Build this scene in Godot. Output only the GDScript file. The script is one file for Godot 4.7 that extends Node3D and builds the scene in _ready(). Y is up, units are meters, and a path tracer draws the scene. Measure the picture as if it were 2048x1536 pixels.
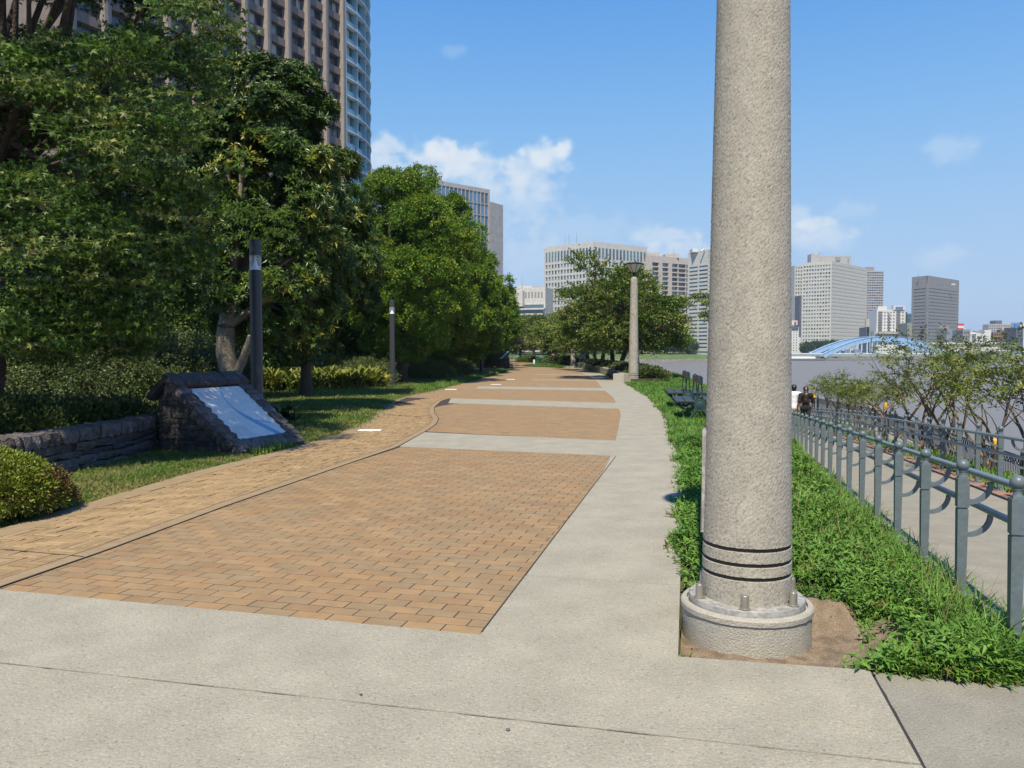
extends Node3D
# A riverside promenade: brick path, concrete lamp pillar, ramp with railings, tree rows, towers across the river.
# World: -z runs along the first brick panel, x to the river, y up, metres. The eye stands at (0, 1.45, 0).

const FOCAL := 1600.0
const EYE := 1.45
var cam_basis: Basis
var rng := RandomNumberGenerator.new()
var used := {}
var M := {}
var noise := FastNoiseLite.new()


# ---------- pixel of the photograph -> place ----------
func ray(px: float, py: float) -> Vector3:
	return cam_basis * Vector3((px - 1024.0) / FOCAL, -(py - 768.0) / FOCAL, -1.0)

func on_level(px: float, py: float, h := 0.0) -> Vector3:
	var d := ray(px, py)
	return Vector3(0, EYE, 0) + d * ((h - EYE) / d.y)

func at_depth(px: float, py: float, depth: float) -> Vector3:
	return Vector3(0, EYE, 0) + ray(px, py) * depth

func stand(px: float, depth: float, h := 0.0) -> Vector3:
	var p := at_depth(px, 704.0, depth)
	return Vector3(p.x, h, p.z)


# ---------- mesh builder: faces are given counter-clockwise seen from outside ----------
class MB:
	var v := PackedVector3Array()
	var n := PackedVector3Array()
	var c := PackedColorArray()
	var t := PackedVector2Array()
	var i := PackedInt32Array()
	var col := Color.WHITE

	func vert(p: Vector3, nn: Vector3, uv := Vector2.ZERO) -> int:
		v.append(p); n.append(nn); c.append(col); t.append(uv)
		return v.size() - 1

	func quad(a: Vector3, b: Vector3, d: Vector3, e: Vector3) -> void:
		var nn := (b - a).cross(d - a).normalized()
		if nn == Vector3.ZERO:
			nn = (d - a).cross(e - a).normalized()
		var k := v.size()
		v.append(a); v.append(b); v.append(d); v.append(e)
		for q in 4:
			n.append(nn); c.append(col)
		t.append(Vector2(0, 1)); t.append(Vector2(1, 1)); t.append(Vector2(1, 0)); t.append(Vector2(0, 0))
		i.append_array([k, k + 2, k + 1, k, k + 3, k + 2])

	func tri(a: Vector3, b: Vector3, d: Vector3) -> void:
		var nn := (b - a).cross(d - a).normalized()
		var k := v.size()
		v.append(a); v.append(b); v.append(d)
		for q in 3:
			n.append(nn); c.append(col)
		t.append(Vector2(0, 1)); t.append(Vector2(1, 1)); t.append(Vector2(.5, 0))
		i.append_array([k, k + 2, k + 1])

	func box(mid: Vector3, size: Vector3, b := Basis()) -> void:
		var x := b.x * size.x * .5
		var y := b.y * size.y * .5
		var z := b.z * size.z * .5
		quad(mid - x - y + z, mid + x - y + z, mid + x + y + z, mid - x + y + z)
		quad(mid + x - y - z, mid - x - y - z, mid - x + y - z, mid + x + y - z)
		quad(mid + x - y + z, mid + x - y - z, mid + x + y - z, mid + x + y + z)
		quad(mid - x - y - z, mid - x - y + z, mid - x + y + z, mid - x + y - z)
		quad(mid - x + y + z, mid + x + y + z, mid + x + y - z, mid - x + y - z)
		quad(mid - x - y - z, mid + x - y - z, mid + x - y + z, mid - x - y + z)

	# a box whose top edges are chamfered by e
	func cbox(mid: Vector3, size: Vector3, e: float, b := Basis(), bottom := true) -> void:
		var lo := []
		var md := []
		var hi := []
		for s in [Vector2(-1, 1), Vector2(1, 1), Vector2(1, -1), Vector2(-1, -1)]:
			lo.append(mid + b.x * s.x * size.x * .5 + b.z * s.y * size.z * .5 - b.y * size.y * .5)
			md.append(mid + b.x * s.x * size.x * .5 + b.z * s.y * size.z * .5 + b.y * (size.y * .5 - e))
			hi.append(mid + b.x * s.x * (size.x * .5 - e) + b.z * s.y * (size.z * .5 - e) + b.y * size.y * .5)
		for k in 4:
			var m := (k + 1) % 4
			quad(lo[k], lo[m], md[m], md[k])
			quad(md[k], md[m], hi[m], hi[k])
		quad(hi[0], hi[1], hi[2], hi[3])
		if bottom:
			quad(lo[3], lo[2], lo[1], lo[0])

	func tube(pts: Array, rad: Array, sides := 8, caps := true) -> void:
		var up := Vector3.UP
		var first := v.size()
		var m := pts.size()
		var u := Vector3.ZERO
		for k in m:
			var dir: Vector3 = ((pts[mini(k + 1, m - 1)] as Vector3) - (pts[maxi(k - 1, 0)] as Vector3)).normalized()
			if k == 0:
				u = dir.cross(up if absf(dir.y) < .9 else Vector3.RIGHT).normalized()
			else:
				u = (u - dir * u.dot(dir)).normalized()
			var w := dir.cross(u)
			for s in sides:
				var a := TAU * s / sides
				var nn := u * cos(a) + w * sin(a)
				v.append((pts[k] as Vector3) + nn * (rad[k] as float)); n.append(nn); c.append(col); t.append(Vector2(float(s) / sides, k))
		for k in m - 1:
			for s in sides:
				var a := first + k * sides + s
				var b := first + k * sides + (s + 1) % sides
				i.append_array([a, a + sides, b, b, a + sides, b + sides])
		if caps:
			for e in 2:
				var k0: int = 0 if e == 0 else m - 1
				var d: Vector3 = ((pts[1] as Vector3) - (pts[0] as Vector3)).normalized() * -1.0 if e == 0 else ((pts[m - 1] as Vector3) - (pts[m - 2] as Vector3)).normalized()
				var mid := vert(pts[k0], d)
				var st := v.size()
				for s in sides:
					v.append(v[first + k0 * sides + s]); n.append(d); c.append(col); t.append(Vector2.ZERO)
				for s in sides:
					if e == 0:
						i.append_array([mid, st + s, st + (s + 1) % sides])
					else:
						i.append_array([mid, st + (s + 1) % sides, st + s])

	# profile: Vector2(radius, height) from the bottom up; a repeated point makes a sharp edge
	func lathe(prof: Array, segs := 24, o := Vector3.ZERO) -> void:
		var run := [prof[0]]
		for k in range(1, prof.size()):
			if (prof[k] as Vector2).is_equal_approx(prof[k - 1]):
				_spin(run, segs, o)
				run = [prof[k]]
			else:
				run.append(prof[k])
		_spin(run, segs, o)

	func _spin(prof: Array, segs: int, o: Vector3) -> void:
		if prof.size() < 2:
			return
		var first := v.size()
		var m := prof.size()
		for k in m:
			var d: Vector2 = ((prof[mini(k + 1, m - 1)] as Vector2) - (prof[maxi(k - 1, 0)] as Vector2)).normalized()
			for s in segs + 1:
				var a := TAU * s / segs
				var r: float = prof[k].x
				v.append(o + Vector3(cos(a) * r, prof[k].y, sin(a) * r))
				n.append(Vector3(cos(a) * d.y, -d.x, sin(a) * d.y)); c.append(col); t.append(Vector2(float(s) / segs, prof[k].y))
		for k in m - 1:
			for s in segs:
				var a := first + k * (segs + 1) + s
				var b := a + segs + 1
				i.append_array([a, a + 1, b, a + 1, b + 1, b])

	# flat polygon (x, z), thick downwards
	func slab(poly: PackedVector2Array, y: float, thick: float) -> void:
		var p := poly.duplicate()
		if Geometry2D.is_polygon_clockwise(p):
			p.reverse()
		# counter-clockwise in (x, z) is clockwise seen from above
		var k := v.size()
		for q in p:
			vert(Vector3(q.x, y, q.y), Vector3.UP)
		var tr := Geometry2D.triangulate_polygon(p)
		for q in range(0, tr.size(), 3):
			var a := p[tr[q]]
			var b := p[tr[q + 1]]
			var d := p[tr[q + 2]]
			if (b - a).cross(d - a) > 0.0:
				i.append_array([k + tr[q], k + tr[q + 1], k + tr[q + 2]])
			else:
				i.append_array([k + tr[q], k + tr[q + 2], k + tr[q + 1]])
		if thick > 0.0:
			for q in p.size():
				var a := p[q]
				var b := p[(q + 1) % p.size()]
				quad(Vector3(b.x, y - thick, b.y), Vector3(a.x, y - thick, a.y), Vector3(a.x, y, a.y), Vector3(b.x, y, b.y))

	func mesh() -> ArrayMesh:
		var m := ArrayMesh.new()
		var a := []
		a.resize(Mesh.ARRAY_MAX)
		a[Mesh.ARRAY_VERTEX] = v
		a[Mesh.ARRAY_NORMAL] = n
		a[Mesh.ARRAY_COLOR] = c
		a[Mesh.ARRAY_TEX_UV] = t
		a[Mesh.ARRAY_INDEX] = i
		m.add_surface_from_arrays(Mesh.PRIMITIVE_TRIANGLES, a)
		return m


# ---------- nodes ----------
func numbered(called: String) -> String:
	var k: int = used.get(called, 0)
	used[called] = k + 1
	return called if k == 0 else "%s_%03d" % [called, k]

func tag(o: Node, label: String, category := "", group := "", kind := "") -> Node:
	if label: o.set_meta("label", label)
	if category: o.set_meta("category", category)
	if group: o.set_meta("group", group)
	if kind: o.set_meta("kind", kind)
	return o

func thing(called: String, label: String, category: String, at := Vector3.ZERO, turn := 0.0, group := "") -> Node3D:
	var o := Node3D.new()
	o.name = numbered(called)
	add_child(o)
	o.position = at
	o.rotation.y = turn
	tag(o, label, category, group)
	return o

func part(parent: Node, called: String, mesh: Variant, mat: Material, at := Vector3.ZERO, b := Basis()) -> MeshInstance3D:
	var o := MeshInstance3D.new()
	o.name = called
	o.mesh = mesh.mesh() if mesh is MB else mesh
	o.material_override = mat
	o.transform = Transform3D(b, at)
	parent.add_child(o, true)
	return o

func solo(called: String, mesh: Variant, mat: Material, label: String, category: String, at := Vector3.ZERO, group := "") -> MeshInstance3D:
	var o := part(self, numbered(called), mesh, mat, at)
	tag(o, label, category, group)
	return o

func struct(called: String, mesh: Variant, mat: Material, label := "") -> MeshInstance3D:
	var o := part(self, numbered(called), mesh, mat)
	tag(o, label, "", "", "structure")
	return o

func copy(o: Node3D, at: Vector3, turn := 0.0, label := "") -> Node3D:
	var base := o.name.rstrip("0123456789").trim_suffix("_")
	var r: Node3D = o.duplicate()
	r.name = numbered(base)
	add_child(r)
	r.position = at
	r.rotation.y = turn
	if label: r.set_meta("label", label)
	return r

# many copies of a mesh: xf is Array of Transform3D, cols Array of Color
func many(parent: Node, called: String, mesh: Mesh, mat: Material, xf: Array, cols: Array) -> MultiMeshInstance3D:
	var mm := MultiMesh.new()
	mm.transform_format = MultiMesh.TRANSFORM_3D
	mm.use_colors = true
	mm.mesh = mesh
	mm.instance_count = xf.size()
	var buf := PackedFloat32Array()
	buf.resize(xf.size() * 16)
	var k := 0
	for q in xf.size():
		var f: Transform3D = xf[q]
		var cc: Color = cols[q]
		buf[k] = f.basis.x.x; buf[k + 1] = f.basis.y.x; buf[k + 2] = f.basis.z.x; buf[k + 3] = f.origin.x
		buf[k + 4] = f.basis.x.y; buf[k + 5] = f.basis.y.y; buf[k + 6] = f.basis.z.y; buf[k + 7] = f.origin.y
		buf[k + 8] = f.basis.x.z; buf[k + 9] = f.basis.y.z; buf[k + 10] = f.basis.z.z; buf[k + 11] = f.origin.z
		buf[k + 12] = cc.r; buf[k + 13] = cc.g; buf[k + 14] = cc.b; buf[k + 15] = 1.0
		k += 16
	mm.buffer = buf
	var o := MultiMeshInstance3D.new()
	o.name = called
	o.multimesh = mm
	o.material_override = mat
	parent.add_child(o, true)
	return o


# ---------- textures and materials ----------
func lin(r: float, g: float, b: float) -> Color:
	return Color(r, g, b).linear_to_srgb()

# grain: a tiling picture of mixed grains; values are factors of the base colour
func grain_image(size: int, fine: float, spots: int, spot_px: float, spot_dark: float, spot_light: float, patch: float, sd: int) -> Image:
	var r := RandomNumberGenerator.new()
	r.seed = sd
	var f := PackedFloat32Array()
	f.resize(size * size)
	var nz := FastNoiseLite.new()
	nz.seed = sd
	nz.frequency = 4.0 / size
	nz.fractal_octaves = 4
	var im := nz.get_seamless_image(size, size)
	var raw := im.get_data()
	for k in size * size:
		f[k] = .80 + (raw[k] / 255.0 - .5) * patch + (r.randf() - .5) * fine
	for s in spots:
		var cx := r.randi_range(0, size - 1)
		var cy := r.randi_range(0, size - 1)
		var rad := spot_px * r.randf_range(.4, 1.0)
		var amt := -spot_dark * r.randf() if r.randf() < .5 else spot_light * r.randf()
		var q := int(ceil(rad))
		for dy in range(-q, q + 1):
			for dx in range(-q, q + 1):
				if dx * dx + dy * dy <= rad * rad:
					f[posmod(cy + dy, size) * size + posmod(cx + dx, size)] += amt
	# grains differ a little in hue as well
	var out := PackedByteArray()
	out.resize(size * size * 3)
	for k in size * size:
		var warm := (r.randf() - .5) * .14 + (raw[(k * 7 + 311) % raw.size()] / 255.0 - .5) * .05
		var x := clampf(f[k], .02, 1.0)
		out[k * 3] = int(clampf(pow(x * (1.0 + warm), .4545), 0, 1) * 255.0)
		out[k * 3 + 1] = int(clampf(pow(x, .4545), 0, 1) * 255.0)
		out[k * 3 + 2] = int(clampf(pow(x * (1.0 - warm * 1.3), .4545), 0, 1) * 255.0)
	return Image.create_from_data(size, size, false, Image.FORMAT_RGB8, out)

func noise_image(size: int, cells: float, octaves: int, lo: float, hi: float, sd: int, contrast := 1.0) -> Image:
	var nz := FastNoiseLite.new()
	nz.seed = sd
	nz.frequency = cells / size
	nz.fractal_octaves = octaves
	var im := nz.get_seamless_image(size, size)
	var raw := im.get_data()
	for k in raw.size():
		var x := clampf((raw[k] / 255.0 - .5) * contrast + .5, 0, 1)
		raw[k] = int(clampf(pow(lerpf(lo, hi, x), .4545), 0, 1) * 255.0)
	return Image.create_from_data(size, size, false, Image.FORMAT_L8, raw)

func tex(im: Image) -> ImageTexture:
	return ImageTexture.create_from_image(im)

# metres: how much one tile of the texture covers
func mat(called: String, c: Color, rough := .8, albedo: Texture2D = null, metres := 1.0, opt := {}) -> StandardMaterial3D:
	var m := StandardMaterial3D.new()
	m.resource_name = called
	m.albedo_color = c
	m.roughness = rough
	if albedo:
		m.albedo_texture = albedo
		m.uv1_triplanar = true
		m.uv1_world_triplanar = opt.get("world", true)
		m.uv1_scale = Vector3.ONE / metres
		m.uv1_triplanar_sharpness = 4.0
	if opt.has("patch"):
		m.detail_enabled = true
		m.detail_albedo = opt.patch
		m.detail_blend_mode = BaseMaterial3D.BLEND_MODE_MUL
		m.detail_uv_layer = BaseMaterial3D.DETAIL_UV_2
		m.uv2_triplanar = true
		m.uv2_world_triplanar = true
		m.uv2_scale = Vector3.ONE / float(opt.get("patch_metres", 5.0))
	if opt.has("bump"):
		m.heightmap_enabled = true
		m.heightmap_texture = opt.bump
		m.heightmap_scale = opt.get("relief", .3)
	m.metallic = opt.get("metal", 0.0)
	m.metallic_specular = opt.get("spec", .5)
	if opt.has("vcol"):
		m.vertex_color_use_as_albedo = true
	if opt.has("back"):
		m.backlight_enabled = true
		m.backlight = opt.back
	M[called] = m
	return m

func interp(tab: Array, d: float) -> float:
	if d <= tab[0].x: return tab[0].y
	for k in range(1, tab.size()):
		if d <= tab[k].x:
			return lerpf(tab[k - 1].y, tab[k].y, (d - tab[k - 1].x) / (tab[k].x - tab[k - 1].x))
	var a: Vector2 = tab[tab.size() - 2]
	var b: Vector2 = tab[tab.size() - 1]
	return b.y + (b.y - a.y) / (b.x - a.x) * (d - b.x)

# ---------- tables along the way: Vector2(distance ahead, x) ----------
var XE := [Vector2(-9, -.05), Vector2(3.83, -.06), Vector2(6.8, -.09), Vector2(9.6, -.12), Vector2(12, -.23), Vector2(14.7, -.37), Vector2(18.7, -.62), Vector2(25.8, -1.36), Vector2(35.4, -2.84), Vector2(40.2, -3.6), Vector2(49.5, -5.2), Vector2(60.9, -7.56), Vector2(74.5, -10.4), Vector2(88.5, -13.5), Vector2(150, -28)]
var XL := [Vector2(-9, -5.3), Vector2(3, -5.42), Vector2(5.4, -5.51), Vector2(7.1, -5.72), Vector2(8.7, -5.88), Vector2(11.2, -5.92), Vector2(13.1, -6.1), Vector2(16.5, -6.99), Vector2(21.6, -8.58), Vector2(24, -9.13), Vector2(29.9, -9.71), Vector2(38.5, -10.9), Vector2(51, -12.5), Vector2(66.6, -14.9), Vector2(94, -21.4), Vector2(150, -36)]
var BR := [Vector2(3.9, -4.17), Vector2(5.0, -4.19), Vector2(6.74, -4.3), Vector2(9.7, -4.38), Vector2(11.5, -4.42), Vector2(13.9, -4.79), Vector2(15.3, -5.05), Vector2(16.6, -5.42), Vector2(18.2, -6.05), Vector2(19.9, -6.62), Vector2(22.6, -7.3), Vector2(24.4, -7.55), Vector2(27, -8.6)]
var XRIV := [Vector2(-20, 8.6), Vector2(4, 9.0), Vector2(27, 9.4), Vector2(45, 9.6), Vector2(56, 8.0), Vector2(66, 4.0), Vector2(80, -1.0), Vector2(111, -8), Vector2(150, -20)]

func xe(d: float) -> float: return interp(XE, d)
func xl(d: float) -> float: return interp(XL, d)
func ramp_y(d: float) -> float:
	if d < 4.4: return 0.0
	return -.05 * (d - 4.4) if d < 18.0 else -.68 - .06 * (minf(d, 40.0) - 18.0)
func xr(d: float) -> float:
	return 1.57 + .046 * (d - 4.4) - (0.0 if d < 34 else .0035 * (d - 34) * (d - 34))
func xc(d: float) -> float:
	return xe(d) + clampf(1.15 + .058 * (d - 5.0), 1.15, 4.2)

func pillar_spot() -> Vector3:
	return stand(1498, 4.3, 0)

func right_height(x: float, d: float) -> float:
	var e := xe(d)
	var r := ramp_y(d)
	var near := xr(d)
	var c := minf(xc(d), near - .25)
	var wob := noise.get_noise_2d(x * 40.0, d * 40.0) * .035
	var h := 0.0
	if x < c:
		h = lerpf(-.025, .015, clampf((x - e) / .4, 0, 1))
	elif x < near - .1:
		h = lerpf(.015, r - .03, smoothstep(0, 1, (x - c) / (near - .1 - c)))
	elif x < near + 2.1:
		return r - .06
	else:
		var river := interp(XRIV, d) - 1.0
		var f := clampf((x - near - 2.1) / maxf(river - near - 2.1, .5), 0, 1)
		h = lerpf(r - .03, -2.66, smoothstep(.05, 1, f))
	var p := Vector2(x, -d) - Vector2(pillar_spot().x, pillar_spot().z)
	var pit := 1.0 - smoothstep(.45, .95, p.length() + (0.0 if d > 4.3 else .0))
	if d < 4.9 and x < .95:
		pit = maxf(pit, 1.0 - smoothstep(.5, .95, x))
		pit *= 1.0 - smoothstep(4.6, 4.95, d)
	return lerpf(h + wob, -.115 + wob * .35, pit)


func _ready() -> void:
	rng.seed = 7
	noise.seed = 3
	noise.frequency = .03
	noise.fractal_octaves = 3
	# --- camera ---
	var cam := Camera3D.new()
	cam.name = "camera"
	cam.fov = rad_to_deg(2.0 * atan(768.0 / FOCAL))
	cam.near = .05
	cam.far = 6000.0
	add_child(cam)
	cam.position = Vector3(0, EYE, 0)
	cam_basis = Basis(Vector3.UP, atan(364.0 / FOCAL)) * Basis(Vector3.RIGHT, -atan(64.0 / FOCAL))
	cam.basis = cam_basis
	# --- sky, air, exposure ---
	var env := Environment.new()
	env.background_mode = Environment.BG_SKY
	env.background_energy_multiplier = .8
	var sky := Sky.new()
	var pan := PanoramaSkyMaterial.new()
	pan.panorama = tex(sky_image())
	sky.sky_material = pan
	env.sky = sky
	env.tonemap_mode = Environment.TONE_MAPPER_LINEAR
	env.tonemap_exposure = 1.26
	env.sdfgi_enabled = true
	env.ssao_enabled = true
	env.ssil_enabled = true
	env.fog_enabled = true
	env.fog_light_color = Color(.78, .87, .98)
	env.fog_density = .00016
	var we := WorldEnvironment.new()
	we.name = "environment"
	we.environment = env
	add_child(we)
	# --- sun: high, behind the eye ---
	var sun := DirectionalLight3D.new()
	sun.name = "sun"
	sun.light_energy = 1.6
	sun.light_color = Color(1.0, .95, .85)
	sun.light_angular_distance = .53
	sun.shadow_enabled = true
	add_child(sun)
	sun.rotation_degrees = Vector3(-57, 1.8, 0)
	var t0 := Time.get_ticks_msec()
	for step in [materials, ground, paving, lamps, railings, grass, benches, left_things, people, trees, buildings, bridge, far_things]:
		step.call()
		print(step.get_method(), " ", Time.get_ticks_msec() - t0, " ms")


# ---------- sky: clear air with a few low heaps of cloud ----------
func sky_image() -> Image:
	var w := 4096
	var h := 2048
	var im := Image.create(w, h, false, Image.FORMAT_RGB8)
	var ramp := [[0.0, Color8(190, 213, 240)], [4.0, Color8(182, 210, 241)], [9.0, Color8(163, 202, 242)], [16.0, Color8(131, 185, 239)], [24.0, Color8(98, 160, 230)], [40.0, Color8(66, 132, 216)], [90.0, Color8(44, 102, 190)]]
	for y in h:
		var el := 90.0 - (y + .5) / h * 180.0
		var c: Color = ramp[0][1]
		if el > 0.0:
			for k in range(1, ramp.size()):
				if el <= ramp[k][0]:
					c = (ramp[k - 1][1] as Color).lerp(ramp[k][1], (el - ramp[k - 1][0]) / (ramp[k][0] - ramp[k - 1][0]))
					break
		else:
			c = Color8(150, 165, 175)
		im.fill_rect(Rect2i(0, y, w, 1), c)
	# clouds: lumps given as azimuth, elevation, half width, half height (degrees), strength
	var lumps := []
	var px_lumps := [[905, 325, 62, 34, .8], [880, 300, 30, 22, .75], [960, 352, 70, 46, .5], [850, 330, 40, 40, .45], [1090, 315, 44, 30, .8], [1128, 300, 17, 24, .85], [1055, 348, 60, 40, .55], [1000, 400, 80, 50, .35], [1070, 400, 60, 50, .32], [770, 305, 42, 32, .6], [760, 345, 60, 50, .4], [1330, 478, 60, 22, .5], [1370, 505, 80, 26, .4], [1625, 455, 30, 20, .6], [1640, 480, 60, 28, .5], [1705, 425, 40, 20, .22], [1900, 300, 45, 24, .3], [1880, 515, 50, 18, .28], [1150, 470, 150, 40, .2], [910, 105, 26, 12, .2], [1060, 520, 90, 50, .25], [1600, 440, 30, 30, .45]]
	for q in px_lumps:
		var d := ray(q[0], q[1]).normalized()
		lumps.append([rad_to_deg(atan2(d.x, -d.z)), rad_to_deg(asin(d.y)), q[2] / 1600.0 * 57.3 * 1.15, q[3] / 1600.0 * 57.3 * 1.15, q[4]])
	var r := RandomNumberGenerator.new()
	r.seed = 21
	for g in 34:
		var az := r.randf_range(-180, 180)
		var el := r.randf_range(5, 17)
		if absf(az + 12.8) < 46.0:
			continue
		for k in 4:
			lumps.append([az + r.randf_range(-4, 4), el + r.randf_range(-1, 1.5), r.randf_range(1, 3), r.randf_range(.7, 1.6), r.randf_range(.3, .8)])
	var nz := FastNoiseLite.new()
	nz.seed = 5
	nz.frequency = .42
	nz.fractal_octaves = 5
	for l in lumps:
		var x0 := int(floor((l[0] - l[2] * 1.7) / 360.0 * w))
		var x1 := int(floor((l[0] + l[2] * 1.7) / 360.0 * w))
		var y0 := int((90.0 - l[1] - l[3] * 1.7) / 180.0 * h)
		var y1 := int((90.0 - l[1] + l[3] * 1.7) / 180.0 * h)
		for y in range(y0, mini(y1, h / 2 - 8)):
			for x in range(x0, x1):
				var az := (x + .5) / w * 360.0
				var el := 90.0 - (y + .5) / h * 180.0
				var nn := nz.get_noise_2d(az * 1.4, el * 1.8)
				var q := Vector2((az - l[0]) / l[2], (el - l[1]) / l[3]).length() + nn * .55
				var a := (1.0 - smoothstep(.45 if el > l[1] else .05, 1.2, q)) * float(l[4])
				if a > .004:
					var xx := posmod(x, w)
					im.set_pixel(xx, y, im.get_pixel(xx, y).lerp(Color8(232, 238, 246), a))
	return im


# ---------- materials ----------
func materials() -> void:
	var speck := tex(grain_image(1024, .34, 30000, 2.3, .24, .34, .06, 11))
	var fine := tex(grain_image(512, .14, 5000, 1.6, .2, .16, .12, 12))
	var rock := tex(grain_image(512, .12, 900, 5.0, .22, .12, .5, 13))
	var bark := tex(noise_image(512, 16, 4, .45, 1.0, 14, 1.8))
	var patch := tex(noise_image(512, 9, 5, .86, 1.0, 15, 1.5))
	var patch2 := tex(noise_image(512, 7, 5, .6, 1.0, 16, 2.0))
	var lump := tex(noise_image(512, 90, 2, 0.0, 1.0, 17, 1.6))
	var rough := tex(noise_image(512, 24, 4, 0.0, 1.0, 18, 1.5))
	M.speck = speck; M.fine = fine; M.patch = patch; M.lump = lump
	mat("concrete", lin(.428, .402, .32), .9, speck, 2.2, {"patch": patch, "patch_metres": 4.3, "bump": lump, "relief": .25})
	mat("old_concrete", lin(.335, .318, .26), .9, speck, 1.7, {"patch": patch, "patch_metres": 2.9, "bump": lump, "relief": .25})
	mat("pebble_concrete", lin(.50, .467, .40), .9, fine, .9, {"patch": patch, "patch_metres": 1.7})
	mat("base_concrete", lin(.50, .475, .41), .9, speck, 1.2, {"patch": patch, "patch_metres": .7, "bump": lump, "relief": .25})
	mat("metal_plate", lin(.50, .49, .47), .55, fine, .5, {"patch": patch2, "patch_metres": .35})
	mat("steel_cap", lin(.45, .42, .36), .42, fine, .3, {"metal": .6})
	mat("joint_filler", lin(.035, .033, .032), .9)
	mat("bed", lin(.055, .048, .04), 1.0, fine, .7)
	mat("soil", lin(.37, .28, .19), 1.0, speck, .9, {"patch": patch2, "patch_metres": .9, "bump": lump, "relief": .8})
	mat("turf_soil", lin(.085, .095, .035), 1.0, rock, 1.1, {"patch": patch2, "patch_metres": 2.7})
	var k := 0
	for c in [[0.393, 0.262, 0.133], [0.42, 0.267, 0.13], [0.363, 0.255, 0.137], [0.382, 0.245, 0.123], [0.372, 0.265, 0.146], [0.427, 0.283, 0.145]]:
		mat("brick_%d" % k, lin(c[0], c[1], c[2]), .85, fine, .6, {"patch": patch, "patch_metres": 3.1, "bump": lump, "relief": .12})
		k += 1
	k = 0
	for c in [[0.451, 0.308, 0.154], [0.419, 0.286, 0.143], [0.474, 0.332, 0.171], [0.395, 0.272, 0.14]]:
		mat("edge_brick_%d" % k, lin(c[0], c[1], c[2]), .88, fine, .6, {"patch": patch, "patch_metres": 3.1, "bump": lump, "relief": .12})
		k += 1
	mat("brick_far", lin(.38, .262, .145), .88, speck, 3.0, {"patch": patch, "patch_metres": 5.0})
	mat("brick_mix", lin(.95, .95, .95), .86, fine, .6, {"patch": patch, "patch_metres": 3.1, "vcol": true})
	mat("border", lin(.385, .28, .16), .9, speck, 1.3, {"patch": patch, "patch_metres": 2.0})
	mat("ramp", lin(.36, .335, .27), .92, speck, 2.0, {"patch": patch, "patch_metres": 3.0})
	mat("terracotta", lin(.42, .22, .13), .9, fine, .5)
	mat("rail_paint", lin(.135, .175, .197), .42, patch, .8, {"spec": .5, "patch": patch, "patch_metres": .23})
	mat("rail_tube", lin(.165, .215, .25), .34, patch, .6, {"spec": .6})
	mat("black_iron", lin(.02, .021, .022), .5)
	mat("bench_iron", lin(.022, .05, .055), .42)
	mat("bench_wood", lin(.05, .062, .07), .5, bark, .6, {"world": false})
	mat("bollard_paint", lin(.042, .044, .05), .38)
	mat("lamp_dark", lin(.02, .022, .024), .5)
	mat("frosted", lin(.62, .58, .48), .35)
	mat("clear_glass", Color(.85, .9, .92, .22), .05)
	M.clear_glass.transparency = BaseMaterial3D.TRANSPARENCY_ALPHA
	mat("reflector", lin(.85, .86, .86), .3)
	mat("white_paint", lin(.75, .75, .74), .5)
	mat("slate", lin(.115, .105, .108), .85, rock, .7, {"patch": patch2, "patch_metres": .8, "bump": rough, "relief": 2.0})
	mat("slate_pale", lin(.23, .20, .20), .85, rock, .6, {"patch": patch2, "patch_metres": .8, "bump": rough, "relief": 2.0})
	mat("slate_warm", lin(.16, .135, .12), .85, rock, .8, {"patch": patch2, "patch_metres": .8, "bump": rough, "relief": 2.0})
	mat("bark_grey", lin(.30, .26, .20), .95, bark, .8, {"bump": bark, "relief": 1.5})
	mat("bark_dark", lin(.10, .075, .055), .95, bark, .9, {"bump": bark, "relief": 2.0})
	mat("bark_tan", lin(.13, .10, .075), .9, bark, .6)
	mat("stake", lin(.36, .25, .15), .9, bark, .7)
	for q in [["leaf_gum", .44, Color(.42, .5, .2), .7, .34], ["leaf_dark", .38, Color(.25, .34, .1), .8, .42], ["leaf_camphor", .45, Color(.38, .5, .12), 1.0, .36], ["leaf_cherry", .45, Color(.34, .42, .14), 1.0, .4], ["leaf_myrtle", .45, Color(.4, .46, .15), .9, .4], ["leaf_grass", .55, Color(.4, .5, .15), 1.0, .36], ["leaf_hedge", .42, Color(.25, .34, .1), .8, .42], ["leaf_ginger", .45, Color(.5, .52, .15), .9, .4]]:
		mat(q[0], Color.WHITE, q[1], null, 1.0, {"vcol": true, "back": (q[2] as Color) * q[3], "spec": q[4]})
	mat("water", lin(.185, .175, .165), .38, null, 1.0, {"bump": tex(noise_image(1024, 60, 4, 0, 1, 19, 1.6)), "relief": 5.0, "spec": .22})
	M.water.uv1_triplanar = true
	M.water.uv1_world_triplanar = true
	M.water.uv1_scale = Vector3.ONE / 26.0
	mat("riprap", lin(.22, .205, .18), .95, rock, 6.0, {"patch": patch2, "patch_metres": 23.0})
	mat("far_lawn", lin(.135, .225, .05), 1.0, rock, 9.0, {"patch": patch2, "patch_metres": 60.0})
	mat("yellow_paint", lin(.75, .42, .03), .5)


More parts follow.
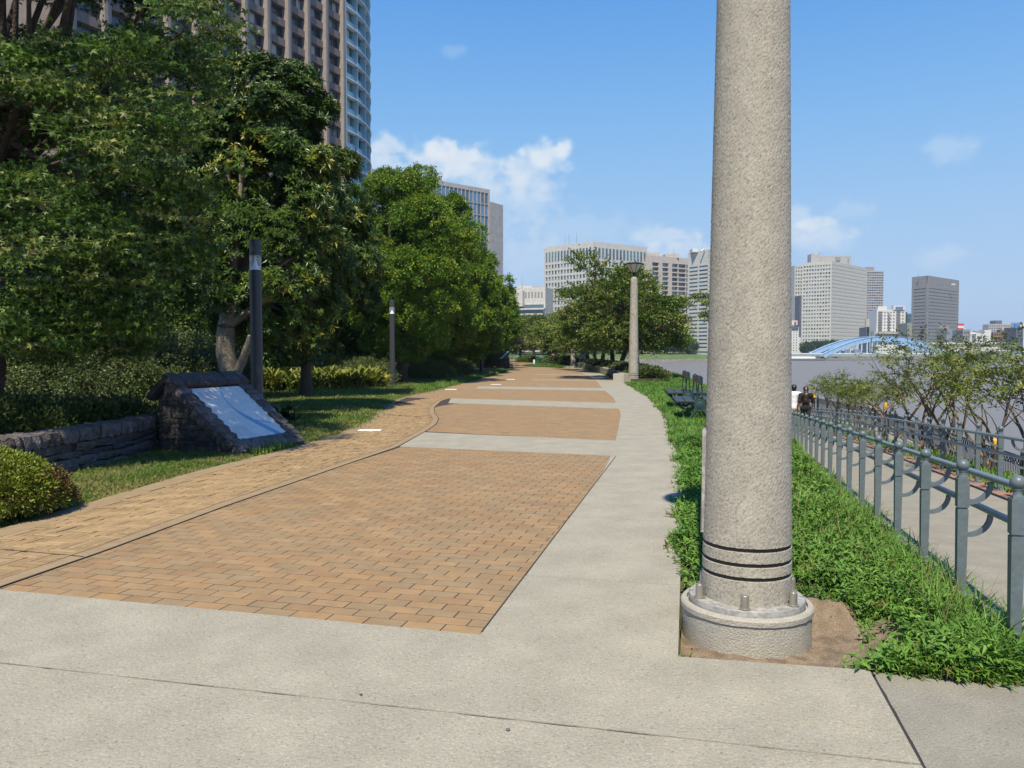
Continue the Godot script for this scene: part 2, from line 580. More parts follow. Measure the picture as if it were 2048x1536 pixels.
# ---------- ground sheets ----------
func ground() -> void:
	# the land the promenade lies on, under lawn and paving
	var p := PackedVector2Array()
	p.append(Vector2(-900, 60)); p.append(Vector2(.6, 60))
	for q in XE:
		p.append(Vector2(q.y - .35, -q.x))
	p.append(Vector2(-60, -260)); p.append(Vector2(-240, -420)); p.append(Vector2(-900, -420))
	var m := MB.new()
	m.slab(p, -.10, 4.5)
	struct("ground", m, M.turf_soil, "dark soil under the trees and lawns")
	# lawn beside the path: a low uneven sheet
	m = MB.new()
	var rows := []
	var d := -8.0
	while d < 150.0:
		rows.append(d)
		d += .5 if d < 34 else 4.0
	var xs := [-.12, 0.04, .3, .7, 1.2, 1.8, 2.5, 3.4, 4.5, 6, 8, 11, 15, 20, 28, 40, 70]
	for r in rows:
		for x in xs:
			var xx: float = xl(r) - x
			var hh := lawn_height(xx, r)
			m.vert(Vector3(xx, hh, -r), Vector3.UP)
	for a in rows.size() - 1:
		for b in xs.size() - 1:
			var q := a * xs.size() + b
			var nx := xs.size()
			# x falls with b, z falls with a
			m.i.append_array([q, q + 1, q + nx, q + 1, q + nx + 1, q + nx])
	struct("lawn", m, M.turf_soil, "mown lawn along the brick path under the trees")
	# grass bank between path and river
	m = MB.new()
	var cols := 34
	rows = []
	d = 3.86
	while d < 150.0:
		rows.append(d)
		d += .22 if d < 12 else (.6 if d < 40 else 3.0)
	for r in rows:
		var x0: float = xe(r) - .02
		var x1: float = interp(XRIV, r) - .9
		var near := xr(r)
		for c in cols:
			var f := float(c) / (cols - 1)
			var x := lerpf(x0, near, f / .55) if f < .55 else lerpf(near, maxf(x1, near + 2.6), (f - .55) / .45)
			m.vert(Vector3(x, right_height(x, r) - (.07 * (1.0 - smoothstep(.72, 1.0, Vector2(x - .33, r - 4.25).length())) if r < 5.05 else 0.0), -r), Vector3.UP)
	for a in rows.size() - 1:
		for b in cols - 1:
			var q := a * cols + b
			# x rises with b, z falls with a
			m.i.append_array([q, q + cols, q + 1, q + 1, q + cols, q + cols + 1])
	smooth(m)
	for q in m.v.size():
		pass
	struct("riverbank", m, M.turf_soil, "grass bank falling from the promenade to the river walk")
	# soil bed round the pillar foot: same form, a little higher
	m = MB.new()
	var n := 44
	for a in n + 1:
		for b in n + 1:
			var x := lerpf(-.055, 1.18, float(a) / n)
			var dd := lerpf(3.85, 5.05, float(b) / n)
			var q := Vector2(x - .33, dd - 4.25).length()
			var over := .022 + noise.get_noise_2d(x * 240, dd * 240) * .012 - smoothstep(.62, .95, q + noise.get_noise_2d(x * 90 + 50, dd * 90) * .25) * .075
			m.vert(Vector3(x, right_height(x, dd) + over, -dd), Vector3.UP)
	for a in n:
		for b in n:
			var q := a * (n + 1) + b
			m.i.append_array([q, q + 1, q + n + 1, q + n + 1, q + 1, q + n + 2])
	smooth(m)
	struct("bare_soil", m, M.soil, "bare brown soil around the foot of the big pillar")
	# river walk, quay wall
	m = MB.new()
	p = PackedVector2Array()
	for q in XRIV:
		p.append(Vector2(q.y - 1.1, -q.x))
	for k in range(XRIV.size() - 1, -1, -1):
		p.append(Vector2(XRIV[k].y + .5, -XRIV[k].x))
	m.slab(p, -2.62, 2.0)
	struct("river_walk", m, M.old_concrete, "narrow concrete walk at the water's edge")
	# water
	m = MB.new()
	m.slab(PackedVector2Array([Vector2(-1500, 300), Vector2(3000, 300), Vector2(3000, -3500), Vector2(-1500, -3500)]), -3.6, 0)
	struct("river_water", m, M.water, "calm grey river water")
	# opposite shore: revetment, then land to the horizon
	var a0 := at_depth(560, 704, 430)
	var a1 := at_depth(1425, 704, 415)
	var a2 := at_depth(1600, 704, 560)
	var a3 := at_depth(2300, 704, 640)
	var shore := [Vector2(-900, -560), Vector2(a0.x, a0.z), Vector2(a1.x, a1.z), Vector2(a2.x, a2.z), Vector2(a3.x, a3.z), Vector2(3500, -560)]
	var steps := [[0.0, -4.2], [2.5, -3.0], [4.0, -2.2], [9.0, -1.9], [40.0, -.2], [70.0, .9]]
	m = MB.new()
	var m2 := MB.new()
	for s in steps.size() - 1:
		var mm := m if s < 2 else m2
		for k in shore.size() - 1:
			var q0: Vector2 = shore[k]
			var q1: Vector2 = shore[k + 1]
			var o := Vector2(0, -1)
			var f0: float = steps[s][0]
			var f1: float = steps[s + 1][0]
			mm.quad(Vector3(q0.x, steps[s][1], q0.y - f0), Vector3(q1.x, steps[s][1], q1.y - f0), Vector3(q1.x, steps[s + 1][1], q1.y - f1), Vector3(q0.x, steps[s + 1][1], q0.y - f1))
	struct("revetment", m, M.riprap, "stone revetment along the opposite shore")
	struct("far_lawn", m2, M.far_lawn, "wide lawn on the opposite shore")
	m = MB.new()
	for k in shore.size() - 1:
		var q0: Vector2 = shore[k]
		var q1: Vector2 = shore[k + 1]
		m.quad(Vector3(q0.x, .9, q0.y - 70), Vector3(q1.x, .9, q1.y - 70), Vector3(q1.x, .9, -4200), Vector3(q0.x, .9, -4200))
	struct("far_land", m, M.old_concrete, "city ground on the opposite shore")

func lawn_height(x: float, d: float) -> float:
	var away := xl(d) - x
	return -.022 + smoothstep(0, .5, away) * .03 + noise.get_noise_2d(x * 14 + 90, d * 14) * .03 * smoothstep(0, 1.0, away) + smoothstep(6, 30, away) * .25

# normals from the faces of an indexed sheet
func smooth(m: MB) -> void:
	for k in m.n.size():
		m.n[k] = Vector3.ZERO
	for k in range(0, m.i.size(), 3):
		var a := m.v[m.i[k]]
		var nn := (m.v[m.i[k + 2]] - a).cross(m.v[m.i[k + 1]] - a)
		for q in 3:
			m.n[m.i[k + q]] += nn
	for k in m.n.size():
		m.n[k] = m.n[k].normalized()

# ---------- paving ----------
func strip_poly(da: float, db: float, fa: Callable, fb: Callable, n := 8) -> PackedVector2Array:
	var p := PackedVector2Array()
	for k in n + 1:
		var d := lerpf(da, db, float(k) / n)
		p.append(Vector2(fa.call(d), -d))
	for k in range(n, -1, -1):
		var d := lerpf(da, db, float(k) / n)
		p.append(Vector2(fb.call(d), -d))
	return p

# edge of the brick field next to the concrete strip
func xb(d: float) -> float:
	return xe(d) - interp([Vector2(3.9, .99), Vector2(11, .93), Vector2(20, 1.05), Vector2(30, 1.25), Vector2(40, 1.2), Vector2(90, 1.2)], d)
func xband(d: float) -> float: return interp(BR, d)

# points along an edge that is chipped a little
func worn(a: Vector2, b: Vector2, n: int) -> Array:
	var out := []
	var side := (b - a).orthogonal().normalized()
	for k in n + 1:
		var p := a.lerp(b, float(k) / n)
		var e := 0.0 if k == 0 or k == n else noise.get_noise_2d(p.x * 160, p.y * 160) * .006
		out.append(p + side * e)
	return out

# joins many bricks into one mesh; each has its own tint
func brick_pile(list: Array, tints: Array, y := 0.0) -> MB:
	var m := MB.new()
	for q in list:
		m.col = tints[rng.randi() % tints.size()] * rng.randf_range(.95, 1.05)
		if q is PackedVector2Array:
			m.slab(q, y + rng.randf_range(-.0006, .0008), .03)
		else:
			m.cbox(Vector3(q[0].x, y - .015 + rng.randf_range(-.0006, .0008), q[0].y), q[1], .0015, q[2], false)
	return m

func paving() -> void:
	var m := MB.new()
	# bed under the bricks, seen in the joints
	m.slab(strip_poly(-8, 149, func(d): return xl(d) + .02, func(d): return xe(d) - .05, 60), -.0043, .08)
	struct("paving_bed", m, M.bed, "dark bedding under the pavers")
	# foreground slabs, parted by open joints
	m = MB.new()
	m.slab(PackedVector2Array([Vector2(-14, 9), Vector2(-14, -2.98)] + worn(Vector2(-3.15, -3.052), Vector2(.792, -3.004), 60) + [Vector2(.792, 9)]), 0, .1)
	var slab_a := struct("foreground_pavement", m, M.concrete, "washed concrete slab pavement in front of the brick field")
	m = MB.new()
	m.slab(PackedVector2Array([Vector2(-14, -2.992), Vector2(-14, -4.3), Vector2(-4.2, -4.022), Vector2(-1.06, -3.915), Vector2(-1.06, -5.03), Vector2(-.072, -5.03), Vector2(-.062, -3.84), Vector2(.792, -3.868)] + worn(Vector2(.792, -3.016), Vector2(-3.15, -3.064), 60)), 0, .1)
	part(slab_a, "pavement_slab", m, M.concrete)
	m = MB.new()
	m.slab(PackedVector2Array(worn(Vector2(.806, 9), Vector2(.806, -3.868), 150) + [Vector2(1.42, -3.868), Vector2(6, -3.92), Vector2(6, 9)]), -.004, .1)
	part(slab_a, "pavement_slab", m, M.old_concrete)
	m = MB.new()
	m.slab(PackedVector2Array([Vector2(-14, -2.95), Vector2(-14, -3.03), Vector2(-3.15, -3.09), Vector2(.81, -3.04), Vector2(.81, -2.98), Vector2(-3.15, -3.03)]), -.006, .06)
	m.slab(PackedVector2Array([Vector2(.78, 9), Vector2(.78, -3.86), Vector2(.815, -3.86), Vector2(.815, 9)]), -.0075, .06)
	part(slab_a, "joint_filler", m, M.joint_filler)
	# concrete strip at the edge of the path, in lengths
	var d := 5.036
	var strip: MeshInstance3D = null
	var first := true
	while d < 86.0:
		var l := 1.9 if d < 14 else 4.0
		m = MB.new()
		m.slab(strip_poly(d, d + l - .006, func(x): return xb(x), func(x): return xe(x), 4), 0, .1)
		if first:
			strip = struct("edge_pavement", m, M.concrete, "pale concrete strip between bricks and grass")
			first = false
		else:
			part(strip, "pavement_slab", m, M.concrete)
		d += l
	# cross strips of concrete
	var cross := [[Vector2(-1.05, 11.16), Vector2(-4.40, 11.56), Vector2(-4.74, 13.70), Vector2(-1.17, 13.06)], [Vector2(-1.68, 20.45), Vector2(-6.80, 21.72), Vector2(-7.40, 23.95), Vector2(-2.08, 22.82)], [Vector2(-3.2, 30.0), Vector2(-8.4, 30.6), Vector2(-8.9, 32.6), Vector2(-3.5, 32.0)], [Vector2(-4.7, 39.9), Vector2(-8.2, 40.6), Vector2(-8.4, 41.6), Vector2(-4.9, 40.9)], [Vector2(-6.4, 49.4), Vector2(-10, 50.1), Vector2(-10.2, 51.1), Vector2(-6.6, 50.4)]]
	first = true
	var cs: MeshInstance3D = null
	for q in cross:
		m = MB.new()
		var p := PackedVector2Array()
		for c in q:
			p.append(Vector2(c.x, -c.y))
		m.slab(p, .003, .05)
		if first:
			cs = struct("cross_pavement", m, M.concrete, "pale concrete bands crossing the brick path")
			first = false
		else:
			part(cs, "pavement_slab", m, M.concrete)
	# first brick field: single bricks near the eye, the others joined
	var field := PackedVector2Array([Vector2(-1.0, -3.9), Vector2(-4.15, -4.03)])
	for q in BR:
		if q.x > 4.2 and q.x < 11.4:
			field.append(Vector2(q.y + .016, -q.x))
	field.append(Vector2(-4.36, -11.62)); field.append(Vector2(-1.0, -11.2))
	var tints := [Color(0.393, 0.262, 0.133), Color(0.42, 0.267, 0.13), Color(0.363, 0.255, 0.137), Color(0.382, 0.245, 0.123), Color(0.372, 0.265, 0.146), Color(0.427, 0.283, 0.145)]
	var holder := Node3D.new()
	holder.name = "brick_path"
	add_child(holder)
	tag(holder, "tan brick paving laid in running bond", "", "", "structure")
	var whole := MB.new()
	whole.cbox(Vector3.ZERO, Vector3(.2125, .03, .1025), .0015, Basis(), false)
	var brick_mesh := whole.mesh()
	brick_field(holder, field, Vector2(-1.062, -3.92), deg_to_rad(-2.0), 72, 18, brick_mesh, 300, tints)
	# second and third fields: joined
	var f2 := PackedVector2Array([Vector2(-1.0, -13.0), Vector2(-1.5, -20.5), Vector2(-6.8, -21.8)])
	for k in range(BR.size() - 1, -1, -1):
		if BR[k].x > 13.7 and BR[k].x < 21.7:
			f2.append(Vector2(BR[k].y + .016, -BR[k].x))
	brick_field(holder, f2, Vector2(-1.0, -13.0), deg_to_rad(-8.0), 84, 30, brick_mesh, 0, tints)
	var f3 := PackedVector2Array([Vector2(-1.85, -22.7), Vector2(-3.0, -30.1), Vector2(-8.4, -30.7), Vector2(-9.66, -29.5), Vector2(-9.1, -24.2), Vector2(-7.4, -23.9)])
	brick_field(holder, f3, Vector2(-1.8, -22.7), deg_to_rad(-9.0), 84, 44, brick_mesh, 0, tints)
	# farther on the bricks cannot be told apart
	m = MB.new()
	m.slab(strip_poly(30.2, 149, func(x): return xl(x) + .03, func(x): return xb(x), 50), -.001, .05)
	part(holder, "far_brick_paving", m, M.brick_far)
	# edging band in herringbone, kept between two smooth borders
	var band := PackedVector2Array()
	var bl := func(x): return xl(x) + .22
	var br := func(x): return xband(x) - .125
	band = strip_poly(3.95, 25.0, bl, br, 40)
	var bh := Node3D.new()
	bh.name = "herringbone_path"
	add_child(bh)
	tag(bh, "yellowish herringbone brick band along the lawn", "", "", "structure")
	herringbone(bh, band, 300)
	m = MB.new()
	m.slab(strip_poly(3.95, 24.4, func(x): return xband(x) - .125, func(x): return xband(x), 60), .002, .04)
	part(bh, "border", m, M.border)
	m = MB.new()
	m.slab(strip_poly(3.9, 31.0, func(x): return xl(x) - .02 + noise.get_noise_1d(x * 60) * .03, func(x): return xl(x) + .22, 120), .002, .06)
	part(bh, "border", m, M.border)
	m = MB.new()
	m.slab(strip_poly(3.98, 23.4, func(x): return xband(x), func(x): return xband(x) + .013 + noise.get_noise_1d(x * 90) * .006, 120), .0035, .03)
	m.slab(strip_poly(4.0, 23.4, func(x): return xband(x) - .131, func(x): return xband(x) - .125, 80), .0035, .03)
	m.slab(PackedVector2Array([Vector2(-1.064, -3.95), Vector2(-1.056, -3.95), Vector2(-1.045, -11.1), Vector2(-1.054, -11.1)]), .0035, .03)
	m.slab(PackedVector2Array([Vector2(-5.35, -4.86), Vector2(-5.35, -4.87), Vector2(-4.2, -4.80), Vector2(-4.2, -4.79)]), .006, .03)
	m.slab(PackedVector2Array([Vector2(-6.9, -17.36), Vector2(-6.9, -17.40), Vector2(-5.65, -16.76), Vector2(-5.65, -16.72)]), .006, .03)
	part(bh, "joint_filler", m, M.joint_filler)
	# white plates let into the path edge
	var k := 0
	for q in [[740, 861, .42, .22], [902, 779, .45, .3], [992, 769, .45, .3], [1021, 759, .45, .35]]:
		m = MB.new()
		m.cbox(Vector3(0, .004, 0), Vector3(q[2], .02, q[3]), .004)
		var o := solo("ground_plate", m, M.white_paint, ["white rectangular plate let into the herringbone band beside the sign plinth", "white plate let into the path edge past the second dark bollard light", "white plate let into the path edge among the tree shadows", "white plate in the path edge close to the slanted black board"][k], "plate", on_level(q[0], q[1], 0.0), "white plates along the path edge")
		o.rotation.y = .2
		k += 1
	solo("manhole_cover", manhole(), M.old_concrete, "round grey manhole cover in the far brick paving", "manhole cover", on_level(1086, 771, .004))

func manhole() -> MB:
	var m := MB.new()
	m.lathe([Vector2(.45, -.02), Vector2(.45, .006), Vector2(.45, .006), Vector2(.40, .008), Vector2(.40, .008), Vector2(.38, .003), Vector2(.38, .003), Vector2(.02, .005), Vector2(.0, .005)], 28)
	return m

func brick_field(holder: Node3D, field: PackedVector2Array, origin: Vector2, turn: float, rows: int, across: int, brick_mesh: Mesh, singles: int, tints: Array) -> void:
	var b := Basis(Vector3.UP, turn)
	var ux := Vector2(b.x.x, b.x.z) * -1.0   # towards the lawn
	var uz := Vector2(b.z.x, b.z.z) * -1.0   # ahead
	var left := []
	var made := 0
	for r in rows:
		for c in range(-2, across):
			var mid := origin + uz * (.055 + r * .11) + ux * (.11 + c * .22 + (.11 if r % 2 else 0.0))
			var p := PackedVector2Array()
			for s in [Vector2(-1, -1), Vector2(1, -1), Vector2(1, 1), Vector2(-1, 1)]:
				p.append(mid + ux * s.x * .1062 + uz * s.y * .0512)
			var inside := 0
			for q in p:
				if Geometry2D.is_point_in_polygon(q, field):
					inside += 1
			if inside == 0:
				continue
			if inside == 4:
				if made < singles:
					var o := part(holder, "brick", brick_mesh, M["brick_%d" % (rng.randi() % 6)], Vector3(mid.x, -.018 + rng.randf_range(-.0006, .0008), mid.y), b * Basis(Vector3.RIGHT, rng.randf_range(-.006, .006)))
					made += 1
				else:
					left.append([mid, Vector3(.2125, .03, .1025), b])
			else:
				for piece in Geometry2D.intersect_polygons(p, field):
					if piece.size() >= 3:
						left.append(piece)
	var o := part(holder, "bricks_in_the_distance", brick_pile(left, tints, -.003), M.brick_mix)
	o.set_meta("kind", "stuff")

func herringbone(holder: Node3D, band: PackedVector2Array, singles: int) -> void:
	var w := .058
	var n := 4
	var cut := []
	var full := []
	for j in range(0, 400):
		for i in range(-140, 30):
			# one lying and one standing brick for every step of the lattice (1,1),(2n,0)
			if posmod(i - j, 2 * n) != 0:
				continue
			for kind in 2:
				var lo := Vector2(i, j) if kind == 0 else Vector2(i - 1, j)
				var size := Vector2(n, 1) if kind == 0 else Vector2(1, n)
				var a := Vector2(lo.x * w, -(lo.y * w) - 3.9)
				var e := Vector2((lo.x + size.x) * w, -((lo.y + size.y) * w) - 3.9)
				var mid := (a + e) * .5
				var dd := -mid.y
				if dd > 25.2 or mid.x > xband(dd) + .1 or mid.x < xl(dd):
					continue
				var h := (e - a).abs() * .5 - Vector2(.0035, .0035)
				var p := PackedVector2Array([mid + Vector2(-h.x, -h.y), mid + Vector2(h.x, -h.y), mid + Vector2(h.x, h.y), mid + Vector2(-h.x, h.y)])
				var inside := 0
				for q in p:
					if Geometry2D.is_point_in_polygon(q, band):
						inside += 1
				if inside == 4:
					full.append([mid, Vector3(h.x * 2, .03, h.y * 2), Basis()])
				elif inside > 0:
					for piece in Geometry2D.intersect_polygons(p, band):
						if piece.size() >= 3:
							cut.append(piece)
	full.sort_custom(func(x, y): return x[0].y > y[0].y)
	var mb := MB.new()
	mb.cbox(Vector3.ZERO, Vector3(w * n - .007, .03, w - .007), .004, Basis(), false)
	var lying := mb.mesh()
	for k in full.size():
		if k >= singles:
			cut.append(full[k])
			continue
		var q: Array = full[k]
		var turn := 0.0 if q[1].x > q[1].z else PI / 2
		part(holder, "brick", lying, M["edge_brick_%d" % (rng.randi() % 4)], Vector3(q[0].x, -.015 + rng.randf_range(-.002, .006), q[0].y), Basis(Vector3.UP, turn) * Basis(Vector3.RIGHT, rng.randf_range(-.05, .05)))
	var m := MB.new()
	var tints := [Color(0.451, 0.308, 0.154), Color(0.419, 0.286, 0.143), Color(0.474, 0.332, 0.171), Color(0.395, 0.272, 0.14)]
	for q in cut:
		m.col = tints[rng.randi() % 4] * rng.randf_range(.85, 1.1)
		var y := rng.randf_range(-.002, .006)
		if q is PackedVector2Array:
			m.slab(q, y, .03)
		else:
			m.cbox(Vector3(q[0].x, y - .015, q[0].y), q[1], .004, Basis(Vector3.RIGHT, rng.randf_range(-.03, .03)) * Basis(Vector3.BACK, rng.randf_range(-.03, .03)), false)
	var o := part(holder, "bricks_in_the_distance", m, M.brick_mix)
	o.set_meta("kind", "stuff")

# ---------- concrete lamp pillars ----------
func pillar_profile() -> Array:
	# radius by height, grooves at .275, .347, .425
	return [Vector2(.0, .238), Vector2(4.78, .162), Vector2(4.86, .152), Vector2(4.92, .13), Vector2(4.945, .10)]

func pillar_mesh(segs: int, cell: float, rough: float, fine_to: float, sd: int) -> MB:
	var m := MB.new()
	var nz := FastNoiseLite.new()
	nz.seed = sd
	nz.frequency = 1.0
	nz.fractal_octaves = 2
	var ys := []
	var y := .10
	while y < 4.945:
		ys.append(y)
		y += cell if y < fine_to else .06
	for g in [.275, .347, .425]:
		for e in [-.0115, -.0105, .0105, .0115]:
			ys.append(g + e)
	ys.append(4.945)
	ys.sort()
	var prof := pillar_profile()
	var tab := []
	for q in prof:
		tab.append(q)
	for yy in ys:
		var r := interp(tab, yy)
		var groove := false
		for g in [.275, .347, .425]:
			if absf(yy - g) < .011:
				groove = true
		for s in segs + 1:
			var a := TAU * (s % segs) / segs
			var q := Vector3(cos(a) * .22, yy, sin(a) * .22)
			var k := nz.get_noise_3d(q.x * 150, q.y * 230, q.z * 150)
			var rr := r + (0.0 if rough == 0.0 else rough * k + rough * .5 * nz.get_noise_3d(q.x * 290, q.y * 330, q.z * 290))
			if groove:
				rr = r - .02
			var g2 := clampf(1.04 + k * .6 + rng.randf_range(-.34, .2), .35, 1.35)
			m.col = Color(g2, g2 * .995, g2 * .985)
			m.vert(Vector3(cos(a) * rr, yy, sin(a) * rr), Vector3(cos(a), 0, sin(a)))
	for k in ys.size() - 1:
		for s in segs:
			var a := k * (segs + 1) + s
			var b := a + segs + 1
			m.i.append_array([a, a + 1, b, a + 1, b + 1, b])
	smooth(m)
	# close the seam
	for k in ys.size():
		var a := k * (segs + 1)
		var nn := (m.n[a] + m.n[a + segs]).normalized()
		m.n[a] = nn
		m.n[a + segs] = nn
	return m

func lamp_head(o: Node3D) -> void:
	var neck := MB.new()
	neck.lathe([Vector2(.075, 4.93), Vector2(.06, 5.0), Vector2(.05, 5.06), Vector2(.05, 5.06), Vector2(.11, 5.10), Vector2(.13, 5.14), Vector2(.0, 5.14)], 20)
	part(o, "neck", neck, M.lamp_dark)
	var sides := 8
	var glass := MB.new()
	var ribs := MB.new()
	for s in sides:
		var a := TAU * s / sides + .2
		var b := TAU * (s + 1) / sides + .2
		var p0 := Vector3(cos(a) * .115, 5.13, sin(a) * .115)
		var p1 := Vector3(cos(b) * .115, 5.13, sin(b) * .115)
		var p2 := Vector3(cos(b) * .43, 5.52, sin(b) * .43)
		var p3 := Vector3(cos(a) * .43, 5.52, sin(a) * .43)
		glass.quad(p1, p0, p3, p2)
		ribs.tube([p0, p3], [.014, .014], 6)
	var g := part(o, "lamp_glass", glass, M.frosted)
	part(g, "rib", ribs, M.lamp_dark)
	var cap := MB.new()
	cap.lathe([Vector2(.43, 5.505), Vector2(.465, 5.515), Vector2(.465, 5.545), Vector2(.465, 5.545), Vector2(.30, 5.60), Vector2(.0, 5.625)], 32)
	part(o, "lamp_cap", cap, M.lamp_dark)

func lamps() -> void:
	var p := pillar_spot()
	var o := thing("lamp_pillar", "tall pebbled concrete lamp pillar standing in bare soil beside the pavement", "lamp post", p, 0.0)
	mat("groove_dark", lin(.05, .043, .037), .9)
	M.pebble_concrete.vertex_color_use_as_albedo = true
	part(o, "pillar_shaft", pillar_mesh(240, .006, .0030, 3.45, 31), M.pebble_concrete)
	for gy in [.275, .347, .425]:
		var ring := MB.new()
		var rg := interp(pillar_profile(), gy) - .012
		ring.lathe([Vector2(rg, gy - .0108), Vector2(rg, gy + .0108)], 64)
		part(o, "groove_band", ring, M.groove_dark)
	var drum := MB.new()
	drum.lathe([Vector2(.337, -.16), Vector2(.339, .066), Vector2(.339, .066), Vector2(.347, .067), Vector2(.347, .067), Vector2(.348, .092), Vector2(.348, .092), Vector2(.340, .103), Vector2(.340, .103), Vector2(.316, .105), Vector2(.316, .105), Vector2(.316, .085), Vector2(.316, .085), Vector2(.0, .085)], 72)
	# uneven cast drum
	for k in drum.v.size():
		var q := drum.v[k]
		if q.y < .075 and Vector2(q.x, q.z).length() > .2:
			var a := atan2(q.z, q.x)
			drum.v[k] = q * Vector3(1, 1, 1) + Vector3(cos(a), 0, sin(a)) * noise.get_noise_2d(a * 90, q.y * 300) * .006
	part(o, "foundation_drum", drum, M.base_concrete)
	var plate := MB.new()
	plate.lathe([Vector2(.306, .08), Vector2(.306, .128), Vector2(.300, .135), Vector2(.300, .135), Vector2(.0, .138)], 64)
	part(o, "base_plate", plate, M.metal_plate)
	var view := Vector3(0, 0, 0) - p
	var a0 := atan2(view.z, view.x) + .02
	for k in 6:
		var a := a0 + TAU * k / 6
		var bolt := MB.new()
		bolt.lathe([Vector2(.030, 0), Vector2(.030, .004), Vector2(.030, .004), Vector2(.021, .005), Vector2(.021, .005), Vector2(.0205, .064), Vector2(.016, .070), Vector2(.016, .070), Vector2(0, .071)], 18)
		part(o, "bolt_cap", bolt, M.steel_cap, Vector3(cos(a) * .274, .137, sin(a) * .274))
	# service hatch on the flank
	var hatch := MB.new()
	var ah := a0 + deg_to_rad(94)
	var n := 10
	for k in n:
		var a := ah + deg_to_rad(lerpf(-17, 17, float(k) / n))
		var b := ah + deg_to_rad(lerpf(-17, 17, float(k + 1) / n))
		for side in 2:
			var r0 := .246 if side == 0 else .215
			var y0 := .47
			var y1 := 1.03
			var q0 := Vector3(cos(a) * r0, y0, sin(a) * r0)
			var q1 := Vector3(cos(b) * r0, y0, sin(b) * r0)
			var q2 := Vector3(cos(b) * (r0 - .009), y1, sin(b) * (r0 - .009))
			var q3 := Vector3(cos(a) * (r0 - .009), y1, sin(a) * (r0 - .009))
			if side == 0: hatch.quad(q1, q0, q3, q2)
		for y in [.47, 1.03]:
			var ro := .246 if y < .5 else .237
			var c0 := Vector3(cos(a) * ro, y, sin(a) * ro)
			var c1 := Vector3(cos(b) * ro, y, sin(b) * ro)
			var c2 := Vector3(cos(b) * .21, y, sin(b) * .21)
			var c3 := Vector3(cos(a) * .21, y, sin(a) * .21)
			if y < .5: hatch.quad(c0, c1, c2, c3)
			else: hatch.quad(c1, c0, c3, c2)
	for s in [-17.0, 17.0]:
		var a := ah + deg_to_rad(s)
		hatch.box(Vector3(cos(a) * .226, .75, sin(a) * .226), Vector3(.034, .56, .004), Basis(Vector3.UP, -a))
	part(o, "service_hatch", hatch, M.metal_plate)
	lamp_head(o)
	# the same pillars farther on, standing in the paving edge
	var proto: Node3D = null
	var far := [[1267, 766, "concrete lamp pillar at the end of the kerbed tree bed"], [1146, 735, "concrete lamp pillar among the cherry trunks on a block base"], [1099, 723, "concrete lamp pillar behind the green litter bin"]]
	for k in far.size():
		var at := on_level(far[k][0], far[k][1], 0)
		if proto == null:
			proto = thing("lamp_pillar", far[k][2], "lamp post", at, .6, "lamp pillars along the promenade")
			part(proto, "pillar_shaft", pillar_mesh(48, .05, .004, 4.9, 33), M.pebble_concrete)
			var foot := MB.new()
			foot.lathe([Vector2(.36, -.05), Vector2(.36, .08), Vector2(.34, .10), Vector2(.34, .10), Vector2(.0, .12)], 40)
			part(proto, "foundation_drum", foot, M.base_concrete)
			lamp_head(proto)
		else:
			copy(proto, at, .6, far[k][2])

# ---------- the ramp and its two railings ----------
func ramp_surface() -> void:
	var m := MB.new()
	var d := 3.9
	while d < 60.0:
		var e := d + (.7 if d < 20 else 2.0)
		var a := Vector3(xr(d) - .12, ramp_y(d), -d)
		var b := Vector3(xr(d) + 1.78, ramp_y(d), -d)
		var a2 := Vector3(xr(e) - .12, ramp_y(e), -e)
		var b2 := Vector3(xr(e) + 1.78, ramp_y(e), -e)
		m.quad(a, b, b2, a2)
		m.quad(a + Vector3(0, -.2, 0), a, a2, a2 + Vector3(0, -.2, 0))
		d = e
	struct("ramp_path", m, M.ramp, "grey concrete ramp between the two railings")
	m = MB.new()
	d = 3.9
	while d < 60.0:
		var e := d + (.7 if d < 20 else 2.0)
		var k0 := xr(d) + 1.784
		var k1 := xr(e) + 1.784
		m.quad(Vector3(k0, ramp_y(d) + .01, -d), Vector3(k0 + .34, ramp_y(d) + .01, -d), Vector3(k1 + .34, ramp_y(e) + .01, -e), Vector3(k1, ramp_y(e) + .01, -e))
		m.quad(Vector3(k0, ramp_y(d) - .1, -d), Vector3(k0, ramp_y(d) + .01, -d), Vector3(k1, ramp_y(e) + .01, -e), Vector3(k1, ramp_y(e) - .1, -e))
		d = e
	struct("terracotta_kerb", m, M.terracotta, "terracotta tiled kerb under the outer railing")

func sq(m: MB, y0: float, w0: float, y1: float, w1: float) -> void:
	var lo := []
	var hi := []
	for s in [Vector2(-1, 1), Vector2(1, 1), Vector2(1, -1), Vector2(-1, -1)]:
		lo.append(Vector3(s.x * w0 * .5, y0, s.y * w0 * .5))
		hi.append(Vector3(s.x * w1 * .5, y1, s.y * w1 * .5))
	for k in 4:
		m.quad(lo[k], lo[(k + 1) % 4], hi[(k + 1) % 4], hi[k])
	m.quad(hi[0], hi[1], hi[2], hi[3])
	m.quad(lo[3], lo[2], lo[1], lo[0])

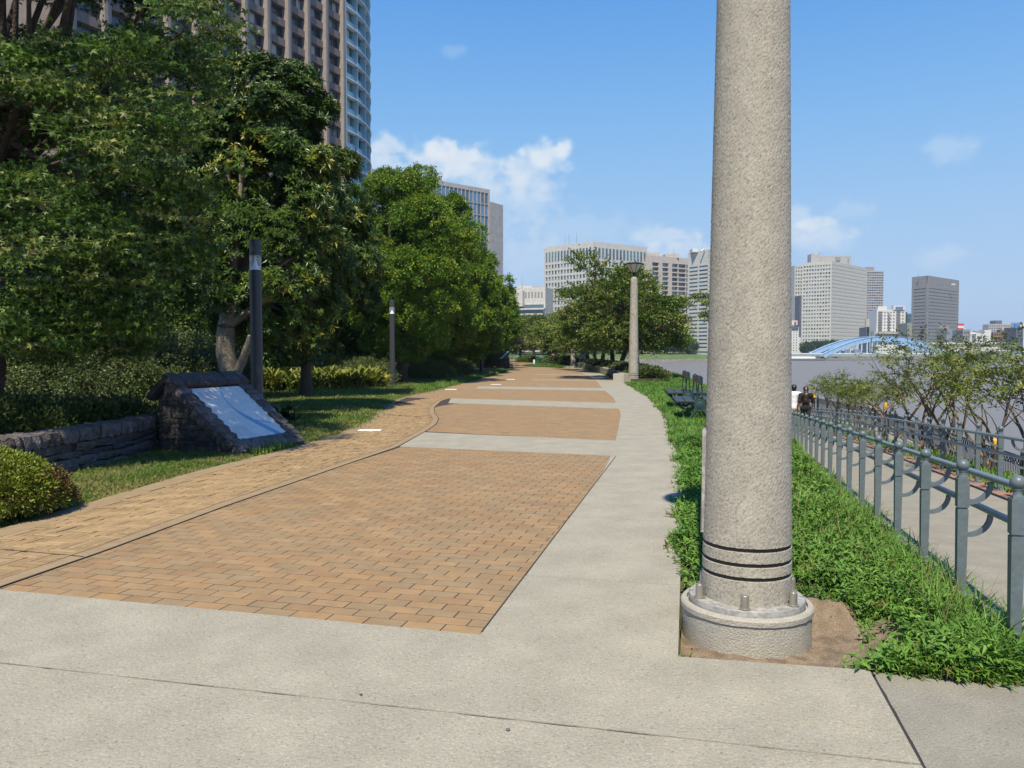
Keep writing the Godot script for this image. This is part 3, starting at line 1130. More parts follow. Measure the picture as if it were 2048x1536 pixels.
func railings() -> void:
	ramp_surface()
	# post parts, shared
	var lower := MB.new()
	sq(lower, -.12, .046, .535, .060)
	var lower_m := lower.mesh()
	var head := MB.new()
	sq(head, .535, .050, .548, .050)
	sq(head, .548, .063, .725, .067)
	sq(head, .725, .054, .738, .052)
	var head_m := head.mesh()
	var ball := MB.new()
	var prof := [Vector2(.024, .736), Vector2(.019, .75), Vector2(.019, .765), Vector2(.026, .774)]
	for k in 9:
		var a := -1.0 + 2.57 * k / 8.0
		prof.append(Vector2(cos(a) * .037, .805 + sin(a) * .037))
	ball.lathe(prof, 20)
	var ball_m := ball.mesh()
	var plate := MB.new()
	plate.cbox(Vector3(0, .006, 0), Vector3(.16, .012, .11), .003)
	for s in [-1, 1]:
		plate.lathe([Vector2(.018, .012), Vector2(.018, .03), Vector2(.012, .036), Vector2(.0, .036)], 10, Vector3(.06 * s, 0, 0))
	var plate_m := plate.mesh()
	# quarter ring that carries a handrail: leaves the post and turns up under the rail
	var br := MB.new()
	var rr := .12
	for k in 8:
		var a := PI / 2 * k / 8.0
		var b := PI / 2 * (k + 1) / 8.0
		for side in [-1, 1]:
			pass
		var p := func(t: float, r: float, z: float) -> Vector3: return Vector3(.03 + sin(t) * r, rr - cos(t) * r, z)
		var w := .017
		var ro := rr + .02
		br.quad(p.call(a, ro, w), p.call(b, ro, w), p.call(b, rr - .006, w), p.call(a, rr - .006, w))
		br.quad(p.call(b, ro, -w), p.call(a, ro, -w), p.call(a, rr - .006, -w), p.call(b, rr - .006, -w))
		br.quad(p.call(b, ro, w), p.call(a, ro, w), p.call(a, ro, -w), p.call(b, ro, -w))
		br.quad(p.call(a, rr - .006, w), p.call(b, rr - .006, w), p.call(b, rr - .006, -w), p.call(a, rr - .006, -w))
	var br_m := br.mesh()
	for side in 2:
		var o := thing("ramp_railing", "grey green metal railing with ball topped posts on the grass side of the ramp" if side == 0 else "grey green railing with ball topped posts on the terracotta kerb of the ramp", "railing", Vector3.ZERO, 0, "railings of the ramp")
		var fx := func(d: float) -> float: return xr(d) if side == 0 else xr(d) + 1.97
		var sgn := 1.0 if side == 0 else -1.0
		var d := 3.42 if side == 0 else 2.6
		while d < 38.0:
			var at := Vector3(fx.call(d), ramp_y(d) + (0.0 if side == 0 else .012), -d)
			var turn := Basis(Vector3.UP, -.046)
			var post := part(o, "post", lower_m, M.rail_paint, at, turn)
			part(post, "post_head", head_m, M.rail_paint)
			part(post, "finial_ball", ball_m, M.rail_paint)
			if d < 20: part(post, "foot_plate", plate_m, M.rail_paint, Vector3(0, .0, 0), Basis(Vector3.UP, PI / 2))
			var flip := Basis() if side == 0 else Basis(Vector3.UP, PI)
			part(post, "rail_bracket", br_m, M.rail_paint, Vector3(0, .385, 0), flip)
			part(post, "rail_bracket", br_m, M.rail_paint, Vector3(0, .585, 0), flip)
			d += .98
		for h in [.53, .735]:
			var pts := []
			var rad := []
			var e := 2.4
			while e < 39.0:
				pts.append(Vector3(fx.call(e) + sgn * (.03 + rr), ramp_y(e) + h, -e))
				rad.append(.0215)
				e += 1.2
			var m := MB.new()
			m.tube(pts, rad, 14)
			part(o, "handrail", m, M.rail_tube)
	river_railing()

# black ornamental railing at the water, panel by panel
func river_railing() -> void:
	var o := thing("river_railing", "black ornamental iron railing along the river walk with scrolled top band", "railing")
	var panel := MB.new()
	var L := 1.9
	for y in [.12, .74, 1.0]:
		panel.box(Vector3(0, y, 0), Vector3(L, .035, .03))
	for k in 14:
		panel.box(Vector3(-L / 2 + L * (k + .5) / 14, .43, 0), Vector3(.016, .62, .016))
	for k in 8:
		var cx := -L / 2 + L * (k + .5) / 8
		var pts := []
		var rad := []
		for s in 11:
			var a := TAU * s / 10
			pts.append(Vector3(cx + cos(a) * .085, .87 + sin(a) * .1, 0)); rad.append(.014)
		panel.tube(pts, rad, 5, false)
	var pm := panel.mesh()
	var post := MB.new()
	post.box(Vector3(0, .55, 0), Vector3(.09, 1.16, .09))
	post.lathe([Vector2(.06, 1.13), Vector2(.03, 1.17), Vector2(.05, 1.22), Vector2(.0, 1.26)], 10)
	var sm := post.mesh()
	var d := 8.0
	while d < 70.0:
		var a := Vector3(interp(XRIV, d), -2.62, -d)
		var b := Vector3(interp(XRIV, d + 2.0), -2.62, -(d + 2.0))
		var dir := (b - a).normalized()
		var turn := Basis(Vector3.UP, atan2(-dir.z, dir.x))
		part(o, "post", sm, M.black_iron, a, turn)
		part(o, "iron_panel", pm, M.black_iron, (a + b) * .5, turn)
		d += 2.0
	# yellow markers that stand along the water
	var k := 0
	for q in [[1630, 53.0], [1773, 42.0], [1993, 24.5], [1298, 92.0], [1325, 84.0], [1351, 76.0], [1383, 69.0]]:
		var at := stand(q[0], q[1], -2.62)
		at.x = minf(at.x, interp(XRIV, -at.z) + .3)
		var t := thing("water_marker", "small yellow topped post standing along the water's edge", "post", at, 0, "yellow posts at the river edge")
		var m := MB.new()
		m.tube([Vector3.ZERO, Vector3(0, 1.05, 0)], [.05, .045], 10)
		part(t, "shaft", m, M.black_iron)
		m = MB.new()
		m.lathe([Vector2(.075, 1.05), Vector2(.085, 1.1), Vector2(.085, 1.36), Vector2(.085, 1.36), Vector2(.05, 1.40), Vector2(.0, 1.42)], 12)
		part(t, "yellow_lantern", m, M.yellow_paint)
		k += 1

# ---------- grass and small plants ----------
# a tuft of bent blades; colours of the blades vary a little
func tuft(n: int, h: float, w: float, spread: float, lean: float, sd: int, segs := 3, fold := false) -> ArrayMesh:
	var r := RandomNumberGenerator.new()
	r.seed = sd
	var m := MB.new()
	for k in n:
		var a := r.randf() * TAU
		var out := Vector3(cos(a), 0, sin(a))
		var side := Vector3(-sin(a), 0, cos(a))
		var root := Vector3(r.randf_range(-1, 1), 0, r.randf_range(-1, 1)) * spread
		var len := h * r.randf_range(.6, 1.15)
		var l := lean * r.randf_range(.4, 1.5)
		var tone := r.randf_range(.72, 1.25)
		m.col = Color(tone * r.randf_range(.9, 1.15), tone, tone * r.randf_range(.8, 1.1))
		var prev := root
		var pw := w * .7
		for s in range(1, segs + 1):
			var f := float(s) / segs
			var ang := l * f
			var p := root + (Vector3.UP * cos(ang * .7) * f + out * sin(ang) * f) * len
			var cw := w * (1.0 if s < segs - 0 and s == 1 else lerpf(1.0, .12, f))
			if s == segs:
				m.tri(prev - side * pw, prev + side * pw, p)
			else:
				m.quad(prev - side * pw, prev + side * pw, p + side * cw, p - side * cw)
			prev = p
			pw = cw
	return m.mesh()

func scatter(list: Array, cols: Array, p: Vector3, s: float, tone: Color, tilt := .15) -> void:
	var b := Basis(Vector3.UP, rng.randf() * TAU) * Basis(Vector3.RIGHT, rng.randfn(0, tilt))
	list.append(Transform3D(b.scaled(Vector3(s, s * rng.randf_range(.8, 1.25), s)), p))
	cols.append(tone)

func green(a: Color, b: Color, f: float) -> Color:
	return a.lerp(b, clampf(f, 0, 1)) * rng.randf_range(.8, 1.2)

func grass() -> void:
	var lush := [tuft(12, .095, .0065, .05, 1.6, 41), tuft(9, .105, .0095, .055, 2.0, 42), tuft(12, .075, .0075, .06, 1.8, 43)]
	var xf := [[], [], []]
	var cl := [[], [], []]
	var ca := Color(.075, .185, .026)
	var cb := Color(.15, .28, .045)
	var ps := pillar_spot()
	for k in 17000:
		var d := 3.88 + 11.0 * pow(rng.randf(), 1.7)
		var x := lerpf(xe(d) - .06, xr(d) - .02, rng.randf())
		var q := Vector2(x - ps.x, d + ps.z)
		var nn := noise.get_noise_2d(x * 90 + 50, d * 90)
		var edge := q.length() + nn * .25
		if q.length() < .42 or (edge < .86 and rng.randf() < .97 - smoothstep(.55, .86, edge) * .75): continue
		if d < 4.75 and x < .80 + nn * .3 and rng.randf() < .95: continue
		if x < xe(d) + .02 and (nn < .02 or d < 5.3): continue
		# thin, dry grass between pavement and pillar
		var dry := smoothstep(.6, .1, x) * smoothstep(6.2, 5.2, d)
		if rng.randf() < dry * .75: continue
		var s := rng.randf_range(.6, 1.15) * lerpf(1.0, .5, dry) * lerpf(.45, 1.0, smoothstep(.6, 1.0, edge)) * (1.0 + .35 * clampf(noise.get_noise_2d(x * 30, d * 30 + 99), -1, 1))
		var w := rng.randi() % 3
		var c := green(ca, cb, noise.get_noise_2d(x * 50, d * 50) + .5)
		if rng.randf() < .07 + dry * .4: c = Color(.24, .20, .08) * rng.randf_range(.6, 1.1)
		scatter(xf[w], cl[w], Vector3(x, right_height(x, d) - .004, -d), s, c, .28)
	for w in 3:
		var o := many(self, numbered("bank_grass"), lush[w], M.leaf_grass, xf[w], cl[w])
		tag(o, "lush green weedy grass on the bank beside the big pillar and the railing", "", "", "stuff")
	# low broad leaved weeds
	var wx := [[], []]
	var wc := [[], []]
	for k in 2300:
		var d := 3.9 + 11.0 * pow(rng.randf(), 1.7)
		var x := lerpf(xe(d) - .02, xr(d), rng.randf())
		var q := Vector2(x - ps.x, d + ps.z)
		var edge := q.length() + noise.get_noise_2d(x * 90 + 50, d * 90) * .25
		if q.length() < .44 or (edge < .92 and rng.randf() > smoothstep(.5, .92, edge) * .5): continue
		if d < 4.75 and x < .85 and rng.randf() < .9: continue
		var v := rng.randi() % 2
		scatter(wx[v], wc[v], Vector3(x, right_height(x, d) + .01, -d), rng.randf_range(.6, 1.3), green(ca, cb, rng.randf()), .3)
	for v in 2:
		tag(many(self, numbered("bank_weeds"), cluster("weed", v), M.leaf_grass, wx[v], wc[v]), "low broad leaved weeds among the grass of the bank", "", "", "stuff")
	# longer seeding stalks among them
	var stalk := tuft(4, .30, .0022, .03, .8, 44, 4)
	var sx := []
	var sc := []
	for k in 420:
		var d := 4.3 + 10.0 * pow(rng.randf(), 1.4)
		var x := lerpf(xe(d) + .25, xr(d) + .04, rng.randf())
		if Vector2(x - ps.x, d + ps.z).length() < .85: continue
		scatter(sx, sc, Vector3(x, right_height(x, d), -d), rng.randf_range(.5, 1.1), green(Color(.15, .22, .05), Color(.27, .25, .1), rng.randf()), .25)
	tag(many(self, "grass_stalks", stalk, M.leaf_grass, sx, sc), "thin seeding grass stalks leaning against the railing posts", "", "", "stuff")
	# rank weeds round the feet of the railing posts
	var rank := tuft(12, .24, .0065, .05, 1.3, 50, 4)
	sx = []
	sc = []
	for k in 620:
		var d := 3.95 + 9.0 * pow(rng.randf(), 1.5)
		var x := xr(d) + rng.randfn(-.10, .10)
		if x > xr(d) + .16: continue
		scatter(sx, sc, Vector3(x, minf(right_height(x, d), ramp_y(d)), -d), rng.randf_range(.5, 1.0), green(ca, cb, rng.randf()), .3)
	tag(many(self, "post_weeds", rank, M.leaf_grass, sx, sc), "rank weeds growing round the feet of the railing posts", "", "", "stuff")
	# the bank farther on and beyond the ramp
	var mid := tuft(18, .13, .008, .12, 1.2, 45)
	sx = []
	sc = []
	for k in 15000:
		var d := 13.0 + 32.0 * pow(rng.randf(), 1.5)
		var x := lerpf(xe(d) + .03, xr(d) - .05, rng.randf())
		scatter(sx, sc, Vector3(x, right_height(x, d), -d), rng.randf_range(.7, 1.2), green(ca, cb, noise.get_noise_2d(x * 20, d * 20) + .55))
	for k in 3000:
		var d := 44.0 + 40.0 * rng.randf()
		var x := lerpf(xe(d) + .03, xr(d) + 1.0, rng.randf())
		scatter(sx, sc, Vector3(x, right_height(x, d), -d), rng.randf_range(1.4, 2.2), green(ca, cb, .5))
	for k in 13000:
		var d := 6.0 + 44.0 * pow(rng.randf(), 1.4)
		var a := xr(d) + 2.15
		var x := lerpf(a, maxf(interp(XRIV, d) - 1.0, a + .3), rng.randf())
		scatter(sx, sc, Vector3(x, right_height(x, d), -d), rng.randf_range(.9, 1.6), green(ca, cb, noise.get_noise_2d(x * 20, d * 20) + .5))
	tag(many(self, "slope_grass", mid, M.leaf_grass, sx, sc), "green grass on the slope beyond the ramp and past the benches", "", "", "stuff")
	# mown lawn by the herringbone band
	var mown := tuft(15, .036, .0022, .05, .9, 46, 2)
	var mown2 := tuft(26, .05, .005, .16, .9, 47, 2)
	var tall := tuft(14, .2, .005, .07, 1.0, 48)
	sx = []
	sc = []
	var la := Color(.10, .17, .028)
	var lb := Color(.25, .24, .08)
	for k in 21000:
		var d := 4.2 + 12.0 * pow(rng.randf(), 1.4)
		var x: float = xl(d) - .02 - 3.4 * pow(rng.randf(), 1.5)
		var worn := smoothstep(.35, .0, xl(d) - x) * .6
		if rng.randf() < worn: continue
		scatter(sx, sc, Vector3(x, lawn_height(x, d) - .002, -d), rng.randf_range(.7, 1.25), green(la, lb, noise.get_noise_2d(x * 45, d * 45) * 1.2 + .35 + worn * .5), .2)
	tag(many(self, "lawn_grass", mown, M.leaf_grass, sx, sc), "short mown grass with straw patches between the stone wall and the herringbone band", "", "", "stuff")
	sx = []
	sc = []
	for k in 15000:
		var d := 14.0 + 26.0 * pow(rng.randf(), 1.3)
		var x: float = xl(d) - 8.0 * pow(rng.randf(), 1.3)
		scatter(sx, sc, Vector3(x, lawn_height(x, d), -d), rng.randf_range(.8, 1.3), green(la, lb, noise.get_noise_2d(x * 25, d * 25) + .3), .15)
	for k in 6000:
		var d := 10.0 + 34.0 * rng.randf()
		var x: float = xl(d) - 4.0 - 20.0 * rng.randf()
		scatter(sx, sc, Vector3(x, lawn_height(x, d), -d), rng.randf_range(1.2, 2.0), green(la, lb, .2), .15)
	tag(many(self, "lawn_grass", mown2, M.leaf_grass, sx, sc), "mown lawn grass beyond the sign plinth around the bollard lights", "", "", "stuff")
	sx = []
	sc = []
	for k in 900:
		var d := 28.0 + 32.0 * rng.randf()
		var x: float = xl(d) - .05 - .9 * pow(rng.randf(), 1.6)
		scatter(sx, sc, Vector3(x, lawn_height(x, d), -d), rng.randf_range(.7, 1.4), green(la, cb, rng.randf()), .3)
	for k in 240:
		var p := on_level(rng.randf_range(470, 640), rng.randf_range(892, 908), 0)
		if p.x > xl(-p.z) - .03: continue
		scatter(sx, sc, p, rng.randf_range(.4, .9), green(la, cb, rng.randf()), .3)
	tag(many(self, "edge_weeds", tall, M.leaf_grass, sx, sc), "taller weeds along the edge of lawn and path", "", "", "stuff")
	# leaf litter and pebbles near the pillar
	var grit := MB.new()
	for k in 520:
		var a := rng.randf() * TAU
		var r := rng.randf_range(.36, .95)
		var q := Vector3(ps.x + cos(a) * r, 0, ps.z + sin(a) * r)
		if q.x < -.03 or -q.z < 3.9 or q.x > 1.1: continue
		q.y = right_height(q.x, -q.z) + .008
		var s := rng.randf_range(.003, .009)
		grit.col = Color(.32, .26, .19) * rng.randf_range(.5, 1.5)
		var e := Vector3(s, s * .6, s * .8)
		var bb := Basis(Vector3.UP, rng.randf() * TAU)
		var tp := q + Vector3(0, e.y, 0)
		var ring := []
		for g in 5:
			ring.append(q + bb * Vector3(cos(TAU * g / 5) * e.x, -.003, -sin(TAU * g / 5) * e.z))
		for g in 5:
			grit.tri(ring[g], ring[(g + 1) % 5], tp)
	var gm := solo("soil_grit", grit, M.brick_mix, "loose grit on the bare soil round the pillar", "grit")
	gm.set_meta("kind", "stuff")


# ---------- benches: back to back seats on iron supports ----------
func benches() -> void:
	var L := 1.75
	var proto: Node3D = null
	for spot in [[1402, 16.2, "dark green iron bench with seats on both sides, next to the big pillar"], [1377, 19.6, "dark green double sided bench standing behind another bench on the grass"]]:
		var at := stand(spot[0], spot[1], 0.02)
		var turn := deg_to_rad(4.0)
		if proto:
			copy(proto, at, turn, spot[2])
			continue
		proto = thing("park_bench", spot[2], "bench", at, turn, "benches on the grass")
		for e in 2:
			var z := -.15 - e * (L - .3)
			var m := MB.new()
			# crossed feet
			for s in [-1, 1]:
				m.tube([Vector3(s * .30, .0, z), Vector3(s * .22, .05, z), Vector3(s * .12, .16, z), Vector3(s * .05, .25, z)], [.03, .028, .03, .034], 8)
				m.box(Vector3(s * .30, .012, z), Vector3(.13, .024, .07))
				# seat arm with open ring
				m.tube([Vector3(s * .06, .33, z), Vector3(s * .20, .22, z), Vector3(s * .36, .29, z), Vector3(s * .50, .385, z)], [.026, .026, .024, .02], 8)
				m.box(Vector3(s * .29, .392, z), Vector3(.46, .026, .05))
				var pts := []
				var rad := []
				for k in 13:
					pts.append(Vector3(s * .20 + cos(TAU * k / 12) * .06, .31 + sin(TAU * k / 12) * .06, z)); rad.append(.015)
				m.tube(pts, rad, 6, false)
			var sup := part(proto, "iron_support", m, M.bench_iron)
			# medallion
			m = MB.new()
			m.lathe([Vector2(.125, -.03), Vector2(.125, .03), Vector2(.125, .03), Vector2(.11, .036), Vector2(.10, .028), Vector2(.085, .03), Vector2(.06, .042), Vector2(.0, .046)], 24)
			part(sup, "medallion", m, M.bench_iron, Vector3(0, .335, z), Basis(Vector3.RIGHT, PI / 2))
			# A shaped upright
			m = MB.new()
			for s in [-1, 1]:
				m.tube([Vector3(s * .062, .41, z), Vector3(s * .045, .60, z), Vector3(s * .024, .78, z)], [.016, .014, .013], 8)
			m.box(Vector3(0, .425, z), Vector3(.16, .03, .06))
			part(proto, "back_upright", m, M.bench_iron)
			m = MB.new()
			m.box(Vector3(0, .845, z), Vector3(.078, .13, .05))
			var pts2 := []
			for k in 9:
				var a := PI * k / 8
				pts2.append(Vector3(cos(a) * .039, .91 + sin(a) * .039, 0))
			for k in 8:
				m.quad(Vector3(0, .91, z + .025), pts2[k] + Vector3(0, 0, z + .025), pts2[k + 1] + Vector3(0, 0, z + .025), Vector3(0, .91, z + .025))
				m.quad(pts2[k] + Vector3(0, 0, z + .025), pts2[k] + Vector3(0, 0, z - .025), pts2[k + 1] + Vector3(0, 0, z - .025), pts2[k + 1] + Vector3(0, 0, z + .025))
			part(proto, "back_bracket", m, M.bench_iron)
		for s in [-1, 1]:
			for w in [.205, .395]:
				var m := MB.new()
				m.cbox(Vector3(0, 0, 0), Vector3(.178, .035, L), .006)
				part(proto, "seat_slat", m, M.bench_wood, Vector3(s * w, .424, -L / 2))
		for s in [-1, 1]:
			var m := MB.new()
			m.cbox(Vector3.ZERO, Vector3(.022, .135, L - .06), .005)
			part(proto, "back_slat", m, M.bench_wood, Vector3(s * .036, .855, -L / 2))


# ---------- things beside the lawn ----------
func left_things() -> void:
	bollard_lights()
	sign_plinth()
	stone_planter()
	# litter bin and white box on the little lawn where the path forks
	var at := on_level(1076, 729.5, 0)
	var o := thing("litter_bin", "dark green round litter bin standing where the path forks", "bin", at)
	var m := MB.new()
	m.lathe([Vector2(.26, 0), Vector2(.28, .06), Vector2(.28, .62), Vector2(.30, .64), Vector2(.30, .72), Vector2(.30, .72), Vector2(.22, .78), Vector2(.0, .80)], 20)
	mat("bin_green", lin(.02, .10, .075), .5)
	part(o, "bin_body", m, M.bin_green)
	m = MB.new()
	m.box(Vector3(0, .66, -.29), Vector3(.24, .08, .04))
	part(o, "bin_opening", m, M.black_iron, Vector3.ZERO, Basis(Vector3.UP, PI))
	m = MB.new()
	m.cbox(Vector3(0, .28, 0), Vector3(.22, .56, .3), .02)
	m.box(Vector3(0, .575, 0), Vector3(.25, .03, .33))
	solo("white_box", m, M.white_paint, "small white box standing against the green litter bin", "box", at + Vector3(-.42, 0, .05))
	# slanted info board at the far end of the tree row
	at = on_level(1014, 739, 0)
	o = thing("info_board", "slanted black information board on a post beside the path under the trees", "sign", at, .5)
	m = MB.new()
	m.box(Vector3(0, .45, 0), Vector3(.36, .95, .2))
	part(o, "board_post", m, M.lamp_dark)
	m = MB.new()
	m.box(Vector3.ZERO, Vector3(1.05, .07, .9), Basis(Vector3.BACK, .72))
	part(o, "board", m, M.lamp_dark, Vector3(-.15, 1.12, 0))
	m = MB.new()
	m.box(Vector3.ZERO, Vector3(.9, .012, .78), Basis(Vector3.BACK, .72))
	part(o, "printed_sheet", m, M.white_paint, Vector3(-.18, 1.155, 0) + Vector3(-.025, .03, 0))
	m = MB.new()
	m.tube([Vector3.ZERO, Vector3(0, 1.3, 0)], [.025, .025], 8)
	solo("slim_post", m, M.metal_plate, "slim grey metal post by the slanted black board", "post", on_level(1028, 737, 0))
	# white board between the cherry trunks
	at = stand(1168, 88, 0)
	o = thing("white_board", "plain white board on two short legs between the cherry trunks", "sign", at, -.2)
	m = MB.new()
	m.cbox(Vector3(0, 1.15, 0), Vector3(1.2, .9, .06), .01)
	part(o, "board", m, M.white_paint)
	for s in [-1, 1]:
		m = MB.new()
		m.box(Vector3(s * .45, .36, -.02), Vector3(.06, .72, .04))
		part(o, "leg", m, M.white_paint)

func bollard_lights() -> void:
	var spots := [[515, 849, "tall dark grey bollard light with clear lantern behind the sign plinth"], [785, 772, "tall dark grey bollard light at the end of the yellow green plant bed"], [963, 745, "tall dark bollard light in the shade of the tree row"]]
	var proto: Node3D = null
	for s in spots:
		var at := on_level(s[0], s[1], 0)
		if proto:
			copy(proto, at, 0, s[2])
			continue
		proto = thing("bollard_light", s[2], "bollard light", at, 0, "bollard lights along the lawn")
		var m := MB.new()
		m.lathe([Vector2(.118, -.05), Vector2(.118, 1.165), Vector2(.118, 1.165), Vector2(.114, 1.167), Vector2(.114, 1.173), Vector2(.118, 1.175), Vector2(.118, 1.175), Vector2(.118, 3.07), Vector2(.118, 3.07), Vector2(.10, 3.075), Vector2(.0, 3.075)], 32)
		part(proto, "shaft", m, M.bollard_paint)
		m = MB.new()
		m.lathe([Vector2(.115, 3.075), Vector2(.115, 3.36)], 32)
		part(proto, "lantern_glass", m, M.clear_glass)
		m = MB.new()
		m.lathe([Vector2(.10, 3.076), Vector2(.085, 3.10), Vector2(.045, 3.17), Vector2(.02, 3.26), Vector2(.015, 3.36)], 24)
		part(proto, "reflector", m, M.reflector)
		m = MB.new()
		m.lathe([Vector2(.0, 3.36), Vector2(.118, 3.36), Vector2(.118, 3.36), Vector2(.118, 3.66), Vector2(.112, 3.67), Vector2(.112, 3.67), Vector2(.0, 3.675)], 32)
		part(proto, "cap", m, M.bollard_paint)

# a rough block: a box with jittered corners and a raised, uneven face
func rough_block(size: Vector3, jitter: float, r: RandomNumberGenerator) -> MB:
	var m := MB.new()
	var g := {}
	var n := Vector3i(2, 2, 2)
	var pt := func(x: int, y: int, z: int) -> Vector3:
		var key := Vector3i(x, y, z)
		if not g.has(key):
			var f := Vector3(float(x) / n.x - .5, float(y) / n.y - .5, float(z) / n.z - .5)
			var edge := (1 if x == 1 else 0) + (1 if y == 1 else 0) + (1 if z == 1 else 0)
			var bulge := 1.0 + .06 * edge
			if edge == 0: bulge = .94
			g[key] = f * size * bulge + Vector3(r.randf_range(-1, 1), r.randf_range(-1, 1), r.randf_range(-1, 1)) * jitter
		return g[key]
	for a in 2:
		for b in 2:
			m.quad(pt.call(a, b, 2), pt.call(a + 1, b, 2), pt.call(a + 1, b + 1, 2), pt.call(a, b + 1, 2))
			m.quad(pt.call(a + 1, b, 0), pt.call(a, b, 0), pt.call(a, b + 1, 0), pt.call(a + 1, b + 1, 0))
			m.quad(pt.call(2, a, b + 1), pt.call(2, a, b), pt.call(2, a + 1, b), pt.call(2, a + 1, b + 1))
			m.quad(pt.call(0, a, b), pt.call(0, a, b + 1), pt.call(0, a + 1, b + 1), pt.call(0, a + 1, b))
			m.quad(pt.call(a, 2, b + 1), pt.call(a + 1, 2, b + 1), pt.call(a + 1, 2, b), pt.call(a, 2, b))
			m.quad(pt.call(a, 0, b), pt.call(a + 1, 0, b), pt.call(a + 1, 0, b + 1), pt.call(a, 0, b + 1))
	return m

func sign_picture() -> ImageTexture:
	var w := 256
	var h := 144
	var im := Image.create(w, h, false, Image.FORMAT_RGB8)
	var nz := FastNoiseLite.new()
	nz.seed = 8
	nz.frequency = .03
	for y in h:
		for x in w:
			var t := .84 + nz.get_noise_2d(x, y) * .06
			im.set_pixel(x, y, Color(t, t * .99, t * .96))
	# a pale map: the river as a blue sweep with a branch, fine grey lines and blocks of small print
	for y in h:
		for x in w:
			var c := 46.0 + 34.0 * sin(x * .013 + .4)
			var wd := lerpf(1.5, 9.0, smoothstep(90, 190, x))
			if absf(y - c) < wd or (x > 170 and x < 200 and absf(y - c + (x - 170) * 1.1) < 4.0):
				im.set_pixel(x, y, Color(.45, .62, .74))
	for k in 9:
		im.fill_rect(Rect2i(30 + k * 3, 112 + (k % 3), 2, 1), Color(.45, .48, .52))
		im.fill_rect(Rect2i(18, 96 + k * 4, 46 - (k * 7) % 13, 1), Color(.5, .53, .57))
	for k in 14:
		for q in 12:
			im.fill_rect(Rect2i(196 + q * 4, 96 + k * 3, 1 + (k * 5 + q * 3) % 3, 1), Color(.5, .52, .55))
	for k in 4:
		im.fill_rect(Rect2i(100 + k * 36, 6 + k * 14, 26, 1), Color(.6, .63, .68))
	return tex(im)

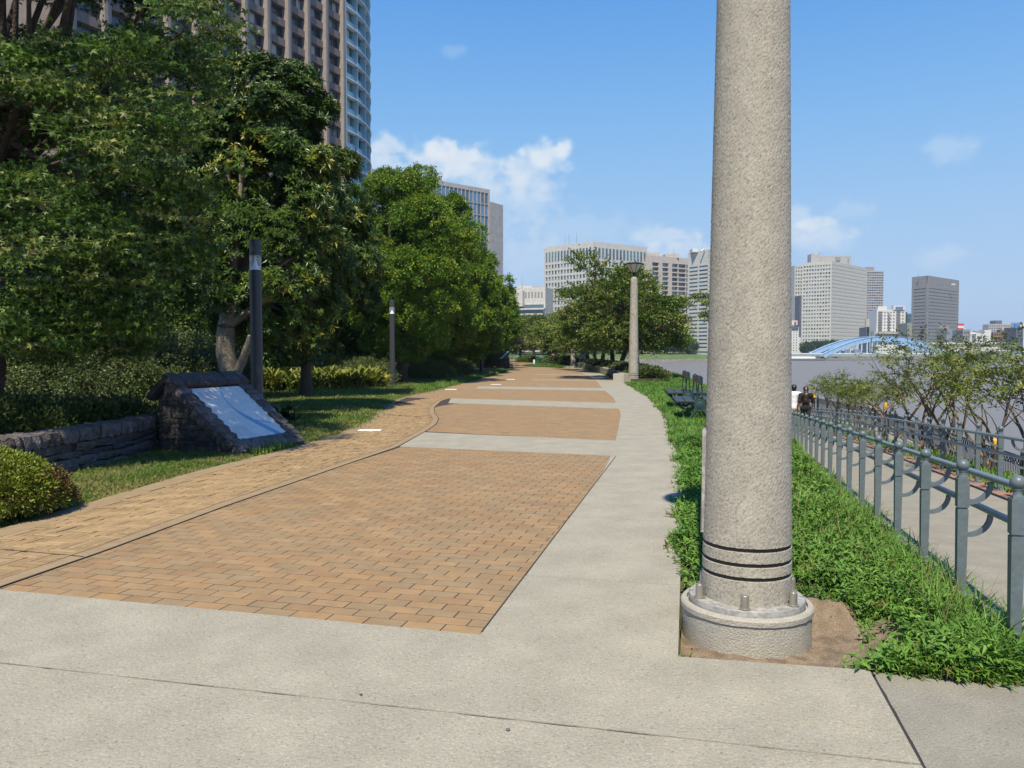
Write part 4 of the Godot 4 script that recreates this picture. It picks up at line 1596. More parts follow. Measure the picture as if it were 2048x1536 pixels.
func sign_plinth() -> void:
	var r := RandomNumberGenerator.new()
	r.seed = 4
	var A := on_level(474, 910, 0)
	var B := on_level(606, 886, 0)
	var dir := (B - A).normalized()          # along the path
	var inn := Vector3(dir.z, 0, -dir.x)     # away from the path
	if inn.x > 0: inn = -inn
	var o := thing("sign_plinth", "low dark stone plinth with a slanted white map panel facing the path", "sign", A)
	# local frame: u along dir, w inwards, y up
	var Lu := A.distance_to(B)
	var P := func(u: float, w: float, y: float) -> Vector3: return dir * u + inn * w + Vector3.UP * y
	var slope := func(w: float) -> float: return .06 + w * .80
	var wt := 1.17          # ridge
	var wb := 1.40          # back foot
	# solid core
	var m := MB.new()
	var pr := [Vector2(.1, -.05), Vector2(.1, slope.call(.1) - .07), Vector2(wt, slope.call(wt) - .09), Vector2(wb - .1, .68), Vector2(wb - .06, -.05)]
	for u in [.06, Lu - .06]:
		var mid: Vector3 = P.call(u, .8, .3)
		for k in pr.size():
			var a: Vector3 = P.call(u, pr[k].x, pr[k].y)
			var b: Vector3 = P.call(u, pr[(k + 1) % pr.size()].x, pr[(k + 1) % pr.size()].y)
			if u < .5: m.tri(mid, b, a)
			else: m.tri(mid, a, b)
	for k in pr.size() - 1:
		m.quad(P.call(.06, pr[k].x, pr[k].y), P.call(Lu - .06, pr[k].x, pr[k].y), P.call(Lu - .06, pr[k + 1].x, pr[k + 1].y), P.call(.06, pr[k + 1].x, pr[k + 1].y))
	part(o, "core", m, M.slate)
	# coursed side walls
	var y := 0.0
	while y < .92:
		var hh := r.randf_range(.065, .10)
		var w0: float = maxf((y + hh - .06) / .80 + .10, .12)
		var w1 := wb if y < .66 else lerpf(wb, wt + .05, (y - .66) / .35)
		for end in 2:
			var w := w0
			while w < w1 - .05:
				var l := minf(r.randf_range(.28, .62), w1 - w)
				if w1 - w - l < .12: l = w1 - w
				var blk := rough_block(Vector3(l - .008, hh - .008, .10), .007, r)
				var bs := Basis(inn, Vector3.UP, inn.cross(Vector3.UP))
				part(o, "stone", blk, [M.slate, M.slate, M.slate_warm][r.randi() % 3], P.call(.06 + r.randf_range(-.012, .012) if end == 0 else Lu - .06, w + l / 2, y + hh / 2), bs)
				w += l
		y += hh
	# rounded stones up both sloping edges
	var sl := atan(.80)
	var ub := (inn * cos(sl) + Vector3.UP * sin(sl)).normalized()
	var nb := (Vector3.UP * cos(sl) - inn * sin(sl)).normalized()
	for end in 2:
		var s := .1
		var len := wt / cos(sl)
		while s < len - .08:
			var l := r.randf_range(.12, .17)
			var blk := rough_block(Vector3(.26, .15, l - .012), .01, r)
			var bs := Basis(nb.cross(ub), nb, ub)
			var c: Vector3 = P.call(.10 if end == 0 else Lu - .10, 0, .06) + ub * (s + l / 2) - nb * .045
			part(o, "edge_stone", blk, [M.slate, M.slate_warm, M.slate_pale][r.randi() % 3], c, bs)
			s += l
	# flat stones at foot and ridge
	var u := .02
	while u < Lu - .05:
		var l := minf(r.randf_range(.16, .26), Lu - .02 - u)
		part(o, "foot_stone", rough_block(Vector3(l - .008, .12, .24), .008, r), M.slate_pale if r.randf() < .6 else M.slate_warm, P.call(u + l / 2, 0, .06) + ub * .06 - nb * .035, Basis(-dir * -1.0, nb, (dir).cross(nb)))
		u += l
	u = -.04
	while u < Lu + .02:
		var l := minf(r.randf_range(.22, .4), Lu + .04 - u)
		part(o, "ridge_stone", rough_block(Vector3(l - .008, .09, .26), .008, r), M.slate, P.call(u + l / 2, wt + .0, slope.call(wt) + .03), Basis(dir, nb, dir.cross(nb)))
		part(o, "ridge_stone", rough_block(Vector3(l - .008, .09, .42), .008, r), M.slate, P.call(u + l / 2, wt + .24, slope.call(wt) - .08), Basis(dir, (Vector3.UP * .75 + inn * .66).normalized(), dir.cross((Vector3.UP * .75 + inn * .66).normalized())))
		u += l
	# panel
	m = MB.new()
	var s0 := .19
	var s1 := wt / cos(sl) - .16
	var u0 := .22
	var u1 := Lu - .2
	var q := func(uu: float, ss: float, k: float) -> Vector3: return P.call(uu, 0, .06) + ub * ss + nb * k
	m.quad(q.call(u0, s0, .012), q.call(u1, s0, .012), q.call(u1, s1, .012), q.call(u0, s1, .012))
	m.t = PackedVector2Array([Vector2(1, 1), Vector2(1, 0), Vector2(0, 0), Vector2(0, 1)])
	var pm := mat("map_print", Color.WHITE, .28)
	pm.albedo_texture = sign_picture()
	part(o, "map_panel", m, pm)
	m = MB.new()
	m.box(q.call((u0 + u1) / 2, (s0 + s1) / 2, -.012), Vector3(u1 - u0, .04, s1 - s0), Basis(dir, nb, dir.cross(nb)))
	part(o, "panel_slab", m, M.metal_plate)

func stone_planter() -> void:
	var r := RandomNumberGenerator.new()
	r.seed = 9
	# front line of the wall, read from the photograph's foot and cap lines
	var pts := [on_level(312, 893, 0), on_level(296, 906, 0), on_level(240, 923, 0), on_level(150, 942, 0), stand(0, 8.55, 0), stand(-170, 8.2, 0), stand(-400, 8.1, 0)]
	var cv := Curve3D.new()
	for p in pts:
		cv.add_point(p)
	for k in range(1, pts.size() - 1):
		var tg: Vector3 = (pts[k + 1] - pts[k - 1]) * .18
		cv.set_point_in(k, -tg)
		cv.set_point_out(k, tg)
	var o := thing("stone_planter", "low curved planter wall of rough grey stone slabs with upright cap stones", "planter")
	var total := cv.get_baked_length()
	var H := .52
	var cap := .17
	var put := func(called: String, s: float, l: float, y: float, h: float, depth: float, out: float, m: Material) -> void:
		var a := cv.sample_baked(s)
		var b := cv.sample_baked(minf(s + l, total))
		var dir := (b - a).normalized()
		var face := Vector3(-dir.z, 0, dir.x)
		if face.dot(Vector3.ZERO - a) < 0: face = -face
		var bs := Basis(face.cross(Vector3.UP) * -1.0, Vector3.UP, face)
		part(o, called, rough_block(Vector3(l - .014, h - .012, depth), .011, r), m, (a + b) * .5 - face * (depth / 2 - out) + Vector3.UP * (y + h / 2), bs)
	var y := -.04
	while y < H - cap - .02:
		var h := minf(r.randf_range(.07, .11), H - cap - y)
		var s := 0.0
		while s < total - .1:
			var l := minf(r.randf_range(.3, .75), total - s)
			put.call("stone", s, l, y, h, .26, r.randf_range(-.025, .02), [M.slate_warm, M.slate_pale, M.slate][r.randi() % 3])
			s += l
		y += h
	var s2 := 0.0
	while s2 < total - .05:
		var l := r.randf_range(.10, .17)
		put.call("cap_stone", s2, l, H - cap, cap + r.randf_range(-.01, .01), .36, r.randf_range(.02, .05), [M.slate_pale, M.slate_pale, M.slate_warm][r.randi() % 3])
		s2 += l
	# earth inside
	var poly := PackedVector2Array()
	for k in 30:
		var p := cv.sample_baked(total * k / 29.0)
		p += (Vector3(-10.6, 0, -9.0) - p).normalized() * .22
		poly.append(Vector2(p.x, p.z))
	poly.append(Vector2(-14, -6.5)); poly.append(Vector2(-13.5, -12)); poly.append(Vector2(-9.5, -12.6))
	var m := MB.new()
	m.slab(poly, H - .12, .5)
	part(o, "planter_soil", m, M.turf_soil)

# ---------- people: bones with radii, joined smoothly and meshed as surface nets ----------
# bone: [from, to, radius from, radius to]
func body_mesh(bones: Array, cell: float, blend: float) -> MB:
	var lo := Vector3.ONE * 99.0
	var hi := Vector3.ONE * -99.0
	for b in bones:
		var r: float = maxf(b[2], b[3]) + blend + cell * 2
		for e in 2:
			lo = lo.min(b[e] - Vector3.ONE * r)
			hi = hi.max(b[e] + Vector3.ONE * r)
	var n := Vector3i(((hi - lo) / cell).ceil()) + Vector3i.ONE
	var f := PackedFloat32Array()
	f.resize(n.x * n.y * n.z)
	f.fill(1.0)
	for b in bones:
		var r: float = maxf(b[2], b[3]) + blend + cell * 2
		var p0 := Vector3i((((b[0] as Vector3).min(b[1]) - Vector3.ONE * r - lo) / cell).floor()).clamp(Vector3i.ZERO, n - Vector3i.ONE)
		var p1 := Vector3i((((b[0] as Vector3).max(b[1]) + Vector3.ONE * r - lo) / cell).ceil()).clamp(Vector3i.ZERO, n - Vector3i.ONE)
		var a: Vector3 = b[0]
		var ab: Vector3 = b[1] - b[0]
		var l2 := maxf(ab.length_squared(), 1e-6)
		for z in range(p0.z, p1.z + 1):
			for y in range(p0.y, p1.y + 1):
				for x in range(p0.x, p1.x + 1):
					var p := lo + Vector3(x, y, z) * cell
					var t := clampf((p - a).dot(ab) / l2, 0, 1)
					var d := (p - a - ab * t).length() - lerpf(b[2], b[3], t)
					var k := (z * n.y + y) * n.x + x
					var e := f[k]
					var h := maxf(blend - absf(e - d), 0.0) / blend
					f[k] = minf(e, d) - h * h * blend * .25
	var m := MB.new()
	var at := {}
	for z in n.z - 1:
		for y in n.y - 1:
			for x in n.x - 1:
				var k := (z * n.y + y) * n.x + x
				var sum := Vector3.ZERO
				var cnt := 0
				var v := [f[k], f[k + 1], f[k + n.x], f[k + n.x + 1], f[k + n.x * n.y], f[k + n.x * n.y + 1], f[k + n.x * n.y + n.x], f[k + n.x * n.y + n.x + 1]]
				var neg := 0
				for q in v:
					if q < 0.0: neg += 1
				if neg == 0 or neg == 8: continue
				for e in [[0, 1], [2, 3], [4, 5], [6, 7], [0, 2], [1, 3], [4, 6], [5, 7], [0, 4], [1, 5], [2, 6], [3, 7]]:
					var d0: float = v[e[0]]
					var d1: float = v[e[1]]
					if (d0 < 0.0) != (d1 < 0.0):
						var t := d0 / (d0 - d1)
						var c0 := Vector3(e[0] & 1, (e[0] >> 1) & 1, e[0] >> 2)
						var c1 := Vector3(e[1] & 1, (e[1] >> 1) & 1, e[1] >> 2)
						sum += c0.lerp(c1, t)
						cnt += 1
				at[Vector3i(x, y, z)] = m.vert(lo + (Vector3(x, y, z) + sum / cnt) * cell, Vector3.UP)
	var axes := [Vector3i(1, 0, 0), Vector3i(0, 1, 0), Vector3i(0, 0, 1)]
	for c in at.keys():
		for ax in 3:
			var u: Vector3i = axes[(ax + 1) % 3]
			var w: Vector3i = axes[(ax + 2) % 3]
			if not (at.has(c - u) and at.has(c - w) and at.has(c - u - w)): continue
			var k: int = (c.z * n.y + c.y) * n.x + c.x
			var q: Vector3i = c + axes[ax]
			var k2: int = (q.z * n.y + q.y) * n.x + q.x
			if (f[k] < 0.0) == (f[k2] < 0.0): continue
			var a: int = at[c]
			var b: int = at[c - u]
			var d: int = at[c - u - w]
			var e: int = at[c - w]
			if f[k] < 0.0: m.i.append_array([a, d, b, a, e, d])
			else: m.i.append_array([a, b, d, a, d, e])
	smooth(m)
	return m

func people() -> void:
	mat("skin", lin(.42, .24, .15), .5)
	mat("white_cotton", lin(.74, .76, .80), .9)
	mat("black_cotton", lin(.012, .012, .014), .85)
	mat("dark_denim", lin(.02, .022, .03), .9)
	mat("khaki_cotton", lin(.30, .25, .17), .9)
	mat("dark_hair", lin(.018, .011, .010), .38)
	mat("brown_hair", lin(.045, .020, .015), .4)
	mat("pink_cotton", lin(.50, .12, .20), .85)
	mat("pale_pink_cotton", lin(.42, .17, .22), .9)
	var g := stand(1613, 31.0, 0)
	g.y = ramp_y(-g.z)
	walker(g, "person with long dark brown hair and black clothes walking down the ramp", {"h": 1.0, "shirt": M.black_cotton, "legs": M.dark_denim, "shoes": M.white_cotton, "hair": M.brown_hair, "long": true, "step": 1.0})
	g = stand(1589, 31.3, 0)
	g.y = ramp_y(-g.z)
	walker(g, "person in a white short sleeved shirt walking down the ramp beside the long haired one", {"h": 1.04, "shirt": M.white_cotton, "legs": M.khaki_cotton, "shoes": M.dark_denim, "hair": M.dark_hair, "long": false, "step": -1.0})
	# bent figure in pink by the far pillar
	var at := on_level(1106, 726, 0)
	var o := thing("person", "person in pink clothes bending forward beside the far lamp pillar", "person", at, -1.2)
	var hip := Vector3(0, .92, .05)
	var chest := Vector3(0, 1.22, -.22)
	var head := Vector3(0, 1.36, -.46)
	var bones := [[Vector3(.09, .08, .02), Vector3(.10, .5, -.03), .045, .06], [Vector3(.10, .5, -.03), hip + Vector3(.09, 0, 0), .065, .085], [Vector3(-.09, .08, .06), Vector3(-.10, .5, 0), .045, .06], [Vector3(-.10, .5, 0), hip - Vector3(.09, 0, 0), .065, .085], [hip, chest, .13, .14], [chest + Vector3(-.13, .03, 0), chest + Vector3(.13, .03, 0), .075, .075], [chest + Vector3(.17, .02, 0), Vector3(.22, .98, -.4), .05, .042], [Vector3(.22, .98, -.4), Vector3(.18, .86, -.6), .04, .034], [chest + Vector3(-.17, .02, 0), Vector3(-.22, .98, -.4), .05, .042], [Vector3(-.22, .98, -.4), Vector3(-.18, .86, -.6), .04, .034], [chest, head, .06, .055], [head, head + Vector3(0, .06, -.03), .095, .10]]
	part(o, "body", body_mesh(bones, .03, .05), M.skin)
	part(o, "jacket", body_mesh([[hip + Vector3(0, -.02, 0), chest, .165, .175], [chest + Vector3(-.15, .02, 0), chest + Vector3(.15, .02, 0), .09, .09], [chest + Vector3(.17, .02, 0), Vector3(.22, .98, -.4), .072, .06], [chest + Vector3(-.17, .02, 0), Vector3(-.22, .98, -.4), .072, .06]], .03, .05), M.pink_cotton)
	part(o, "trousers", body_mesh([[Vector3(.09, .12, .02), Vector3(.10, .5, -.03), .065, .08], [Vector3(.10, .5, -.03), hip + Vector3(.08, 0, 0), .085, .11], [Vector3(-.09, .12, .06), Vector3(-.10, .5, 0), .065, .08], [Vector3(-.10, .5, 0), hip - Vector3(.08, 0, 0), .085, .11], [hip + Vector3(-.07, .02, 0), hip + Vector3(.07, .02, 0), .12, .12]], .03, .05), M.pale_pink_cotton)
	part(o, "hat", body_mesh([[head + Vector3(0, .09, 0), head + Vector3(0, .11, -.02), .115, .10]], .025, .03), M.pink_cotton)

func walker(at: Vector3, label: String, w: Dictionary) -> void:
	var s: float = w.step
	var k: float = w.h
	var o := thing("person", label, "person", at, -.05, "people on the ramp")
	o.scale = Vector3.ONE * k
	# facing -z
	var hipL := Vector3(-.09, .86, 0)
	var hipR := Vector3(.09, .86, 0)
	var kneeL := Vector3(-.10, .47, -.09 * s - .02)
	var kneeR := Vector3(.10, .47, .06 * s - .02)
	var ankL := Vector3(-.09, .085, -.18 * s)
	var ankR := Vector3(.09, .085 + .05, .24 * s)
	var shL := Vector3(-.19, 1.34, 0)
	var shR := Vector3(.19, 1.34, 0)
	var elL := Vector3(-.25, 1.08, .06 * s)
	var elR := Vector3(.25, 1.08, -.06 * s)
	var wrL := Vector3(-.25, .86, .02 * s - .05)
	var wrR := Vector3(.25, .86, -.14 * s - .02)
	var neck := Vector3(0, 1.42, .0)
	var head := Vector3(0, 1.53, -.02)
	var bones := [[hipL, kneeL, .082, .058], [kneeL, ankL, .055, .036], [hipR, kneeR, .082, .058], [kneeR, ankR, .055, .036], [ankL, ankL + Vector3(0, -.05, -.15), .04, .03], [ankR, ankR + Vector3(0, -.06, -.13), .04, .03], [Vector3(0, .9, 0), Vector3(0, 1.1, 0), .115, .10], [Vector3(0, 1.1, 0), Vector3(0, 1.3, .0), .11, .12], [shL, shR, .06, .06], [shL, elL, .048, .04], [elL, wrL, .038, .027], [shR, elR, .048, .04], [elR, wrR, .038, .027], [Vector3(0, 1.34, 0), neck, .06, .05], [neck, head, .05, .06], [head + Vector3(0, -.02, -.02), head + Vector3(0, .055, .0), .075, .09], [head + Vector3(0, -.03, -.09), head + Vector3(0, -.03, -.11), .015, .01]]
	for side in 2:
		var wr := wrL if side == 0 else wrR
		var sg := -1.0 if side == 0 else 1.0
		bones.append([wr, wr + Vector3(0, -.07, -.01), .028, .032])
		for q in 4:
			bones.append([wr + Vector3(0, -.075, -.03 + q * .018), wr + Vector3(-sg * .012, -.15 + absf(q - 1.5) * .012, -.04 + q * .018), .0095, .008])
		bones.append([wr + Vector3(-sg * .01, -.03, -.025), wr + Vector3(-sg * .02, -.085, -.06), .011, .009])
	part(o, "body", body_mesh(bones, .021, .035), M.skin)
	part(o, "shirt", body_mesh([[Vector3(0, .84, 0), Vector3(0, 1.1, 0), .15, .125], [Vector3(0, 1.1, 0), Vector3(0, 1.3, 0), .13, .145], [shL, shR, .082, .082], [shL, elL.lerp(shL, .0 if w.long else .35), .068, .06], [shR, elR.lerp(shR, .0 if w.long else .35), .068, .06]], .022, .045), w.shirt)
	part(o, "trousers", body_mesh([[hipL, kneeL, .10, .075], [kneeL, ankL + Vector3(0, .03, 0), .073, .058], [hipR, kneeR, .10, .075], [kneeR, ankR + Vector3(0, .03, 0), .073, .058], [hipL, hipR, .115, .115]], .022, .04), w.legs)
	part(o, "shoes", body_mesh([[ankL + Vector3(0, -.035, .03), ankL + Vector3(0, -.05, -.15), .045, .038], [ankR + Vector3(0, -.035, .03), ankR + Vector3(0, -.06, -.13), .045, .038]], .018, .02), w.shoes)
	var hair := [[head + Vector3(0, .02, .015), head + Vector3(0, .07, .005), .098, .10], [head + Vector3(0, -.03, .04), head + Vector3(0, .03, .03), .075, .09]]
	if w.long:
		hair.append([head + Vector3(0, 0, .06), Vector3(-.03, 1.15, .15), .085, .08])
		hair.append([Vector3(-.03, 1.35, .13), Vector3(.05, 1.08, .16), .09, .045])
		hair.append([Vector3(.04, 1.38, .12), Vector3(-.08, 1.06, .15), .085, .035])
	part(o, "hair", body_mesh(hair, .02, .03), w.hair)

# ---------- leaves ----------
func star_leaf(m: MB, o: Vector3, b: Basis, s: float) -> void:
	# five pointed lobes, cupped a little
	var ring := []
	for k in 11:
		var a := deg_to_rad(-150.0 + 30.0 * k)
		var r := 1.0
		if k % 2 == 0: r = .40
		if k == 1 or k == 9: r = .78
		if k == 0 or k == 10: r = .34
		ring.append(o + b * Vector3(sin(a) * r, -absf(sin(a)) * r * .42 - r * r * .1, -cos(a) * r + .15) * s)
	var mid := o + b * Vector3(0, .05, .1) * s
	for k in 10:
		m.tri(mid, ring[k + 1], ring[k])

func plain_leaf(m: MB, o: Vector3, dir: Vector3, side: Vector3, l: float, w: float, sag := .15) -> void:
	var nn := dir.cross(side).normalized()
	var a := o + dir * l * .45 + side * w - nn * l * .06
	var b := o + dir * l * .45 - side * w - nn * l * .06
	var mid := o + dir * l * .5 + nn * l * .04
	var tip := o + dir * l + Vector3.DOWN * l * sag
	m.tri(o, mid, a)
	m.tri(mid, tip, a)
	m.tri(o, b, mid)
	m.tri(mid, b, tip)

func leaf_cluster(kind: String, sd: int) -> ArrayMesh:
	var r := RandomNumberGenerator.new()
	r.seed = sd
	var m := MB.new()
	var tint := func(lo: float, hi: float) -> void:
		var t := r.randf_range(lo, hi)
		m.col = Color(t * r.randf_range(.9, 1.12), t, t * r.randf_range(.85, 1.1))
	if kind == "gum":
		for k in 11:
			tint.call(.6, 1.4)
			var a := r.randf() * TAU
			var out := Vector3(cos(a), r.randf_range(-.6, .5), sin(a)).normalized()
			var o := out * r.randf_range(.06, .26)
			var hang := Basis(Vector3.UP, r.randf() * TAU) * Basis(Vector3.RIGHT, r.randf_range(-1.7, -.2)) * Basis(Vector3.BACK, r.randfn(0, .6))
			star_leaf(m, o, hang, r.randf_range(.038, .064))
			m.col = Color(1.6, 1.2, .5)
			m.quad(Vector3.ZERO, Vector3(0, .004, 0), o + Vector3(0, .003, 0), o)
	elif kind == "rosette":
		for k in 17:
			tint.call(.65, 1.35)
			var a := TAU * k / 17 * 2.6 + r.randf() * .4
			var up := r.randf_range(-.2, 1.1)
			var dir := Vector3(cos(a), up, sin(a)).normalized()
			plain_leaf(m, Vector3.UP * r.randf_range(-.06, .03) + dir * .01, dir, Vector3(-sin(a), 0, cos(a)), r.randf_range(.07, .115), .014, .1)
	elif kind == "camphor":
		for k in 30:
			tint.call(.6, 1.4)
			var dir := Vector3(r.randfn(), r.randfn() * .8 + .5, r.randfn()).normalized()
			var o := dir * r.randf_range(.04, .2)
			var side := dir.cross(Vector3(r.randfn(), r.randfn(), r.randfn())).normalized()
			plain_leaf(m, o, (dir + Vector3(r.randfn(), r.randfn(), r.randfn()) * .5).normalized(), side, r.randf_range(.09, .14), .028, .1)
	elif kind == "cherry":
		for k in 26:
			tint.call(.6, 1.4)
			var t := r.randf()
			var o := Vector3(r.randfn() * .05, -.12 * t * t + .02, -t * .62)
			var a := r.randf() * TAU
			var dir := Vector3(cos(a), r.randf_range(-.9, .5), sin(a) - .4).normalized()
			plain_leaf(m, o, dir, dir.cross(Vector3(r.randfn() * .4, 1, r.randfn() * .4)).normalized(), r.randf_range(.09, .14), .03, .25)
	elif kind == "myrtle":
		for k in 22:
			tint.call(.65, 1.35)
			var t := r.randf()
			var o := Vector3(r.randfn() * .02, t * .03, -t * .34)
			var a := r.randf() * TAU
			var dir := Vector3(cos(a), r.randf_range(-.3, .8), sin(a) - .3).normalized()
			plain_leaf(m, o, dir, dir.cross(Vector3(r.randfn() * .3, 1, r.randfn() * .3)).normalized(), r.randf_range(.035, .06), .014, .1)
	elif kind == "hedge":
		for k in 26:
			tint.call(.6, 1.4)
			var dir := Vector3(r.randfn(), r.randfn(), r.randfn()).normalized()
			var o := dir * r.randf_range(.02, .15)
			plain_leaf(m, o, (dir + Vector3(0, .3, 0)).normalized(), dir.cross(Vector3(r.randfn(), r.randfn(), r.randfn())).normalized(), r.randf_range(.05, .08), .02, .05)
	elif kind == "azalea":
		for k in 34:
			tint.call(.6, 1.4)
			var dir := Vector3(r.randfn(), absf(r.randfn()) * .9, r.randfn()).normalized()
			var o := dir * r.randf_range(.0, .06)
			plain_leaf(m, o, dir, dir.cross(Vector3(r.randfn(), r.randfn(), r.randfn())).normalized(), r.randf_range(.02, .036), .008, .05)
	elif kind == "weed":
		for k in 17:
			tint.call(.65, 1.35)
			var a := r.randf() * TAU
			var dir := Vector3(cos(a), r.randf_range(-.1, .9), sin(a)).normalized()
			var o := Vector3(r.randfn() * .03, r.randf_range(.01, .07), r.randfn() * .03)
			plain_leaf(m, o, dir, Vector3(-sin(a), 0, cos(a)), r.randf_range(.04, .085), r.randf_range(.007, .013), .25)
	elif kind == "strap":
		for k in 15:
			tint.call(.6, 1.35)
			var a := r.randf() * TAU
			var out := Vector3(cos(a), 0, sin(a))
			var side := Vector3(-sin(a), 0, cos(a))
			var l := r.randf_range(.35, .62)
			var y0 := r.randf_range(.1, .5)
			var lean := r.randf_range(.5, 1.5)
			var prev := Vector3(0, y0, 0) + out * .03
			var pw := .012
			for s in range(1, 5):
				var f := s / 4.0
				var p := Vector3(0, y0, 0) + out * (sin(lean * f) * l * .75 + .03) + Vector3.UP * (f * l * .75 - f * f * lean * l * .42)
				var cw: float = [.034, .042, .030, .003][s - 1]
				m.quad(prev - side * pw, prev + side * pw, p + side * cw, p - side * cw)
				prev = p
				pw = cw
		m.col = Color(.5, .6, .4)
		for k in 4:
			var q := Vector3(r.randfn() * .05, 0, r.randfn() * .05)
			m.tube([q, q + Vector3(0, .5, 0)], [.012, .008], 4, false)
	return m.mesh()

var clusters := {}
func cluster(kind: String, v: int) -> ArrayMesh:
	var key := "%s%d" % [kind, v]
	if not clusters.has(key):
		clusters[key] = leaf_cluster(kind, 100 + v * 17 + kind.length())
	return clusters[key]

# a frame whose y axis is n, turned at random about it
func facing(n: Vector3) -> Basis:
	var a := n.cross(Vector3(rng.randfn(), rng.randfn(), rng.randfn())).normalized()
	return Basis(a, n, a.cross(n))

# a frame whose -z axis is dir, y as upright as can be
func along(dir: Vector3) -> Basis:
	var z := -dir.normalized()
	var x := Vector3.UP.cross(z)
	x = Vector3.RIGHT if x.length() < .05 else x.normalized()
	return Basis(x, z.cross(x), z)

func limb(m: MB, a: Vector3, b: Vector3, r0: float, r1: float, bend: float, sides := 7) -> Array:
	var pts := []
	var rad := []
	var n := 6
	var off := Vector3(rng.randfn(), rng.randfn() * .4, rng.randfn()) * bend * a.distance_to(b)
	for k in n + 1:
		var f := float(k) / n
		pts.append(a.lerp(b, f) + off * sin(f * PI) + Vector3.UP * sin(f * PI) * bend * .3 * a.distance_to(b))
		rad.append(lerpf(r0, r1, f))
	m.tube(pts, rad, sides, true)
	return pts

# opts: h, crown (centre), radii, lobes, lobe_r, per_lobe, kind, mat, bark, cols [[Color, share]...], size, trunk_r, fork, style
func tree(called: String, label: String, group: String, at: Vector3, w: Dictionary) -> Node3D:
	var o := thing(called, label, "tree", at, 0, group)
	var m := MB.new()
	var fork: Vector3 = w.get("fork", Vector3(0, w.h * .35, 0))
	var tr: float = w.trunk_r
	var pts := [Vector3(0, -.15, 0), Vector3(0, .05, 0) + fork * .06, fork * .35 + Vector3(rng.randfn(), 0, rng.randfn()) * tr * .4, fork * .7 + Vector3(rng.randfn(), 0, rng.randfn()) * tr * .3, fork]
	m.tube(pts, [tr * 1.35, tr * 1.1, tr * .95, tr * .88, tr * .8], 12)
	part(o, "trunk", m, w.bark)
	m = MB.new()
	var c: Vector3 = w.crown
	var R: Vector3 = w.radii
	var xf := [[], []]
	var cl := [[], []]
	var lobes := []
	var L: int = w.lobes
	for k in L:
		var dir := Vector3(rng.randfn(), rng.randfn() + w.get("lift", .25), rng.randfn()).normalized()
		var f := rng.randf_range(.62, .95) if rng.randf() < .85 else rng.randf_range(.2, .6)
		var p := c + dir * R * f
		if p.y < w.get("floor", 1.6): p.y = w.get("floor", 1.6) + rng.randf() * .5
		lobes.append(p)
		if k < w.get("limbs", 16):
			limb(m, fork.lerp(c, rng.randf_range(0, .7)) if k > 3 else fork, p, tr * rng.randf_range(.3, .55), .012, .07)
	limb(m, fork, c + Vector3(0, R.y * .55, 0), tr * .75, .03, .04, 9)
	for p in w.get("extra", []):
		lobes.append(p)
		limb(m, fork.lerp(c, rng.randf_range(0, .5)), p, tr * .3, .012, .07)
	part(o, "limbs", m, w.bark)
	var cols: Array = w.cols
	for p in lobes:
		var rl: float = w.lobe_r * rng.randf_range(.65, 1.25)
		var hue := rng.randf()
		for q in w.per_lobe:
			var dir := Vector3(rng.randfn(), rng.randfn() + .3, rng.randfn()).normalized()
			var lead: Vector3 = ((p - c) / R).normalized() * .7 + Vector3.UP * .5
			if dir.dot(lead) < -.1: dir = -dir
			var pos: Vector3 = p + dir * Vector3(1, w.get("flat", .8), 1) * rl * rng.randf_range(.72, 1.05)
			var outw := ((pos - c) / R).normalized()
			var b: Basis
			var st: String = w.get("style", "up")
			if st == "up":
				b = facing((dir * .7 + outw * .6 + Vector3.UP * .5).normalized())
			elif st == "hang":
				b = Basis(Vector3.UP, rng.randf() * TAU)
			else:
				b = along((outw * Vector3(1, .35, 1) + dir * .5 + Vector3(0, w.get("dip", .05), 0)).normalized()) * Basis(Vector3.BACK, rng.randfn(0, .6))
			var s: float = w.size * rng.randf_range(.75, 1.3)
			var pick := rng.randf() * .7 + hue * .3
			var col: Color = cols[0][0]
			for e in cols:
				col = e[0]
				pick -= e[1]
				if pick < 0: break
			var v := rng.randi() % 2
			xf[v].append(Transform3D(b.scaled(Vector3.ONE * s), pos))
			cl[v].append(col * rng.randf_range(.75, 1.25))
	for v in 2:
		var mm := many(o, "crown", cluster(w.kind, v), w.mat, xf[v], cl[v])
		mm.set_meta("kind", "stuff")
	return o

